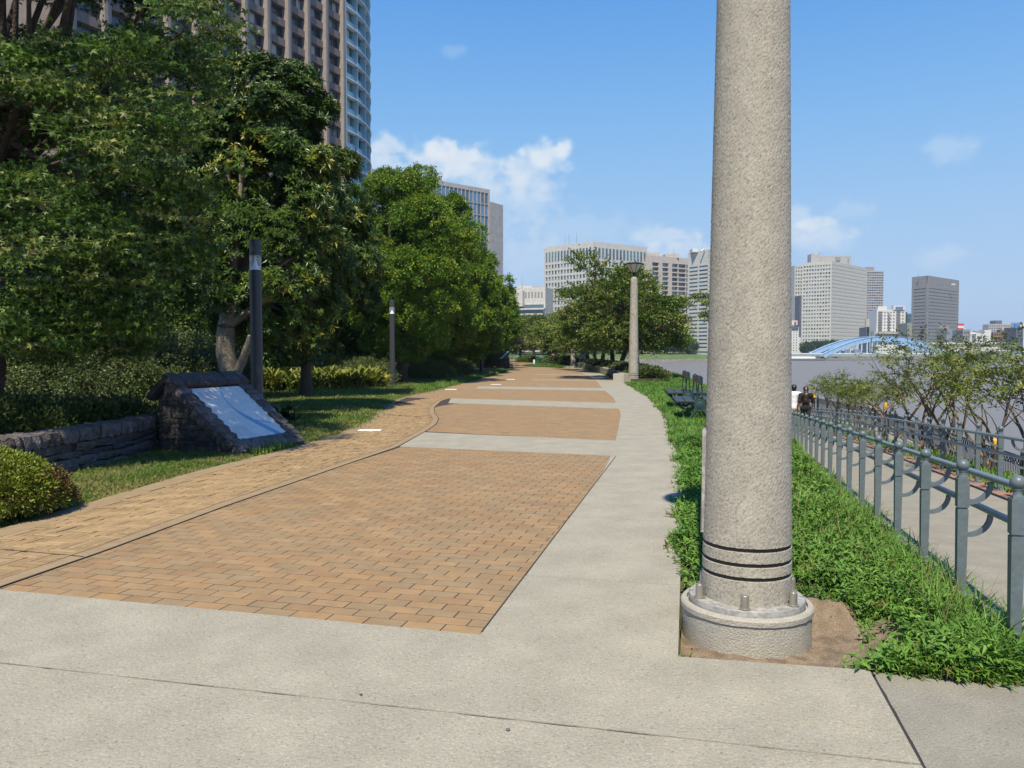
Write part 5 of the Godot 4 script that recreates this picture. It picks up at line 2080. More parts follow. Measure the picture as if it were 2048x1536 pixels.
func trees() -> void:
	# star leaved tree in the stone planter, boughs reaching towards the path
	var gum := [[Color(.048, .10, .018), .46], [Color(.085, .15, .024), .28], [Color(.20, .24, .075), .12], [Color(.055, .105, .055), .14]]
	var g := stand(-30, 11.2, .35)
	var low := []
	for q in [[60, 600, 9.4], [150, 575, 9.6], [235, 560, 9.8], [15, 655, 9.2], [95, 660, 9.4], [170, 615, 9.6], [320, 520, 10.2], [285, 470, 10.0], [370, 60, 10.0], [340, 390, 10.0], [-60, 640, 9.2], [250, 640, 9.8], [60, 520, 9.0], [160, 470, 9.2], [60, 400, 9.0], [200, 300, 9.2], [300, 240, 9.4], [110, 200, 9.0], [250, 110, 9.2]]:
		low.append(at_depth(q[0], q[1], q[2]) - g)
	tree("sweetgum_tree", "leafy tree with star shaped leaves growing in the stone planter", "", g, {"h": 10.0, "trunk_r": .17, "extra": low, "fork": Vector3(-.15, 2.6, .1), "crown": Vector3(.5, 5.2, .3), "radii": Vector3(2.75, 5.0, 3.4), "lobes": 135, "lobe_r": .58, "per_lobe": 54, "kind": "gum", "mat": M.leaf_gum, "bark": M.bark_dark, "cols": gum, "size": 1.0, "style": "hang", "limbs": 60, "floor": .95, "lift": .05, "flat": .55})
	# dark evergreen behind the plinth
	var dark := [[Color(.05, .095, .015), .5], [Color(.085, .145, .02), .3], [Color(.24, .245, .032), .2]]
	var b := stand(462, 17.6, .1)
	var bt := tree("evergreen_tree", "dense dark evergreen tree with pale grey forked trunk behind the sign plinth", "evergreen trees beside the lawn", b, {"h": 9.2, "trunk_r": .23, "fork": Vector3(-.12, 1.9, 0), "crown": Vector3(.3, 4.6, -1.0), "radii": Vector3(2.0, 3.55, 1.5), "lobes": 185, "lobe_r": .52, "per_lobe": 52, "kind": "rosette", "mat": M.leaf_dark, "bark": M.bark_grey, "cols": dark, "size": 1.35, "limbs": 30, "floor": 1.7})
	var fm := MB.new()
	limb(fm, Vector3(.05, .75, 0), Vector3(.55, 1.7, .1), .11, .07, .03, 9)
	part(bt, "fork_limb", fm, M.bark_grey)
	tree("evergreen_tree", "dark evergreen tree standing behind the first bollard light", "evergreen trees beside the lawn", stand(612, 25.5, .2), {"h": 7.2, "trunk_r": .18, "fork": Vector3(0, 1.8, 0), "crown": Vector3(.2, 3.9, 0), "radii": Vector3(2.1, 3.3, 2.2), "lobes": 95, "lobe_r": .6, "per_lobe": 44, "kind": "rosette", "mat": M.leaf_dark, "bark": M.bark_dark, "cols": dark, "size": 1.7, "limbs": 14, "floor": .75})
	tree("evergreen_tree", "dark evergreen tree in the gap behind the planter", "evergreen trees beside the lawn", stand(300, 22.0, .25), {"h": 8.4, "trunk_r": .2, "fork": Vector3(0, 2.2, 0), "crown": Vector3(0, 5.2, 0), "radii": Vector3(2.4, 3.4, 2.4), "lobes": 70, "lobe_r": .7, "per_lobe": 42, "kind": "rosette", "mat": M.leaf_dark, "bark": M.bark_dark, "cols": dark, "size": 1.7, "limbs": 14, "floor": 2.3})
	# row of rounded bright trees along the lawn edge
	var cam := [[Color(.085, .175, .014), .4], [Color(.14, .24, .018), .34], [Color(.24, .315, .026), .26]]
	var row := [[35.2, 2.75, 10.0, 3.3], [43.5, 3.2, 9.2, 3.2], [51.5, 3.1, 8.9, 3.1], [60, 3.1, 8.7, 3.1], [69, 2.9, 8.6, 3.2], [79, 2.9, 8.5, 3.3], [91, 3.0, 8.6, 3.5]]
	var names := ["rounded bright green tree behind the second bollard light, tallest of the row", "rounded bright green tree next in the row past the second bollard light", "rounded bright green tree in the middle of the row along the path", "rounded bright green tree fourth along the path edge", "rounded bright green tree beside the third bollard light", "rounded bright green tree behind the slanted black board", "rounded bright green tree at the far end of the row"]
	for k in row.size():
		var d: float = row[k][0]
		var R: float = row[k][3]
		var H: float = row[k][2]
		tree("camphor_tree", names[k], "bright green trees along the path", Vector3(xl(d) - row[k][1], .05, -d), {"h": H, "trunk_r": .21, "fork": Vector3(0, 2.1, 0), "crown": Vector3(0, H * .55, 0), "radii": Vector3(R, H * .45, R), "lobes": 150 if k < 3 else 90, "lobe_r": .75, "per_lobe": 44 if k < 3 else 32, "kind": "camphor", "mat": M.leaf_camphor, "bark": M.bark_dark, "cols": cam, "size": 1.0 + k * .12, "limbs": 16, "floor": 1.15, "lift": .15})
	# darker trees behind them close the view
	var back := [[36.0, 9.5], [43, 9.0], [50, 9], [60, 9], [72, 10], [86, 11], [39.0, 17.0], [50.0, 18.0], [66, 19], [100, 8], [112, 9]]
	for k in back.size():
		var d: float = back[k][0]
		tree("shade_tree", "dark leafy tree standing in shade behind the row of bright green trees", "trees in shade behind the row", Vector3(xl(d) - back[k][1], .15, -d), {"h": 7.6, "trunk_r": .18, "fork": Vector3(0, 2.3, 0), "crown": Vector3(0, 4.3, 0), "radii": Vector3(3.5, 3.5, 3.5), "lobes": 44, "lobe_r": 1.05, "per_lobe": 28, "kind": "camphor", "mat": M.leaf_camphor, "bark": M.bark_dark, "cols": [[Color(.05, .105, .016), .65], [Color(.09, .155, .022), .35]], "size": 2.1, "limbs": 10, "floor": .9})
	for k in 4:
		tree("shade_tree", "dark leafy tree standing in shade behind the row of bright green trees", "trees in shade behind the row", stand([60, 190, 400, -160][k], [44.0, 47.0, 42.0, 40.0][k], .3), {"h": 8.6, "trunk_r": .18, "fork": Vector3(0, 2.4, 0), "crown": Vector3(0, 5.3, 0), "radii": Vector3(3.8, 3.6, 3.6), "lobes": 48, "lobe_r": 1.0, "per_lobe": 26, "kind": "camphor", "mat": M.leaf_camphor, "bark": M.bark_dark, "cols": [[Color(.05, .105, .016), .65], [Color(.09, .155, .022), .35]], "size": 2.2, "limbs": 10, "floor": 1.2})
	cherries()
	shrubs()

func cherries() -> void:
	var ch := [[Color(.085, .15, .024), .42], [Color(.15, .21, .036), .33], [Color(.27, .29, .09), .2], [Color(.16, .11, .03), .05]]
	var spots := [[1272, 43.5, 5.9, 3.9], [1249, 57, 5.8, 4.0], [1224, 63, 5.7, 4.0], [1206, 70, 6.4, 4.2], [1188, 80, 6.2, 4.2], [1176, 86, 6.0, 4.0], [1150, 93, 6.0, 4.0], [1128, 108, 6.2, 4.2], [1068, 118, 6.4, 4.6], [1040, 126, 6.6, 4.6]]
	var names := ["spreading cherry tree right behind the lamp pillar at the end of the tree bed", "spreading cherry tree second in the kerbed bed", "cherry tree third in the kerbed bed", "cherry tree fourth in the kerbed bed", "cherry tree fifth in the kerbed bed", "cherry tree at the far end of the kerbed bed", "cherry tree behind the white board", "cherry tree between the two far lamp pillars", "cherry tree beyond the litter bin", "cherry tree where the path bends out of sight"]
	var foot := stand(1272, 43.5, .2)
	var peak := []
	for q in [[1168, 525], [1186, 540], [1205, 556], [1390, 605], [1405, 640]]:
		peak.append(at_depth(q[0], q[1], 43.0) - foot)
	for k in spots.size():
		var s: Array = spots[k]
		var H: float = s[2]
		var R: float = s[3]
		var n := k < 3
		tree("cherry_tree", names[k], "cherry trees along the river side", stand(s[0], s[1], .2), {"h": H, "trunk_r": .19, "fork": Vector3(0, 1.8, 0), "crown": Vector3(0.0 if k else -.8, H * .51, 0), "extra": peak if k == 0 else [], "radii": Vector3(R, H * .46, R), "lobes": 90 if n else 48, "lobe_r": .62 if n else .9, "per_lobe": 30 if n else 24, "kind": "cherry", "mat": M.leaf_cherry, "bark": M.bark_dark, "cols": ch, "size": 1.0 + .1 * k, "style": "spray", "limbs": 40, "floor": 1.75, "flat": .4, "dip": .1})
	# the kerbed bed the cherries grow in
	var o := thing("tree_bed", "long raised bed edged with square concrete kerb blocks under the cherry trees", "planter")
	var d := 37.6
	var q := 0
	while d < 78.0:
		var a := Vector3(xe(d) + .18, 0, -d)
		var e := Vector3(xe(d + 1.25) + .18, 0, -(d + 1.25))
		var m := MB.new()
		var dir := (e - a).normalized()
		m.cbox(Vector3.ZERO, Vector3(.34, .42 if q % 4 else .5, a.distance_to(e) - .03), .02, Basis(Vector3.UP, atan2(-dir.x, -dir.z)))
		part(o, "kerb_block", m, M.old_concrete, (a + e) * .5 + Vector3(0, .19, 0))
		d += 1.25
		q += 1
	var m := MB.new()
	m.slab(strip_poly(37.4, 80, func(x): return xe(x) + .3, func(x): return xe(x) + 1.7, 30), .2, .4)
	part(o, "bed_soil", m, M.turf_soil)
	m = MB.new()
	m.cbox(Vector3(0, .22, 0), Vector3(.7, .46, .5), .02)
	part(o, "end_block", m, M.base_concrete, on_level(1241, 766, 0) + Vector3(0, -.02, -.3))
	var xf := []
	var cl := []
	for k in 2600:
		var dd := 38.0 + 41.0 * pow(rng.randf(), 1.3)
		var x: float = xe(dd) + rng.randf_range(.35, 2.1)
		var y := .2 + .40 * sin(clampf((x - xe(dd) - .3) / 2.0, 0, 1) * PI) * rng.randf_range(.5, 1.1)
		xf.append(Transform3D(facing(Vector3(rng.randfn() * .5, 1, rng.randfn() * .5).normalized()).scaled(Vector3.ONE * 1.5), Vector3(x, y, -dd)))
		cl.append(green(Color(.05, .095, .02), Color(.11, .12, .03), rng.randf()))
	tag(many(self, "bed_shrubbery", cluster("hedge", 0), M.leaf_hedge, xf, cl), "low clipped shrubs filling the kerbed bed under the cherry trees", "", "", "stuff")

func mound(called: String, label: String, category: String, at: Vector3, R: Vector3, kind: String, n: int, s: float, ca: Color, cb: Color, m: Material, group := "", low := .1) -> Node3D:
	var o := thing(called, label, category, at, 0, group)
	var st := MB.new()
	for k in 14:
		var a := rng.randf() * TAU
		var f := Vector3(cos(a) * R.x, 0, sin(a) * R.z) * rng.randf_range(.3, .75)
		st.tube([Vector3(cos(a), 0, sin(a)) * .05, f * .5 + Vector3(0, R.y * .4, 0), f + Vector3(0, R.y * .7, 0)], [.02, .014, .006], 5)
	part(o, "stems", st, M.bark_dark)
	var xf := [[], []]
	var cl := [[], []]
	for k in n:
		var dir := Vector3(rng.randfn(), absf(rng.randfn()) * .8 + low, rng.randfn()).normalized()
		var f := 1.0 + noise.get_noise_3d(dir.x * 60, dir.y * 60, dir.z * 60 + at.x * 9) * .16
		var p := dir * R * f * (rng.randf_range(.86, 1.0) if rng.randf() < .8 else rng.randf_range(.5, .9))
		var v := rng.randi() % 2
		xf[v].append(Transform3D(facing((dir + Vector3.UP * .4).normalized()).scaled(Vector3.ONE * s * rng.randf_range(.7, 1.3)), p))
		cl[v].append(green(ca, cb, rng.randf()))
	for v in 2:
		var mm := many(o, "foliage", cluster(kind, v), m, xf[v], cl[v])
		mm.set_meta("kind", "stuff")
	return o

func shrubs() -> void:
	# azalea cushion in the corner
	var az := mound("azalea_bush", "rounded azalea bush with yellow green top and bronze underside beside the planter wall", "bush", stand(-40, 7.1, .02), Vector3(.72, .50, .68), "azalea", 3400, 1.0, Color(.12, .175, .015), Color(.22, .25, .022), M.leaf_hedge, "", .32)
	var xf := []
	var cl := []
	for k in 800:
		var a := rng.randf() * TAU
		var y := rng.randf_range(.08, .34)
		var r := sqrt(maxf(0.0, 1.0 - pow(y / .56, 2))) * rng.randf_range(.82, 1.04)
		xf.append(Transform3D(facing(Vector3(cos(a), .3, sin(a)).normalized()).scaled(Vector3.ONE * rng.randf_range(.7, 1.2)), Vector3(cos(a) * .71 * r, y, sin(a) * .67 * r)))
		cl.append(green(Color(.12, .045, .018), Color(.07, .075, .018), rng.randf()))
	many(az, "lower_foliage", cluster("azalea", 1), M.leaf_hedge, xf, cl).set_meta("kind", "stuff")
	# clipped hedge in the background
	var o := thing("clipped_hedge", "tall clipped evergreen hedge on bare stems behind the planter lawn", "hedge")
	var h0 := stand(40, 30.5, .33)
	var h1 := stand(352, 31.5, .33)
	xf = [[], []]
	cl = [[], []]
	for k in 5200:
		var f := rng.randf()
		var p := h0.lerp(h1, f)
		var side := rng.randf()
		p += Vector3(.3, 0, .9).normalized() * rng.randf_range(.3, .62) * (1.0 if rng.randf() < .75 else -1.0)
		p.y += rng.randf_range(.2 + .35 * rng.randf(), 1.95) if side < .7 else rng.randf_range(1.8, 2.05)
		var v := rng.randi() % 2
		xf[v].append(Transform3D(facing(Vector3(rng.randfn(), rng.randfn() + .6, rng.randfn() + .5).normalized()).scaled(Vector3.ONE * 1.25), p))
		cl[v].append(green(Color(.055, .11, .018), Color(.18, .23, .035), rng.randf() * rng.randf()))
	for v in 2:
		many(o, "foliage", cluster("hedge", v), M.leaf_hedge, xf[v], cl[v]).set_meta("kind", "stuff")
	for k in 9:
		var m := MB.new()
		var p := h0.lerp(h1, (k + .5) / 9.0)
		m.tube([p + Vector3(0, -.1, 0), p + Vector3(rng.randfn() * .05, 1.6, 0)], [.05, .03], 7)
		part(o, "stem", m, M.bark_tan)
	# dense hedge that closes the grove off behind the tree rows
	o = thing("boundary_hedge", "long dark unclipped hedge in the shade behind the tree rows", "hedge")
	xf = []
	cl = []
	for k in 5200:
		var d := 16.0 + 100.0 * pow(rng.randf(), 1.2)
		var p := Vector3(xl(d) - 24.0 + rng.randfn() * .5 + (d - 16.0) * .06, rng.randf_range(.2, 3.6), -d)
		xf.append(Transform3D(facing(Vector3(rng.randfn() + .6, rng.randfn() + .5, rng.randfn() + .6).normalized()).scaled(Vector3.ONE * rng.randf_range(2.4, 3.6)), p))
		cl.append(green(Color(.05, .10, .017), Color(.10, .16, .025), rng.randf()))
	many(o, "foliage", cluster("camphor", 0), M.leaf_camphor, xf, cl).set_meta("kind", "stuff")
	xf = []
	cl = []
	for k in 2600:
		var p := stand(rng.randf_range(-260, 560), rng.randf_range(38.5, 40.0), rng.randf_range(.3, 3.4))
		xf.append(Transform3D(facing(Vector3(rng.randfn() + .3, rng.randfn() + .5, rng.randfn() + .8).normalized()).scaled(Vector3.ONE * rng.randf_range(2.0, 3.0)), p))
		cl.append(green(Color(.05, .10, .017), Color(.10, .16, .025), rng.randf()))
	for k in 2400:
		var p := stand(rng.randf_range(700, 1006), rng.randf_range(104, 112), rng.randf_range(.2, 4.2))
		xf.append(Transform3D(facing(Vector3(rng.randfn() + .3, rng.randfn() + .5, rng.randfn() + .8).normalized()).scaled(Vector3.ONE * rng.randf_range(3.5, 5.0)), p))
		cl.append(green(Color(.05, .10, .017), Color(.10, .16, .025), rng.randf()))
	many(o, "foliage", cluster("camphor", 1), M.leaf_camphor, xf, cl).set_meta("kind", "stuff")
	# yellow green strap leaved plants between the first two bollards
	xf = [[], []]
	cl = [[], []]
	for k in 170:
		var f := rng.randf()
		var p := on_level(lerpf(528, 782, f), lerpf(786, 777, f), 0)
		p += Vector3(-.55, 0, -1).normalized() * rng.randf_range(0, 3.6)
		p.y = lawn_height(p.x, -p.z) - .03
		var v := rng.randi() % 2
		xf[v].append(Transform3D(Basis(Vector3.UP, rng.randf() * TAU).scaled(Vector3.ONE * rng.randf_range(.95, 1.35)), p))
		cl[v].append(green(Color(.16, .215, .03), Color(.30, .28, .06), rng.randf()))
	for v in 2:
		tag(many(self, numbered("strap_leaf_plants"), cluster("strap", v), M.leaf_ginger, xf[v], cl[v]), "bed of yellow green strap leaved plants between the two bollard lights", "plants", "", "stuff")
	xf = []
	cl = []
	for k in 26:
		var p := stand(rng.randf_range(395, 470), rng.randf_range(20, 23), .0)
		p.y = lawn_height(p.x, -p.z)
		xf.append(Transform3D(Basis(Vector3.UP, rng.randf() * TAU).scaled(Vector3.ONE * rng.randf_range(.9, 1.2)), p))
		cl.append(green(Color(.15, .20, .03), Color(.26, .26, .06), rng.randf()))
	tag(many(self, numbered("strap_leaf_plants"), cluster("strap", 0), M.leaf_ginger, xf, cl), "strap leaved plants around the grey forked trunk", "plants", "", "stuff")
	# dark arching clump at the foot of the first bollard
	var at := stand(552, 16.2, 0)
	var c := thing("arching_plant", "dark arching strap leaved plant at the foot of the first bollard light", "plant", at)
	xf = []
	cl = []
	for k in 9:
		xf.append(Transform3D(Basis(Vector3.UP, rng.randf() * TAU).scaled(Vector3(1.0, .75, 1.0) * rng.randf_range(.7, 1.1)), Vector3(rng.randfn() * .16, -.12, rng.randfn() * .16)))
		cl.append(green(Color(.03, .06, .018), Color(.06, .10, .03), rng.randf()))
	many(c, "foliage", cluster("strap", 1), M.leaf_ginger, xf, cl).set_meta("kind", "stuff")
	# low planting in the stone planter and under the trees
	var spots := [[95, 11.0, .3, .45, .42], [170, 11.4, .3, .45, .42], [228, 11.9, .3, .4, .36], [-60, 10.4, .3, .5, .45], [28, 11.0, .3, .5, .5], [330, 20, .2, 1.1, .8], [385, 24, .3, 1.3, 1.1], [440, 26, .3, 1.4, 1.3], [350, 15.0, .0, .45, .35], [270, 13.2, .0, .5, .22], [225, 14.0, 0.0, .4, .2], [735, 36, .1, 1.5, 1.1], [860, 44, .1, 1.4, .9], [905, 52, .1, 1.5, 1.0], [690, 40, .15, 1.6, 1.2], [985, 74, .05, 1.5, 1.4], [20, 19, .15, 1.7, 1.7], [120, 21, .2, 1.8, 1.9], [205, 19.5, .2, 1.5, 1.5], [285, 23, .25, 1.6, 1.8], [370, 27, .3, 1.8, 1.9]]
	var names := ["dark low shrub in the stone planter near its curved end", "twiggy low shrub in the middle of the stone planter", "dark shrub at the end of the stone planter beside the lawn", "low shrub in the stone planter behind the azalea", "shrub round the trunk in the stone planter", "small leafy bush behind the sign plinth lawn", "bush in front of the clipped hedge", "broad bush beside the forked trunk", "low green clump against the back of the plinth", "strip of yellow green ground cover behind the planter", "ground cover clump behind the planter wall", "bush behind the strap leaved plants", "yellow green bush between shaded trunks", "bush deeper between the shaded trunks", "broad dark bush in the shade behind the plant bed", "reddish bush beside the slanted black board", "tall dark bush under the star leaved tree", "tall dark bush deeper behind the stone planter", "dark bush between planter and clipped hedge", "dark bush beside the brown trunk behind the planter", "tall bush behind the forked grey trunk"]
	for k in spots.size():
		var s: Array = spots[k]
		var bright := k in [9, 10, 12, 13]
		var ca := Color(.05, .085, .02) if not bright else Color(.13, .165, .03)
		var cb := Color(.10, .13, .03) if k != 15 else Color(.20, .09, .03)
		mound("shrub", names[k], "shrub", stand(s[0], s[1], s[2]), Vector3(s[3], s[4], s[3]), "hedge", int(160 + 260 * s[3]), 1.0, ca, cb, M.leaf_hedge, "low shrubs under the trees")
	# small trees with many stems on the bank, held by stakes
	var my := [[1672, 25.5, 2.25, 1.25], [1752, 21.5, 1.9, .9], [1838, 16.8, 2.75, 1.35], [1902, 16.2, 2.8, 1.35], [1958, 12.6, 2.1, .85], [2068, 13.0, 3.0, 1.5], [1618, 31.0, 2.4, 1.2], [1712, 30.0, 2.3, 1.0]]
	var mn := ["bushy crape myrtle with dense dark foliage beside the walking people", "thin staked crape myrtle with few leaves behind the outer railing", "open crape myrtle with curved bare stems and two stakes", "crape myrtle with thick dark forking stems and high foliage", "small low crape myrtle leaning over the outer railing", "large crape myrtle with arching branches at the turn of the railing", "crape myrtle half hidden by the big pillar", "slender crape myrtle farther down the bank"]
	for k in my.size():
		var s: Array = my[k]
		var p := stand(s[0], s[1], 0)
		p.x = maxf(p.x, xr(-p.z) + 2.5)
		p.y = right_height(p.x, -p.z)
		myrtle(mn[k], p, s[2] * .88, s[3], k)

func myrtle(label: String, at: Vector3, H: float, R: float, k: int) -> void:
	var o := thing("crape_myrtle", label, "tree", at, 0, "small trees on the bank")
	var m := MB.new()
	var tips := []
	var stems := 4 if k in [2, 3, 5] else 3
	for s in stems:
		var a := TAU * s / stems + rng.randf() * .8
		var out := Vector3(cos(a), 0, sin(a))
		var top := out * R * rng.randf_range(.25, .5) + Vector3(0, H * rng.randf_range(.5, .66), 0)
		var pts := limb(m, out * .06 + Vector3(0, -.1, 0), top, .034, .016, .09, 7)
		for b in 4:
			var f: Vector3 = pts[3 + b % 4]
			var e := out.rotated(Vector3.UP, rng.randfn(0, .9)) * R * rng.randf_range(.5, 1.05) + Vector3(0, H * rng.randf_range(.68, .98), 0)
			var q := limb(m, f, e, .011, .003, .08, 5)
			tips.append_array([q[4], q[5], q[6]])
	part(o, "trunk", m, M.bark_tan)
	var xf := [[], []]
	var cl := [[], []]
	var dense: float = [1.5, .22, .42, .52, .5, .7, .65, .35][k]
	for t in tips:
		for q in int(11 * dense):
			var dir := Vector3(rng.randfn(), rng.randfn() * .45 + .15, rng.randfn()).normalized()
			var v := rng.randi() % 2
			var p: Vector3 = t + dir * rng.randf_range(.05, .34)
			xf[v].append(Transform3D((along(dir) * Basis(Vector3.BACK, rng.randfn(0, .8))).scaled(Vector3.ONE * rng.randf_range(.7, 1.2)), p))
			cl[v].append(green(Color(.085, .135, .02), Color(.19, .21, .035), rng.randf()))
	for v in 2:
		many(o, "crown", cluster("myrtle", v), M.leaf_myrtle, xf[v], cl[v]).set_meta("kind", "stuff")
	if k in [1, 2, 3, 7]:
		for s in [-1, 1]:
			var st := MB.new()
			st.tube([Vector3(s * .75, -.1, .2 * s), Vector3(-s * .35, H * .72, -.05)], [.028, .026], 7)
			part(o, "stake", st, M.stake)

# ---------- buildings ----------
# one face of a building: relief of piers and spandrels in front of recessed panes.
# a: foot of the edge on the viewer's left-hand side, b: on the other; w: {cols, rows, y0, y1, pier, band, recess, edge}
func face(o: Node3D, wall: MB, joined: MB, a: Vector3, b: Vector3, w: Dictionary, wm: Material, gm: Array, keep: int) -> int:
	var u := (b - a)
	var L := u.length()
	u /= L
	var n := u.cross(Vector3.UP)
	var rows: int = w.rows
	var cols: int = w.cols
	var y0: float = w.y0
	var y1: float = w.y1
	var edge: float = w.get("edge", 1.0)
	var pitch := (L - 2 * edge) / cols
	var fl := (y1 - y0) / rows
	var pier: float = w.pier * pitch
	var band: float = w.band * fl
	var rec: float = w.recess
	var bs := Basis(u, Vector3.UP, n)
	var box := func(x0: float, x1: float, ya: float, yb: float, d0: float, d1: float) -> void:
		wall.box(a + u * (x0 + x1) * .5 + Vector3.UP * (ya + yb) * .5 - n * (d0 + d1) * .5, Vector3(x1 - x0, yb - ya, d1 - d0), bs)
	# spandrels run between the edges, piers a hair in front of them
	for r in rows + 1:
		var yc := y0 + r * fl
		box.call(0, L, yc - (band * .5 if r else fl * .5), yc + (band * .5 if r < rows else w.get("parapet", 1.5)), .03 if w.get("piers_front", true) else 0.0, rec + .3)
	for c in cols + 1:
		var xc := edge + c * pitch
		var x0 := xc - pier * .5
		var x1 := xc + pier * .5
		if c == 0: x0 = 0
		if c == cols: x1 = L
		box.call(x0, x1, y0 - fl * .4, y1 + w.get("parapet", 1.5) - .05, 0.0 if w.get("piers_front", true) else .03, rec + .3)
	var pw := pitch - pier
	var ph := fl - band
	var one := MB.new()
	one.box(Vector3.ZERO, Vector3(pw + .02, ph + .02, .08))
	var pane := one.mesh()
	for r in range(rows - 1, -1, -1):
		for c in cols:
			var at := a + u * (edge + (c + .5) * pitch) + Vector3.UP * (y0 + (r + .5) * fl) - n * rec
			if keep > 0 and y0 + r * fl >= w.get("seen_from", 0.0):
				part(o, "window", pane, gm[rng.randi() % gm.size()], at, bs)
				keep -= 1
			else:
				joined.col = (w.tints[rng.randi() % w.tints.size()] as Color)
				joined.box(at, Vector3(pw + .02, ph + .02, .08), bs)
	return keep

# a block seen over its corner: left end, corner, right end given as [pixel, depth]; top is the pixel row of the corner's top
func block(called: String, label: String, le: Array, co: Array, ri: Array, top: float, w: Dictionary) -> Node3D:
	var pl := stand(le[0], le[1], .5)
	var pc := stand(co[0], co[1], .5)
	var pr := stand(ri[0], ri[1], .5)
	var H := EYE + (704.0 - top) / FOCAL * (co[1] as float)
	var o := thing(called, label, "building", Vector3.ZERO, 0, w.get("group", ""))
	var wall := MB.new()
	var joined := MB.new()
	# core
	var back := pl + pr - pc
	var inn: Vector3 = (back - pc).normalized() * (float(w.recess) + .25) * 1.42
	var p := PackedVector2Array()
	for q in [pl, pc, pr, back]:
		var z: Vector3 = q + inn * (1.0 if q == pc else (.0))
		p.append(Vector2(z.x, z.z))
	p[0] = Vector2(pl.x, pl.z) + Vector2(inn.x, inn.z) * .72
	p[2] = Vector2(pr.x, pr.z) + Vector2(inn.x, inn.z) * .72
	wall.slab(p, H - .3, H)
	var f: float = w.floor
	var rows := int(round((H - w.get("head", 1.5) - 1.5) / f))
	var y1: float = H - w.get("head", 1.5)
	var y0 := y1 - rows * f
	var base := {"rows": rows, "y0": y0, "y1": y1, "pier": w.pier, "band": w.band, "recess": w.recess, "parapet": w.get("head", 1.5), "edge": w.get("edge", 1.0), "tints": w.tints, "seen_from": w.get("seen_from", 0.0), "piers_front": w.get("piers_front", true)}
	var keep: int = w.get("keep", 0)
	var fl := base.duplicate()
	fl.cols = w.left
	keep = face(o, wall, joined, pl, pc, fl, w.wall, w.glass, keep)
	var fr := base.duplicate()
	fr.cols = w.right
	if w.has("pier2"): fr.pier = w.pier2
	if w.has("band2"): fr.band = w.band2
	keep = face(o, wall, joined, pc, pr, fr, w.wall, w.glass, keep)
	part(o, "wall", wall, w.wall)
	if joined.v.size():
		part(o, "windows", joined, M.pane_mix).set_meta("kind", "stuff")
	return o

func roof_box(o: Node3D, called: String, x0: float, x1: float, depth: float, ytop: float, ybot: float, m: Material, thick := 8.0) -> void:
	var a := at_depth(x0, ytop, depth)
	var b := at_depth(x1, ybot, depth)
	var u := stand(x1, depth, 0) - stand(x0, depth, 0)
	var L := u.length()
	u /= L
	var n := u.cross(Vector3.UP)
	var mb := MB.new()
	mb.box(Vector3((a.x + b.x) / 2, (a.y + b.y) / 2, (a.z + b.z) / 2) - n * thick / 2, Vector3(L, a.y - b.y, thick), Basis(u, Vector3.UP, n))
	part(o, called, mb, m)

func mast(o: Node3D, px: float, depth: float, ytop: float, ybot: float, r := .15) -> void:
	var m := MB.new()
	m.tube([at_depth(px, ybot, depth), at_depth(px, ytop, depth)], [r, r * .5], 5)
	part(o, "antenna_mast", m, M.mast_grey)

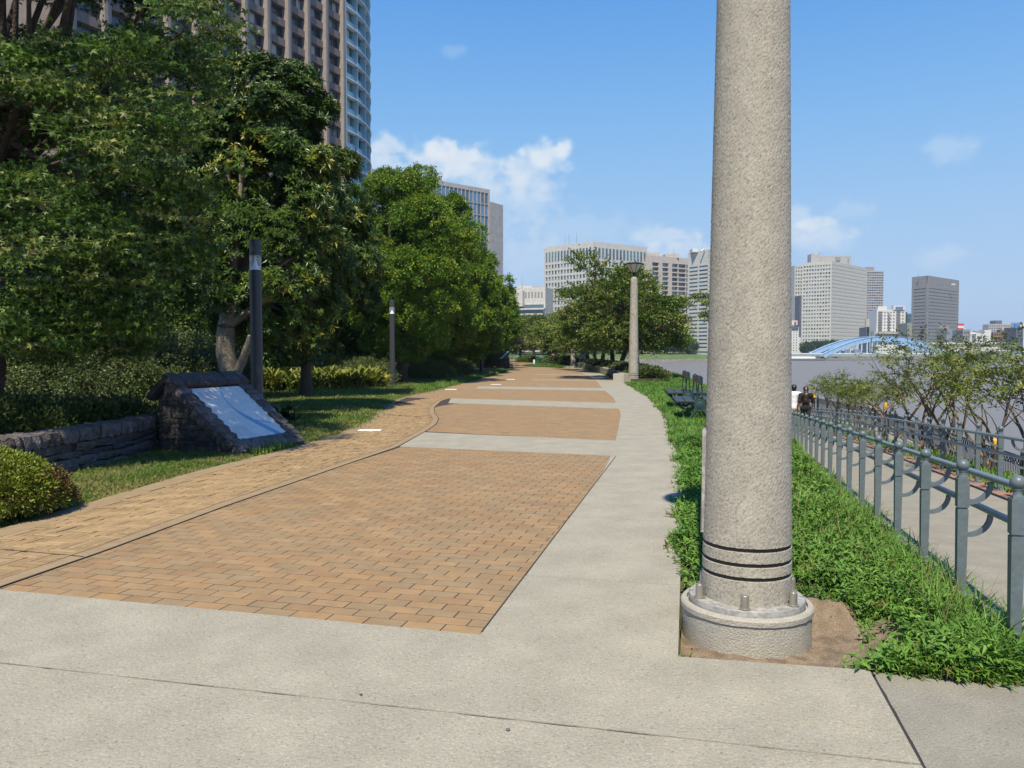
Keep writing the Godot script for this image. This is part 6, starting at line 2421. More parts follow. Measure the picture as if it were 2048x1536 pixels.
func buildings() -> void:
	mat("pane_mix", lin(1, 1, 1), .12, null, 1, {"vcol": true, "spec": .6})
	mat("pane_dark", lin(.028, .045, .065), .08, null, 1, {"spec": .6})
	mat("pane_mid", lin(.075, .125, .17), .1, null, 1, {"spec": .6})
	mat("pane_pale", lin(.20, .27, .28), .15, null, 1, {"spec": .6})
	mat("pane_teal", lin(.12, .21, .23), .1, null, 1, {"spec": .6})
	mat("curtain", lin(.42, .46, .44), .6)
	var soot := tex(noise_image(256, 6, 4, .8, 1.0, 61, 1.4))
	mat("white_stone", lin(0.558, 0.549, 0.522), .8, soot, 14.0)
	mat("cream_stone", lin(0.54, 0.5265, 0.477), .8, soot, 20.0)
	mat("beige_stone", lin(0.504, 0.459, 0.414), .85, soot, 12.0)
	mat("grey_stone", lin(0.27, 0.2655, 0.27), .8, soot, 15.0)
	mat("pale_grey", lin(0.405, 0.396, 0.387), .85, soot, 15.0)
	mat("brown_stone", lin(.205, .165, .15), .8, soot, 9.0)
	mat("pier_stone", lin(.32, .275, .25), .8, soot, 7.0)
	mat("blue_panel", lin(.27, .48, .58), .45)
	mat("mast_grey", lin(.22, .23, .25), .6)
	mat("dark_slab", lin(.10, .11, .13), .6)
	mat("house_white", lin(0.594, 0.594, 0.594), .8)
	mat("brown_brick", lin(0.18, 0.1215, 0.108), .9)
	mat("red_sign", lin(.55, .05, .06), .6)
	mat("blue_sign", lin(.06, .20, .55), .6)
	mat("yellow_sign", lin(.62, .42, .05), .6)
	mat("glass_blue", lin(.09, .20, .34), .1, null, 1, {"spec": .7})
	tower()
	# slab block with vertical glass strips behind the tree row
	var o := thing("office_tower", "pale office tower with vertical glass strips and blank end wall behind the trees", "building")
	var wall := MB.new()
	var joined := MB.new()
	var a := stand(742, 230, 0)
	var b := stand(980, 260, 0)
	var H := EYE + 322.0 / FOCAL * 260.0
	face(o, wall, joined, a, b, {"rows": 14, "cols": 28, "y0": H - 1.2 - 14 * 3.7, "y1": H - 1.2, "pier": .17, "band": .06, "recess": .3, "edge": .6, "tints": [Color(.07, .15, .25), Color(.09, .19, .31), Color(.06, .12, .2), Color(.17, .3, .42)], "parapet": 1.2}, M.pale_grey, [M.glass_blue, M.glass_blue, M.pane_mid], 150)
	var u := (b - a).normalized()
	var n := u.cross(Vector3.UP)
	wall.box((a + b) * .5 - n * 11.0 + Vector3.UP * (H * .5 - .4), Vector3(a.distance_to(b), H - .8, 20.6), Basis(u, Vector3.UP, n))
	part(o, "wall", wall, M.pale_grey)
	part(o, "windows", joined, M.pane_mix).set_meta("kind", "stuff")
	wall = MB.new()
	var e := stand(1005, 266, 0)
	var H2 := EYE + 296.0 / FOCAL * 262.0
	var q := (e - b).normalized()
	wall.box((b + e) * .5 + Vector3.UP * H2 * .5 + q.cross(Vector3.UP) * -6.0 + q * .4, Vector3(b.distance_to(e), H2, 12), Basis(q, Vector3.UP, q.cross(Vector3.UP)))
	part(o, "end_wall", wall, M.pale_grey)
	mast(o, 961, 256, 376, 386)
	mast(o, 985, 262, 403, 409)
	# white grid office block
	var gl := [M.pane_teal, M.pane_mid, M.pane_teal, M.pane_pale, M.pane_dark]
	var tints := [Color(.10, .17, .19), Color(.14, .22, .24), Color(.05, .08, .09), Color(.2, .28, .29)]
	o = block("office_block", "white office block with a regular grid of teal windows behind the cherry trees", [1088, 497], [1185, 470], [1293, 495], 486, {"floor": 3.72, "head": 10.4, "left": 15, "right": 15, "pier": .40, "band": .36, "recess": .5, "edge": .8, "tints": tints, "wall": M.white_stone, "glass": gl, "keep": 270, "piers_front": false})
	tall_row(o, stand(1088, 497, .5), stand(1185, 470, .5), EYE + 218.0 / FOCAL * 470.0, 15)
	tall_row(o, stand(1185, 470, .5), stand(1293, 495, .5), EYE + 218.0 / FOCAL * 470.0, 15)
	for k in [[1130, 476], [1138, 468], [1153, 466]]:
		mast(o, k[0], 500, k[1], 500, .2)
	# low white block with long balconies
	o = thing("balcony_block", "low white building with long wrapping balcony bands and upright slots under its roof", "building")
	wall = MB.new()
	var dark := MB.new()
	a = stand(1022, 462, .5)
	b = stand(1089, 455, .5)
	u = (b - a).normalized()
	n = u.cross(Vector3.UP)
	var L := a.distance_to(b)
	var bs := Basis(u, Vector3.UP, n)
	H = 38.0
	wall.box((a + b) * .5 - n * 9 + Vector3.UP * (H / 2 - .2), Vector3(L, H, 15), bs)
	for k in 11:
		var y := 25.5 - k * 3.0
		if y < 1: break
		wall.box((a + b) * .5 + Vector3.UP * y - n * .2 + u * (1.2 if k % 2 else 2.0), Vector3(L - 4.0, .9, 3.0), bs)
		wall.box(a + u * 1.6 + Vector3.UP * (y + .9) - n * .5, Vector3(3.4, .8, 2.4), Basis(u.rotated(n, .5), Vector3.UP.rotated(n, .5), n))
	wall.box(a + u * 4.0 + Vector3.UP * 31.5 + n * .0, Vector3(7.5, 9, 4), bs)
	part(o, "wall", wall, M.white_stone)
	for k in 10:
		var y := 27.2 - k * 3.0
		if y < 1: break
		dark = MB.new()
		dark.box((a + b) * .5 + Vector3.UP * (y - .1) - n * 1.45 + u * 1.5, Vector3(L - 5, 1.9, .1), bs)
		part(o, "window_band", dark, M.pane_mid)
	for k in 6:
		dark = MB.new()
		dark.box(a + u * (L * .42 + k * L * .095) + Vector3.UP * 33.6 - n * 1.46, Vector3(1.0, 3.4, .1), bs)
		part(o, "window", dark, M.grey_stone)
	for k in 2:
		dark = MB.new()
		dark.box(a + u * (2.2 + k * 3.0) + Vector3.UP * 34.0 + n * 2.02, Vector3(.9, 2.2 - k * .6, .06), bs)
		part(o, "window", dark, M.grey_stone)
	roof_box(o, "roof_plant", 1036, 1064, 460, 571, 577, M.white_stone)
	roof_box(o, "roof_plant", 1068, 1086, 460, 572, 577, M.pale_grey)
	mast(o, 1044, 458, 550, 577, .12)
	# beige flats with loggias
	o = thing("apartment_block", "beige apartment block with stacked loggias beside the white office block", "building")
	wall = MB.new()
	a = stand(1290, 492, .5)
	b = stand(1386, 512, .5)
	u = (b - a).normalized()
	n = u.cross(Vector3.UP)
	bs = Basis(u, Vector3.UP, n)
	H = EYE + 190.0 / FOCAL * 495.0
	L = a.distance_to(b)
	wall.box((a + b) * .5 - n * 8.6 + Vector3.UP * (H - 2) / 2, Vector3(L, H - 2, 14), bs)
	var cut := [[0, 1303], [1316, 1323], [1335, 1342], [1354, 1355], [1370, 1371], [1376, 1378], [1384, 1400]]
	var f := func(px: float) -> float: return clampf((px - 1290.0) / 96.0, 0, 1) * L
	for c in cut:
		var x0: float = f.call(c[0])
		var x1: float = f.call(c[1])
		wall.box(a + u * (x0 + x1) / 2 + Vector3.UP * H / 2 - n * .9, Vector3(maxf(x1 - x0, .3), H, 1.8), bs)
	wall.box((a + b) * .5 + Vector3.UP * (H - 2.0) - n * .85, Vector3(L, 4.0, 1.6), bs)
	for k in 19:
		wall.box((a + b) * .5 + Vector3.UP * (H - 6.6 - k * 2.85) - n * .75, Vector3(L, .75, 1.3), bs)
	part(o, "wall", wall, M.beige_stone)
	var glass := [M.pane_dark, M.pane_mid, M.pane_mid, M.pane_pale]
	for k in 12:
		for c in [[1303, 1316], [1323, 1335], [1342, 1354], [1355, 1370], [1371, 1376], [1378, 1384]]:
			var x0: float = f.call(c[0])
			var x1: float = f.call(c[1])
			var m := MB.new()
			m.box(a + u * (x0 + x1) / 2 + Vector3.UP * (H - 4.9 - k * 2.85) - n * 1.55, Vector3(x1 - x0, 2.3, .08), bs)
			part(o, "window", m, glass[rng.randi() % 4])
	roof_box(o, "roof_house", 1294, 1318, 498, 505, 514, M.beige_stone)
	roof_box(o, "roof_house", 1330, 1358, 502, 508, 516, M.beige_stone)
	mast(o, 1348, 500, 490, 508, .1)
	# banded white tower
	o = block("banded_tower", "white tower with long horizontal window bands and a blank top", [1374, 470], [1417, 455], [1440, 470], 502, {"floor": 2.2, "head": 8.0, "left": 2, "right": 1, "pier": .12, "band": .56, "recess": .4, "edge": .7, "tints": tints, "wall": M.white_stone, "glass": [M.pane_teal, M.pane_mid, M.glass_blue], "keep": 60, "piers_front": true})
	roof_box(o, "roof_house", 1385, 1396, 460, 497, 504, M.house_white)
	mast(o, 1405, 460, 489, 503, .12)
	var dish := MB.new()
	dish.tube([at_depth(1402, 503, 455), at_depth(1409, 498, 455)], [.5, .5], 8)
	part(o, "roof_pipe", dish, M.house_white)
	right_bank()

func tall_row(o: Node3D, a: Vector3, b: Vector3, H: float, cols: int) -> void:
	var u := (b - a)
	var L := u.length()
	u /= L
	var n := u.cross(Vector3.UP)
	var pitch := (L - 1.6) / cols
	for c in cols:
		var m := MB.new()
		m.box(a + u * (.8 + (c + .5) * pitch) + Vector3.UP * (H - 6.4) + n * .025, Vector3(pitch * .56, 6.2, .06), Basis(u, Vector3.UP, n))
		var w := part(o, "tall_window", m, [M.pane_teal, M.pane_mid][rng.randi() % 2])
		m = MB.new()
		for k in 3:
			m.box(a + u * (.8 + (c + .5) * pitch) + Vector3.UP * (H - 4.6 - k * 1.9) + n * .06, Vector3(pitch * .56, .12, .08), Basis(u, Vector3.UP, n))
		part(w, "transom", m, M.pane_dark)

# brown residential tower with a pale curved end
func tower() -> void:
	var o := thing("apartment_tower", "brown residential tower with pale blue rounded corner rising behind the trees", "building")
	var zk := 1.0 / 126.8
	var zat := func(px: float) -> float: return 1.0 / (zk * (1.0 - .00082 * (px - 548.0)))
	var b := stand(692, zat.call(692.0), .1)
	var a0 := stand(493, zat.call(493.0), .1)
	var u := (b - a0).normalized()
	var n := u.cross(Vector3.UP)
	var bay := 4.79
	var bays := 11
	var a := b - u * bay * bays
	var fl := 3.1
	var floors := 34
	var y0 := 1.2
	var H := y0 + floors * fl
	var L := bay * bays
	var bs := Basis(u, Vector3.UP, n)
	var wall := MB.new()
	wall.box((a + b) * .5 - n * 11.2 + Vector3.UP * H / 2, Vector3(L, H, 20), bs)
	for f in floors + 1:
		wall.box((a + b) * .5 + Vector3.UP * (y0 + f * fl) - n * .75, Vector3(L, 1.18, 1.0), bs)
	part(o, "wall", wall, M.brown_stone)
	# paired piers, each its own part
	var pier := MB.new()
	pier.box(Vector3(-.34, H / 2, .1), Vector3(.52, H, 1.3))
	pier.box(Vector3(.34, H / 2, -.12), Vector3(.62, H, 1.1))
	var pm := pier.mesh()
	for k in bays + 1:
		part(o, "pier", pm, M.pier_stone, a + u * bay * k - n * .35, bs)
	# windows: recessed, with a mullion, blinds drawn here and there
	var wm := MB.new()
	wm.box(Vector3.ZERO, Vector3(bay - 1.15, fl - 1.16, .08))
	var pane := wm.mesh()
	var lf := MB.new()
	lf.box(Vector3.ZERO, Vector3((bay - 1.2) * .3, fl - 1.3, .05))
	var leafm := lf.mesh()
	var fr := MB.new()
	for x in [-.62, .62]:
		fr.box(Vector3(x, 0, 0), Vector3(.09, fl - 1.17, .12))
	var frm := fr.mesh()
	var joined := MB.new()
	for f in floors:
		for k in bays:
			var at := a + u * bay * (k + .5) + Vector3.UP * (y0 + (f + .5) * fl) - n * 1.18
			if k >= 5 and f >= 7 and f <= 23:
				var w := part(o, "window", pane, [M.pane_dark, M.pane_dark, M.pane_mid][rng.randi() % 3], at, bs)
				part(w, "frame", frm, M.pane_mid, Vector3(0, 0, .08))
				if rng.randf() < .7:
					part(w, "curtain", leafm, M.curtain if rng.randf() < .5 else M.pane_pale, Vector3([-1.25, 0.0, 1.25][rng.randi() % 3], 0, .06))
			else:
				joined.col = Color(.05, .06, .07)
				joined.box(at, Vector3(bay - 1.15, fl - 1.16, .08), bs)
	part(o, "windows", joined, M.pane_mix).set_meta("kind", "stuff")
	# rounded end: starts along the face and turns away
	var R := 24.0
	var c := b - n * R
	var steps := 12
	var ang := deg_to_rad(70.0)
	var pt := func(t: float, r: float, y: float) -> Vector3:
		return c + (n * cos(t) + u * sin(t)) * r + Vector3.UP * y
	var core := MB.new()
	var ledge := MB.new()
	for s in steps:
		var t0 := ang * s / steps + .012
		var t1 := ang * (s + 1) / steps + .012
		core.quad(pt.call(t0, R - 1.0, 0), pt.call(t1, R - 1.0, 0), pt.call(t1, R - 1.0, H), pt.call(t0, R - 1.0, H))
		for f in floors + 1:
			var y := y0 + f * fl
			# panel below the sill and a thin projecting slab edge on top of it
			core.quad(pt.call(t0, R - .25, y - .62), pt.call(t1, R - .25, y - .62), pt.call(t1, R - .25, y + .60), pt.call(t0, R - .25, y + .60))
			core.quad(pt.call(t0, R - .25, y + .60), pt.call(t1, R - .25, y + .60), pt.call(t1, R - 1.0, y + .60), pt.call(t0, R - 1.0, y + .60))
			core.quad(pt.call(t0, R - 1.0, y - .62), pt.call(t1, R - 1.0, y - .62), pt.call(t1, R - .25, y - .62), pt.call(t0, R - .25, y - .62))
			ledge.quad(pt.call(t0, R + .5, y - .80), pt.call(t1, R + .5, y - .80), pt.call(t1, R + .5, y - .60), pt.call(t0, R + .5, y - .60))
			ledge.quad(pt.call(t0, R + .5, y - .60), pt.call(t1, R + .5, y - .60), pt.call(t1, R - .3, y - .60), pt.call(t0, R - .3, y - .60))
			ledge.quad(pt.call(t0, R - .3, y - .80), pt.call(t1, R - .3, y - .80), pt.call(t1, R + .5, y - .80), pt.call(t0, R + .5, y - .80))
	part(o, "curved_wall", core, M.blue_panel)
	part(o, "curved_ledge", ledge, M.white_paint)
	for s in 5:
		var t: float = [.012, .175, .34, .50, .67][s]
		var fin := MB.new()
		fin.box(pt.call(t, R - .2, H / 2), Vector3(.30, H, 1.1), Basis(Vector3.UP, -0.0) * Basis((n * -sin(t) + u * cos(t)), Vector3.UP, (n * cos(t) + u * sin(t))))
		part(o, "fin", fin, M.blue_panel)
	for f in range(0, floors):
		for s in 4:
			var t: float = .093 + .163 * s
			var x := (n * -sin(t) + u * cos(t))
			var z := (n * cos(t) + u * sin(t))
			var at: Vector3 = pt.call(t, R - .93, y0 + (f + .5) * fl)
			if f >= 7 and f <= 23 and s < 3:
				var m := MB.new()
				m.box(Vector3.ZERO, Vector3(3.1, fl - 1.3, .08))
				var w := part(o, "curved_window", m, [M.pane_mid, M.pane_dark, M.pane_teal][rng.randi() % 3], at, Basis(x, Vector3.UP, z))
				m = MB.new()
				m.box(Vector3(.2, 0, .06), Vector3(1.5, fl - 1.4, .04))
				if rng.randf() < .6: part(w, "curtain", m, M.curtain)

func simple_block(called: String, label: String, x0: float, x1: float, depth: float, ytop: float, rows: int, cols: int, wm: Material, tints: Array, w := {}) -> Node3D:
	var o := thing(called, label, "building", Vector3.ZERO, 0, w.get("group", ""))
	var a := stand(x0, depth * w.get("za", 1.0), .5)
	var b := stand(x1, depth * w.get("zb", 1.0), .5)
	var H := EYE + (704.0 - ytop) / FOCAL * depth
	var u := (b - a).normalized()
	var n := u.cross(Vector3.UP)
	var wall := MB.new()
	var joined := MB.new()
	var fl := (H - 2.0) / rows
	face(o, wall, joined, a, b, {"rows": rows, "cols": cols, "y0": 1.0, "y1": H - 1.0, "pier": w.get("pier", .4), "band": w.get("band", .45), "recess": .4, "edge": w.get("edge", .6), "tints": tints, "parapet": 1.0, "piers_front": w.get("pf", true)}, wm, [], 0)
	wall.box((a + b) * .5 - n * 6.6 + Vector3.UP * (H / 2 - .2), Vector3(a.distance_to(b), H - .3, 12.4), Basis(u, Vector3.UP, n))
	part(o, "wall", wall, wm)
	if joined.v.size(): part(o, "windows", joined, M.pane_mix).set_meta("kind", "stuff")
	return o

func right_bank() -> void:
	var tg := [Color(.16, .23, .25), Color(.20, .27, .29), Color(.11, .16, .18)]
	var tk := [Color(.05, .06, .08), Color(.08, .09, .11), Color(.12, .15, .17)]
	var o := block("grid_office", "tall cream office block with hundreds of small square windows across the river", [1602, 818], [1661, 800], [1731, 867], 524, {"floor": 3.7, "head": 2.4, "left": 10, "right": 30, "pier": .36, "band": .50, "pier2": .30, "band2": .52, "recess": .5, "edge": 1.0, "tints": [Color(.17, .24, .25), Color(.21, .29, .30), Color(.21, .29, .30), Color(.17, .24, .25), Color(.05, .06, .07)], "wall": M.cream_stone, "glass": [M.pane_teal], "keep": 0, "piers_front": false})
	roof_box(o, "roof_house", 1636, 1702, 830, 512, 530, M.pale_grey, 20)
	roof_box(o, "roof_house", 1622, 1640, 822, 508, 528, M.pale_grey, 10)
	roof_box(o, "roof_louvre", 1672, 1681, 829, 514, 521, M.grey_stone, 4)
	for k in [[1639, 504], [1640, 505], [1625, 503], [1696, 514], [1697, 515]]:
		mast(o, k[0], 825, k[1], 526, .3)
	simple_block("grid_wing", "rear wing of the cream office block with small windows", 1587, 1604, 850, 532, 24, 3, M.cream_stone, tg, {"pf": false})
	simple_block("striped_tower", "slender grey tower with fine horizontal stripes behind the cream office block", 1726, 1765, 1050, 543, 32, 8, M.pale_grey, tk, {"pier": .12, "band": .42})
	roof_box(M_last(), "roof_frame", 1733, 1748, 1050, 534, 545, M.grey_stone, 10)
	simple_block("white_tower_house", "narrow white tower house with red mark on its top by the bridge end", 1583, 1597, 575, 655, 9, 2, M.house_white, tk, {"pier": .7, "band": .5})
	roof_box(M_last(), "roof_sign", 1584, 1595, 574, 641, 650, M.house_white, 5)
	roof_box(M_last(), "red_mark", 1589, 1593, 573, 643, 647, M.red_sign, .4)
	roof_box(M_last(), "dark_band", 1584, 1597, 573.5, 653, 658, M.dark_slab, .5)
	simple_block("dark_slab_house", "dark narrow slab beside the cream office block", 1598, 1602, 700, 592, 14, 1, M.dark_slab, tk)
	simple_block("white_annex", "small white annex beside the white tower house", 1597, 1601, 580, 676, 5, 1, M.house_white, tk)
	simple_block("brown_walkup", "dark brown walk-up block with yellow sign tower beside the hotel", 1731, 1749, 660, 655, 5, 2, M.dark_slab, [Color(.3, .22, .2), Color(.05, .05, .06)], {"band": .4})
	roof_box(M_last(), "yellow_billboard", 1740, 1747, 659, 637, 652, M.yellow_sign, .6)
	roof_box(M_last(), "grey_billboard", 1732, 1740, 660, 637, 655, M.beige_stone, 2)
	o = simple_block("white_hotel", "white hotel with blue lettered roof sign across the river", 1752, 1809, 640, 621, 13, 9, M.house_white, tk, {"pier": .55, "band": .55})
	roof_box(o, "roof_sign_board", 1756, 1774, 640, 612, 621, M.house_white, 4)
	roof_box(o, "roof_sign_board", 1787, 1810, 638, 611, 620, M.house_white, 4)
	for k in 5:
		roof_box(o, "blue_letter", 1792 + k * 3, 1794.2 + k * 3, 637, 613.2 + (k % 2) * .6, 616.6, M.blue_sign, .5)
	for k in [[1757, 1764], [1776, 1780], [1793, 1800]]:
		var st := MB.new()
		roof_box(o, "loggia_shaft", k[0], k[1], 638.6, 623 if k[0] != 1776 else 632, 662, M.dark_slab, .3)
		for r in 11:
			roof_box(o, "loggia_rail", k[0], k[1], 638.2, 626 + r * 3.3, 627.1 + r * 3.3, M.pale_grey, .3)
	roof_box(o, "side_balconies", 1810, 1814, 645, 624, 668, M.pale_grey, 14)
	roof_box(o, "podium", 1748, 1808, 634, 663, 668, M.pale_grey, 6)
	simple_block("teal_glass_block", "dark teal glass block between hotel and grey office", 1811, 1823, 760, 628, 10, 3, M.glass_blue, tk, {"pier": .1, "band": .12})
	# grey office with a cut off corner and a tall dark gateway
	o = block("grey_office", "grey stone office building with a slanted corner and a dark trapezoid gateway", [1821, 632], [1853, 618], [1915, 660], 553, {"floor": 2.62, "head": 8.6, "left": 1, "right": 1, "pier": .16, "band": .76, "band2": .62, "pier2": .03, "recess": .6, "edge": 1.0, "tints": [Color(.05, .065, .09)], "wall": M.grey_stone, "glass": [M.pane_dark, M.pane_mid], "keep": 60, "piers_front": true})
	var gate := MB.new()
	gate.quad(at_depth(1877, 697, 628), at_depth(1890, 697, 630), at_depth(1895, 658, 631), at_depth(1877, 658, 628))
	part(o, "gateway", gate, M.dark_slab)
	roof_box(o, "gateway_panel", 1874, 1898, 634, 652, 699, M.grey_stone, 4)
	roof_box(o, "lower_wing", 1814, 1824, 612, 646, 700, M.grey_stone, 14)
	roof_box(o, "wall_mark", 1903, 1911, 640, 567, 570, M.white_stone, .5)
	mast(o, 1837, 622, 550, 556, .4)
	# low houses towards the right
	simple_block("red_sign_house", "small white house with a red and white roof sign", 1916, 1931, 560, 659, 5, 3, M.house_white, tk)
	roof_box(M_last(), "red_billboard", 1916, 1928, 559, 647, 651.5, M.red_sign, 1)
	roof_box(M_last(), "white_billboard", 1916, 1928, 559, 651.6, 656, M.house_white, 1)
	roof_box(M_last(), "red_billboard", 1916, 1927, 559, 656, 658, M.red_sign, 1)
	simple_block("grey_flats", "grey low flats beside the red sign house", 1925, 1940, 540, 660, 5, 3, M.grey_stone, tk)
	simple_block("white_flats", "white low flats with stepped roof", 1940, 1952, 550, 666, 4, 2, M.house_white, tk)
	simple_block("white_villa", "white house cluster with flat roofs beside the brown block", 1951, 1972, 545, 668, 3, 3, M.house_white, tk)
	roof_box(M_last(), "upper_storey", 1968, 1982, 560, 660, 690, M.house_white, 6)
	roof_box(M_last(), "dark_roof", 1952, 1970, 552, 662, 668, M.grey_stone, 4)
	simple_block("far_flats", "long pale block with rows of windows and a dark roof drum on the skyline", 1976, 2042, 1000, 649, 12, 14, M.pale_grey, tk, {"pier": .3, "band": .5})
	roof_box(M_last(), "roof_drum", 1991, 2004, 1000, 641, 650, M.dark_slab, 12)
	simple_block("brown_block", "dark brown block with a pink roof hut near the elevated road", 1985, 2031, 560, 665, 6, 9, M.brown_brick, tk, {"pier": .4, "band": .5})
	roof_box(M_last(), "roof_hut", 2004, 2017, 565, 655, 661, M.beige_stone, 4)
	roof_box(M_last(), "roof_hut", 2000, 2010, 562, 660, 668, M.brown_brick, 4)
	simple_block("blue_tower_house", "dark blue tower house with coloured sign band at the picture edge", 2031, 2046, 520, 655, 8, 2, M.dark_slab, tk)
	roof_box(M_last(), "blue_sign_band", 2030, 2046, 519, 648, 656, M.blue_sign, 1)
	roof_box(M_last(), "orange_sign", 2040, 2046, 518.5, 650, 654, M.yellow_sign, 1)
	simple_block("pale_house", "pale house beside the dark blue tower house", 2044, 2090, 540, 645, 8, 4, M.house_white, tk)
	# elevated road
	o = thing("elevated_road", "elevated road with white parapet and pale green girders behind the small trees", "bridge")
	for q in [[1860, 2036, 685.0, 688.2, "parapet", M.house_white], [1860, 2036, 688.4, 693.5, "girder", M.rail_tube], [1896, 2000, 693.6, 699.5, "wall_panel", M.cream_stone], [1860, 2020, 700, 702.2, "parapet", M.house_white], [1850, 2040, 702.4, 708, "girder", M.rail_tube]]:
		roof_box(o, q[4], q[0], q[1], 520, q[2], q[3], q[5], 4)
	for k in 7:
		roof_box(o, "column", 1866 + k * 26, 1869 + k * 26, 524, 690, 722, M.pale_grey, 2)

func M_last() -> Node3D:
	return get_child(get_child_count() - 1)

# ---------- the blue arch bridge ----------
func bridge() -> void:
	mat("bridge_blue", lin(.30, .48, .70), .5)
	mat("bridge_deck", lin(.30, .36, .40), .6)
	var o := thing("arch_bridge", "pale blue steel arch bridge with hangers over the river", "bridge")
	var a := stand(1560, 470, 0)
	var b := stand(2060, 545, 0)
	var u := (b - a).normalized()
	var n := u.cross(Vector3.UP)
	var bs := Basis(u, Vector3.UP, n)
	var L := a.distance_to(b)
	var m := MB.new()
	m.box((a + b) * .5 + Vector3(0, -.55, 0) - n * 5.5, Vector3(L, 1.5, 13), bs)
	part(o, "deck", m, M.bridge_deck)
	m = MB.new()
	m.box((a + b) * .5 + Vector3(0, .55, 0) + n * .9, Vector3(L, .5, .25), bs)
	part(o, "parapet", m, M.white_paint)
	# place along the deck for a pixel column
	var sx := func(px: float) -> float:
		var best := 0.0
		var d := ray(px, 704)
		# intersect in plan
		var den := u.x * d.z - u.z * d.x
		return (-(a.x) * d.z + a.z * d.x) / den
	var s0: float = sx.call(1645.0)
	var s1: float = sx.call(1893.0)
	for side in 2:
		var off := n * (.6 if side == 0 else -11.5)
		var rib := MB.new()
		var steps := 30
		for k in steps:
			var f0 := float(k) / steps
			var f1 := float(k + 1) / steps
			var y0 := .1 + 4 * 10.8 * f0 * (1 - f0)
			var y1 := .1 + 4 * 10.8 * f1 * (1 - f1)
			var p0 := a + u * lerpf(s0, s1, f0) + Vector3(0, y0, 0) + off
			var p1 := a + u * lerpf(s0, s1, f1) + Vector3(0, y1, 0) + off
			var d := (p1 - p0).normalized()
			var up := n.cross(d)
			if up.y < 0: up = -up
			rib.box((p0 + p1) * .5 - up * 1.1, Vector3(p0.distance_to(p1) + .25, 2.5, 1.0), Basis(d, up, d.cross(up)))
			rib.box((p0 + p1) * .5 + up * .35, Vector3(p0.distance_to(p1) + .25, .25, 1.5), Basis(d, up, d.cross(up)))
		part(o, "arch_rib", rib, M.bridge_blue)
		for k in range(3, 22):
			var f := k / 24.0
			var y := 4 * 10.8 * f * (1 - f) - 1.8
			var hm := MB.new()
			hm.box(Vector3(0, y / 2, 0), Vector3(.3, y, .3), bs)
			part(o, "hanger", hm, M.white_paint if k % 2 else M.bridge_blue, a + u * lerpf(s0, s1, f) + off)
	for px in [1628.0, 1905.0]:
		m = MB.new()
		var p: Vector3 = a + u * (sx.call(px) as float)
		m.cbox(p + Vector3(0, -2.4, 0) - n * 5.5, Vector3(6, 3.6, 15), .5, bs)
		m.cbox(p + Vector3(0, -3.7, 0) - n * 5.5, Vector3(9, 1.4, 18), .3, bs)
		part(o, "pier", m, M.riprap)
	# a barge moored under the bridge end
	m = MB.new()
	var q := stand(1600, 452, -3.6)
	m.cbox(q + Vector3(0, .6, 0), Vector3(26, 1.6, 6), .4)
	o = thing("moored_barge", "low dark barge moored by the bridge end", "boat")
	part(o, "hull", m, M.dark_slab)
	m = MB.new()
	m.cbox(q + Vector3(-1, 1.9, 0), Vector3(18, 1.0, 4.5), .2)
	part(o, "deck_house", m, M.white_paint)
	# lorries and cars on the deck are small pale boxes with cabs
	for k in 4:
		var p := a + u * (sx.call([1702.0, 1722.0, 1684.0, 1893.0][k]) as float) - n * 3.0
		var t := thing("delivery_truck", "small pale truck driving over the arch bridge", "truck", p + Vector3(0, .2, 0), atan2(-u.z, u.x), "trucks on the bridge")
		m = MB.new()
		m.cbox(Vector3(-.8, 1.6, 0), Vector3(4.4, 2.4, 2.2), .1)
		part(t, "cargo_box", m, M.white_paint)
		m = MB.new()
		m.cbox(Vector3(2.5, 1.1, 0), Vector3(1.7, 1.9, 2.0), .3)
		part(t, "cab", m, M.pane_pale)
		for s in [-2.2, 2.4]:
			m = MB.new()
			m.tube([Vector3(s, .4, -1.1), Vector3(s, .4, 1.1)], [.42, .42], 10)
			part(t, "wheel", m, M.dark_slab)

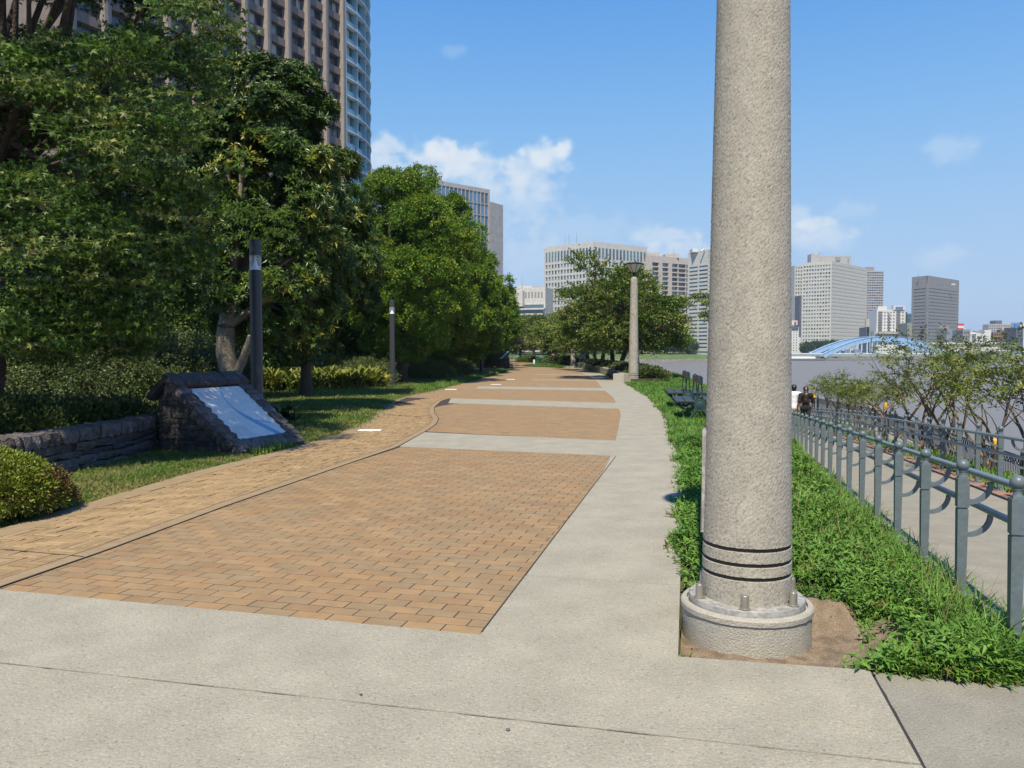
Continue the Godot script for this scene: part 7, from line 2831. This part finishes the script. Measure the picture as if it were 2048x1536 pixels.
# ---------- far trees and small far things ----------
func far_things() -> void:
	var cols := [[Color(.05, .10, .03), .6], [Color(.08, .13, .035), .4]]
	var k := 0
	for q in [[1612, 560, 6.5, 5], [1626, 565, 7.5, 6], [1640, 560, 7.5, 6], [1654, 570, 8, 6], [1668, 575, 8, 6], [1340, 468, 7.5, 6.5], [1356, 470, 9, 7], [1374, 466, 8, 7], [1392, 470, 8.5, 7], [1410, 468, 8, 7], [1430, 470, 8.5, 7], [1250, 470, 6.5, 6], [1285, 472, 7, 6], [1315, 470, 6, 6]]:
		var b := k < 5
		tree("shore_tree", "round leafy tree standing by the far end of the arch bridge" if b else "round leafy tree standing on the lawn of the opposite shore", "trees by the bridge end" if b else "trees on the opposite shore", stand(q[0], q[1], .4), {"h": q[2], "trunk_r": .25, "fork": Vector3(0, 2, 0), "crown": Vector3(0, q[2] * .58, 0), "radii": Vector3(q[3], q[2] * .42, q[3]), "lobes": 26, "lobe_r": 1.7, "per_lobe": 20, "kind": "camphor", "mat": M.leaf_camphor, "bark": M.bark_dark, "cols": cols, "size": 4.5, "limbs": 5, "floor": 1.5})
		k += 1
	# small green where the path forks
	var m := MB.new()
	var p := PackedVector2Array()
	for q in [[1045, 732], [1062, 733.5], [1095, 734.2], [1125, 735], [1120, 729], [1090, 727], [1060, 728]]:
		var g := on_level(q[0], q[1], .02)
		p.append(Vector2(g.x, g.z))
	m.slab(p, .03, .1)
	struct("fork_lawn", m, M.turf_soil, "small wedge of lawn where the path forks")
	var tf := tuft(22, .16, .02, .3, 1.0, 49)
	var xf := []
	var cl := []
	for q in 900:
		var a := p[0].lerp(p[3], rng.randf()).lerp(p[5].lerp(p[4], rng.randf()), rng.randf())
		scatter(xf, cl, Vector3(a.x, .03, a.y), rng.randf_range(.7, 1.2), green(Color(.08, .16, .03), Color(.12, .2, .04), rng.randf()))
	tag(many(self, "fork_grass", tf, M.leaf_grass, xf, cl), "grass on the small wedge of lawn where the path forks", "", "", "stuff")
	for q in [[1118, 100, 2.3, .8], [1133, 92, 2.2, .8], [1098, 106, 1.0, .6], [1058, 112, 1.6, .7]]:
		mound("shrub", "low rounded shrub beside the far lamp pillars", "shrub", stand(q[0], q[1], 0), Vector3(q[2], q[3], q[2]), "hedge", 500, 2.4, Color(.06, .12, .025), Color(.11, .16, .035), M.leaf_hedge, "shrubs by the far lamp pillars")
	# stray bits on the pavement: a dark pebble and a dropped leaf
	m = MB.new()
	m.lathe([Vector2(.0, .0), Vector2(.008, .002), Vector2(.009, .005), Vector2(.005, .008), Vector2(.0, .0085)], 9)
	solo("pebble", m, M.dark_slab, "small dark pebble lying on the pale slab in front of the joint", "pebble", on_level(1016, 1461, .001))
	m = MB.new()
	m.lathe([Vector2(.0, .0), Vector2(.007, .001), Vector2(.008, .003), Vector2(.0, .005)], 7)
	solo("pebble", m, M.bark_tan, "tiny brown pebble between the brick field and the slab joint", "pebble", on_level(722, 1390, .001))
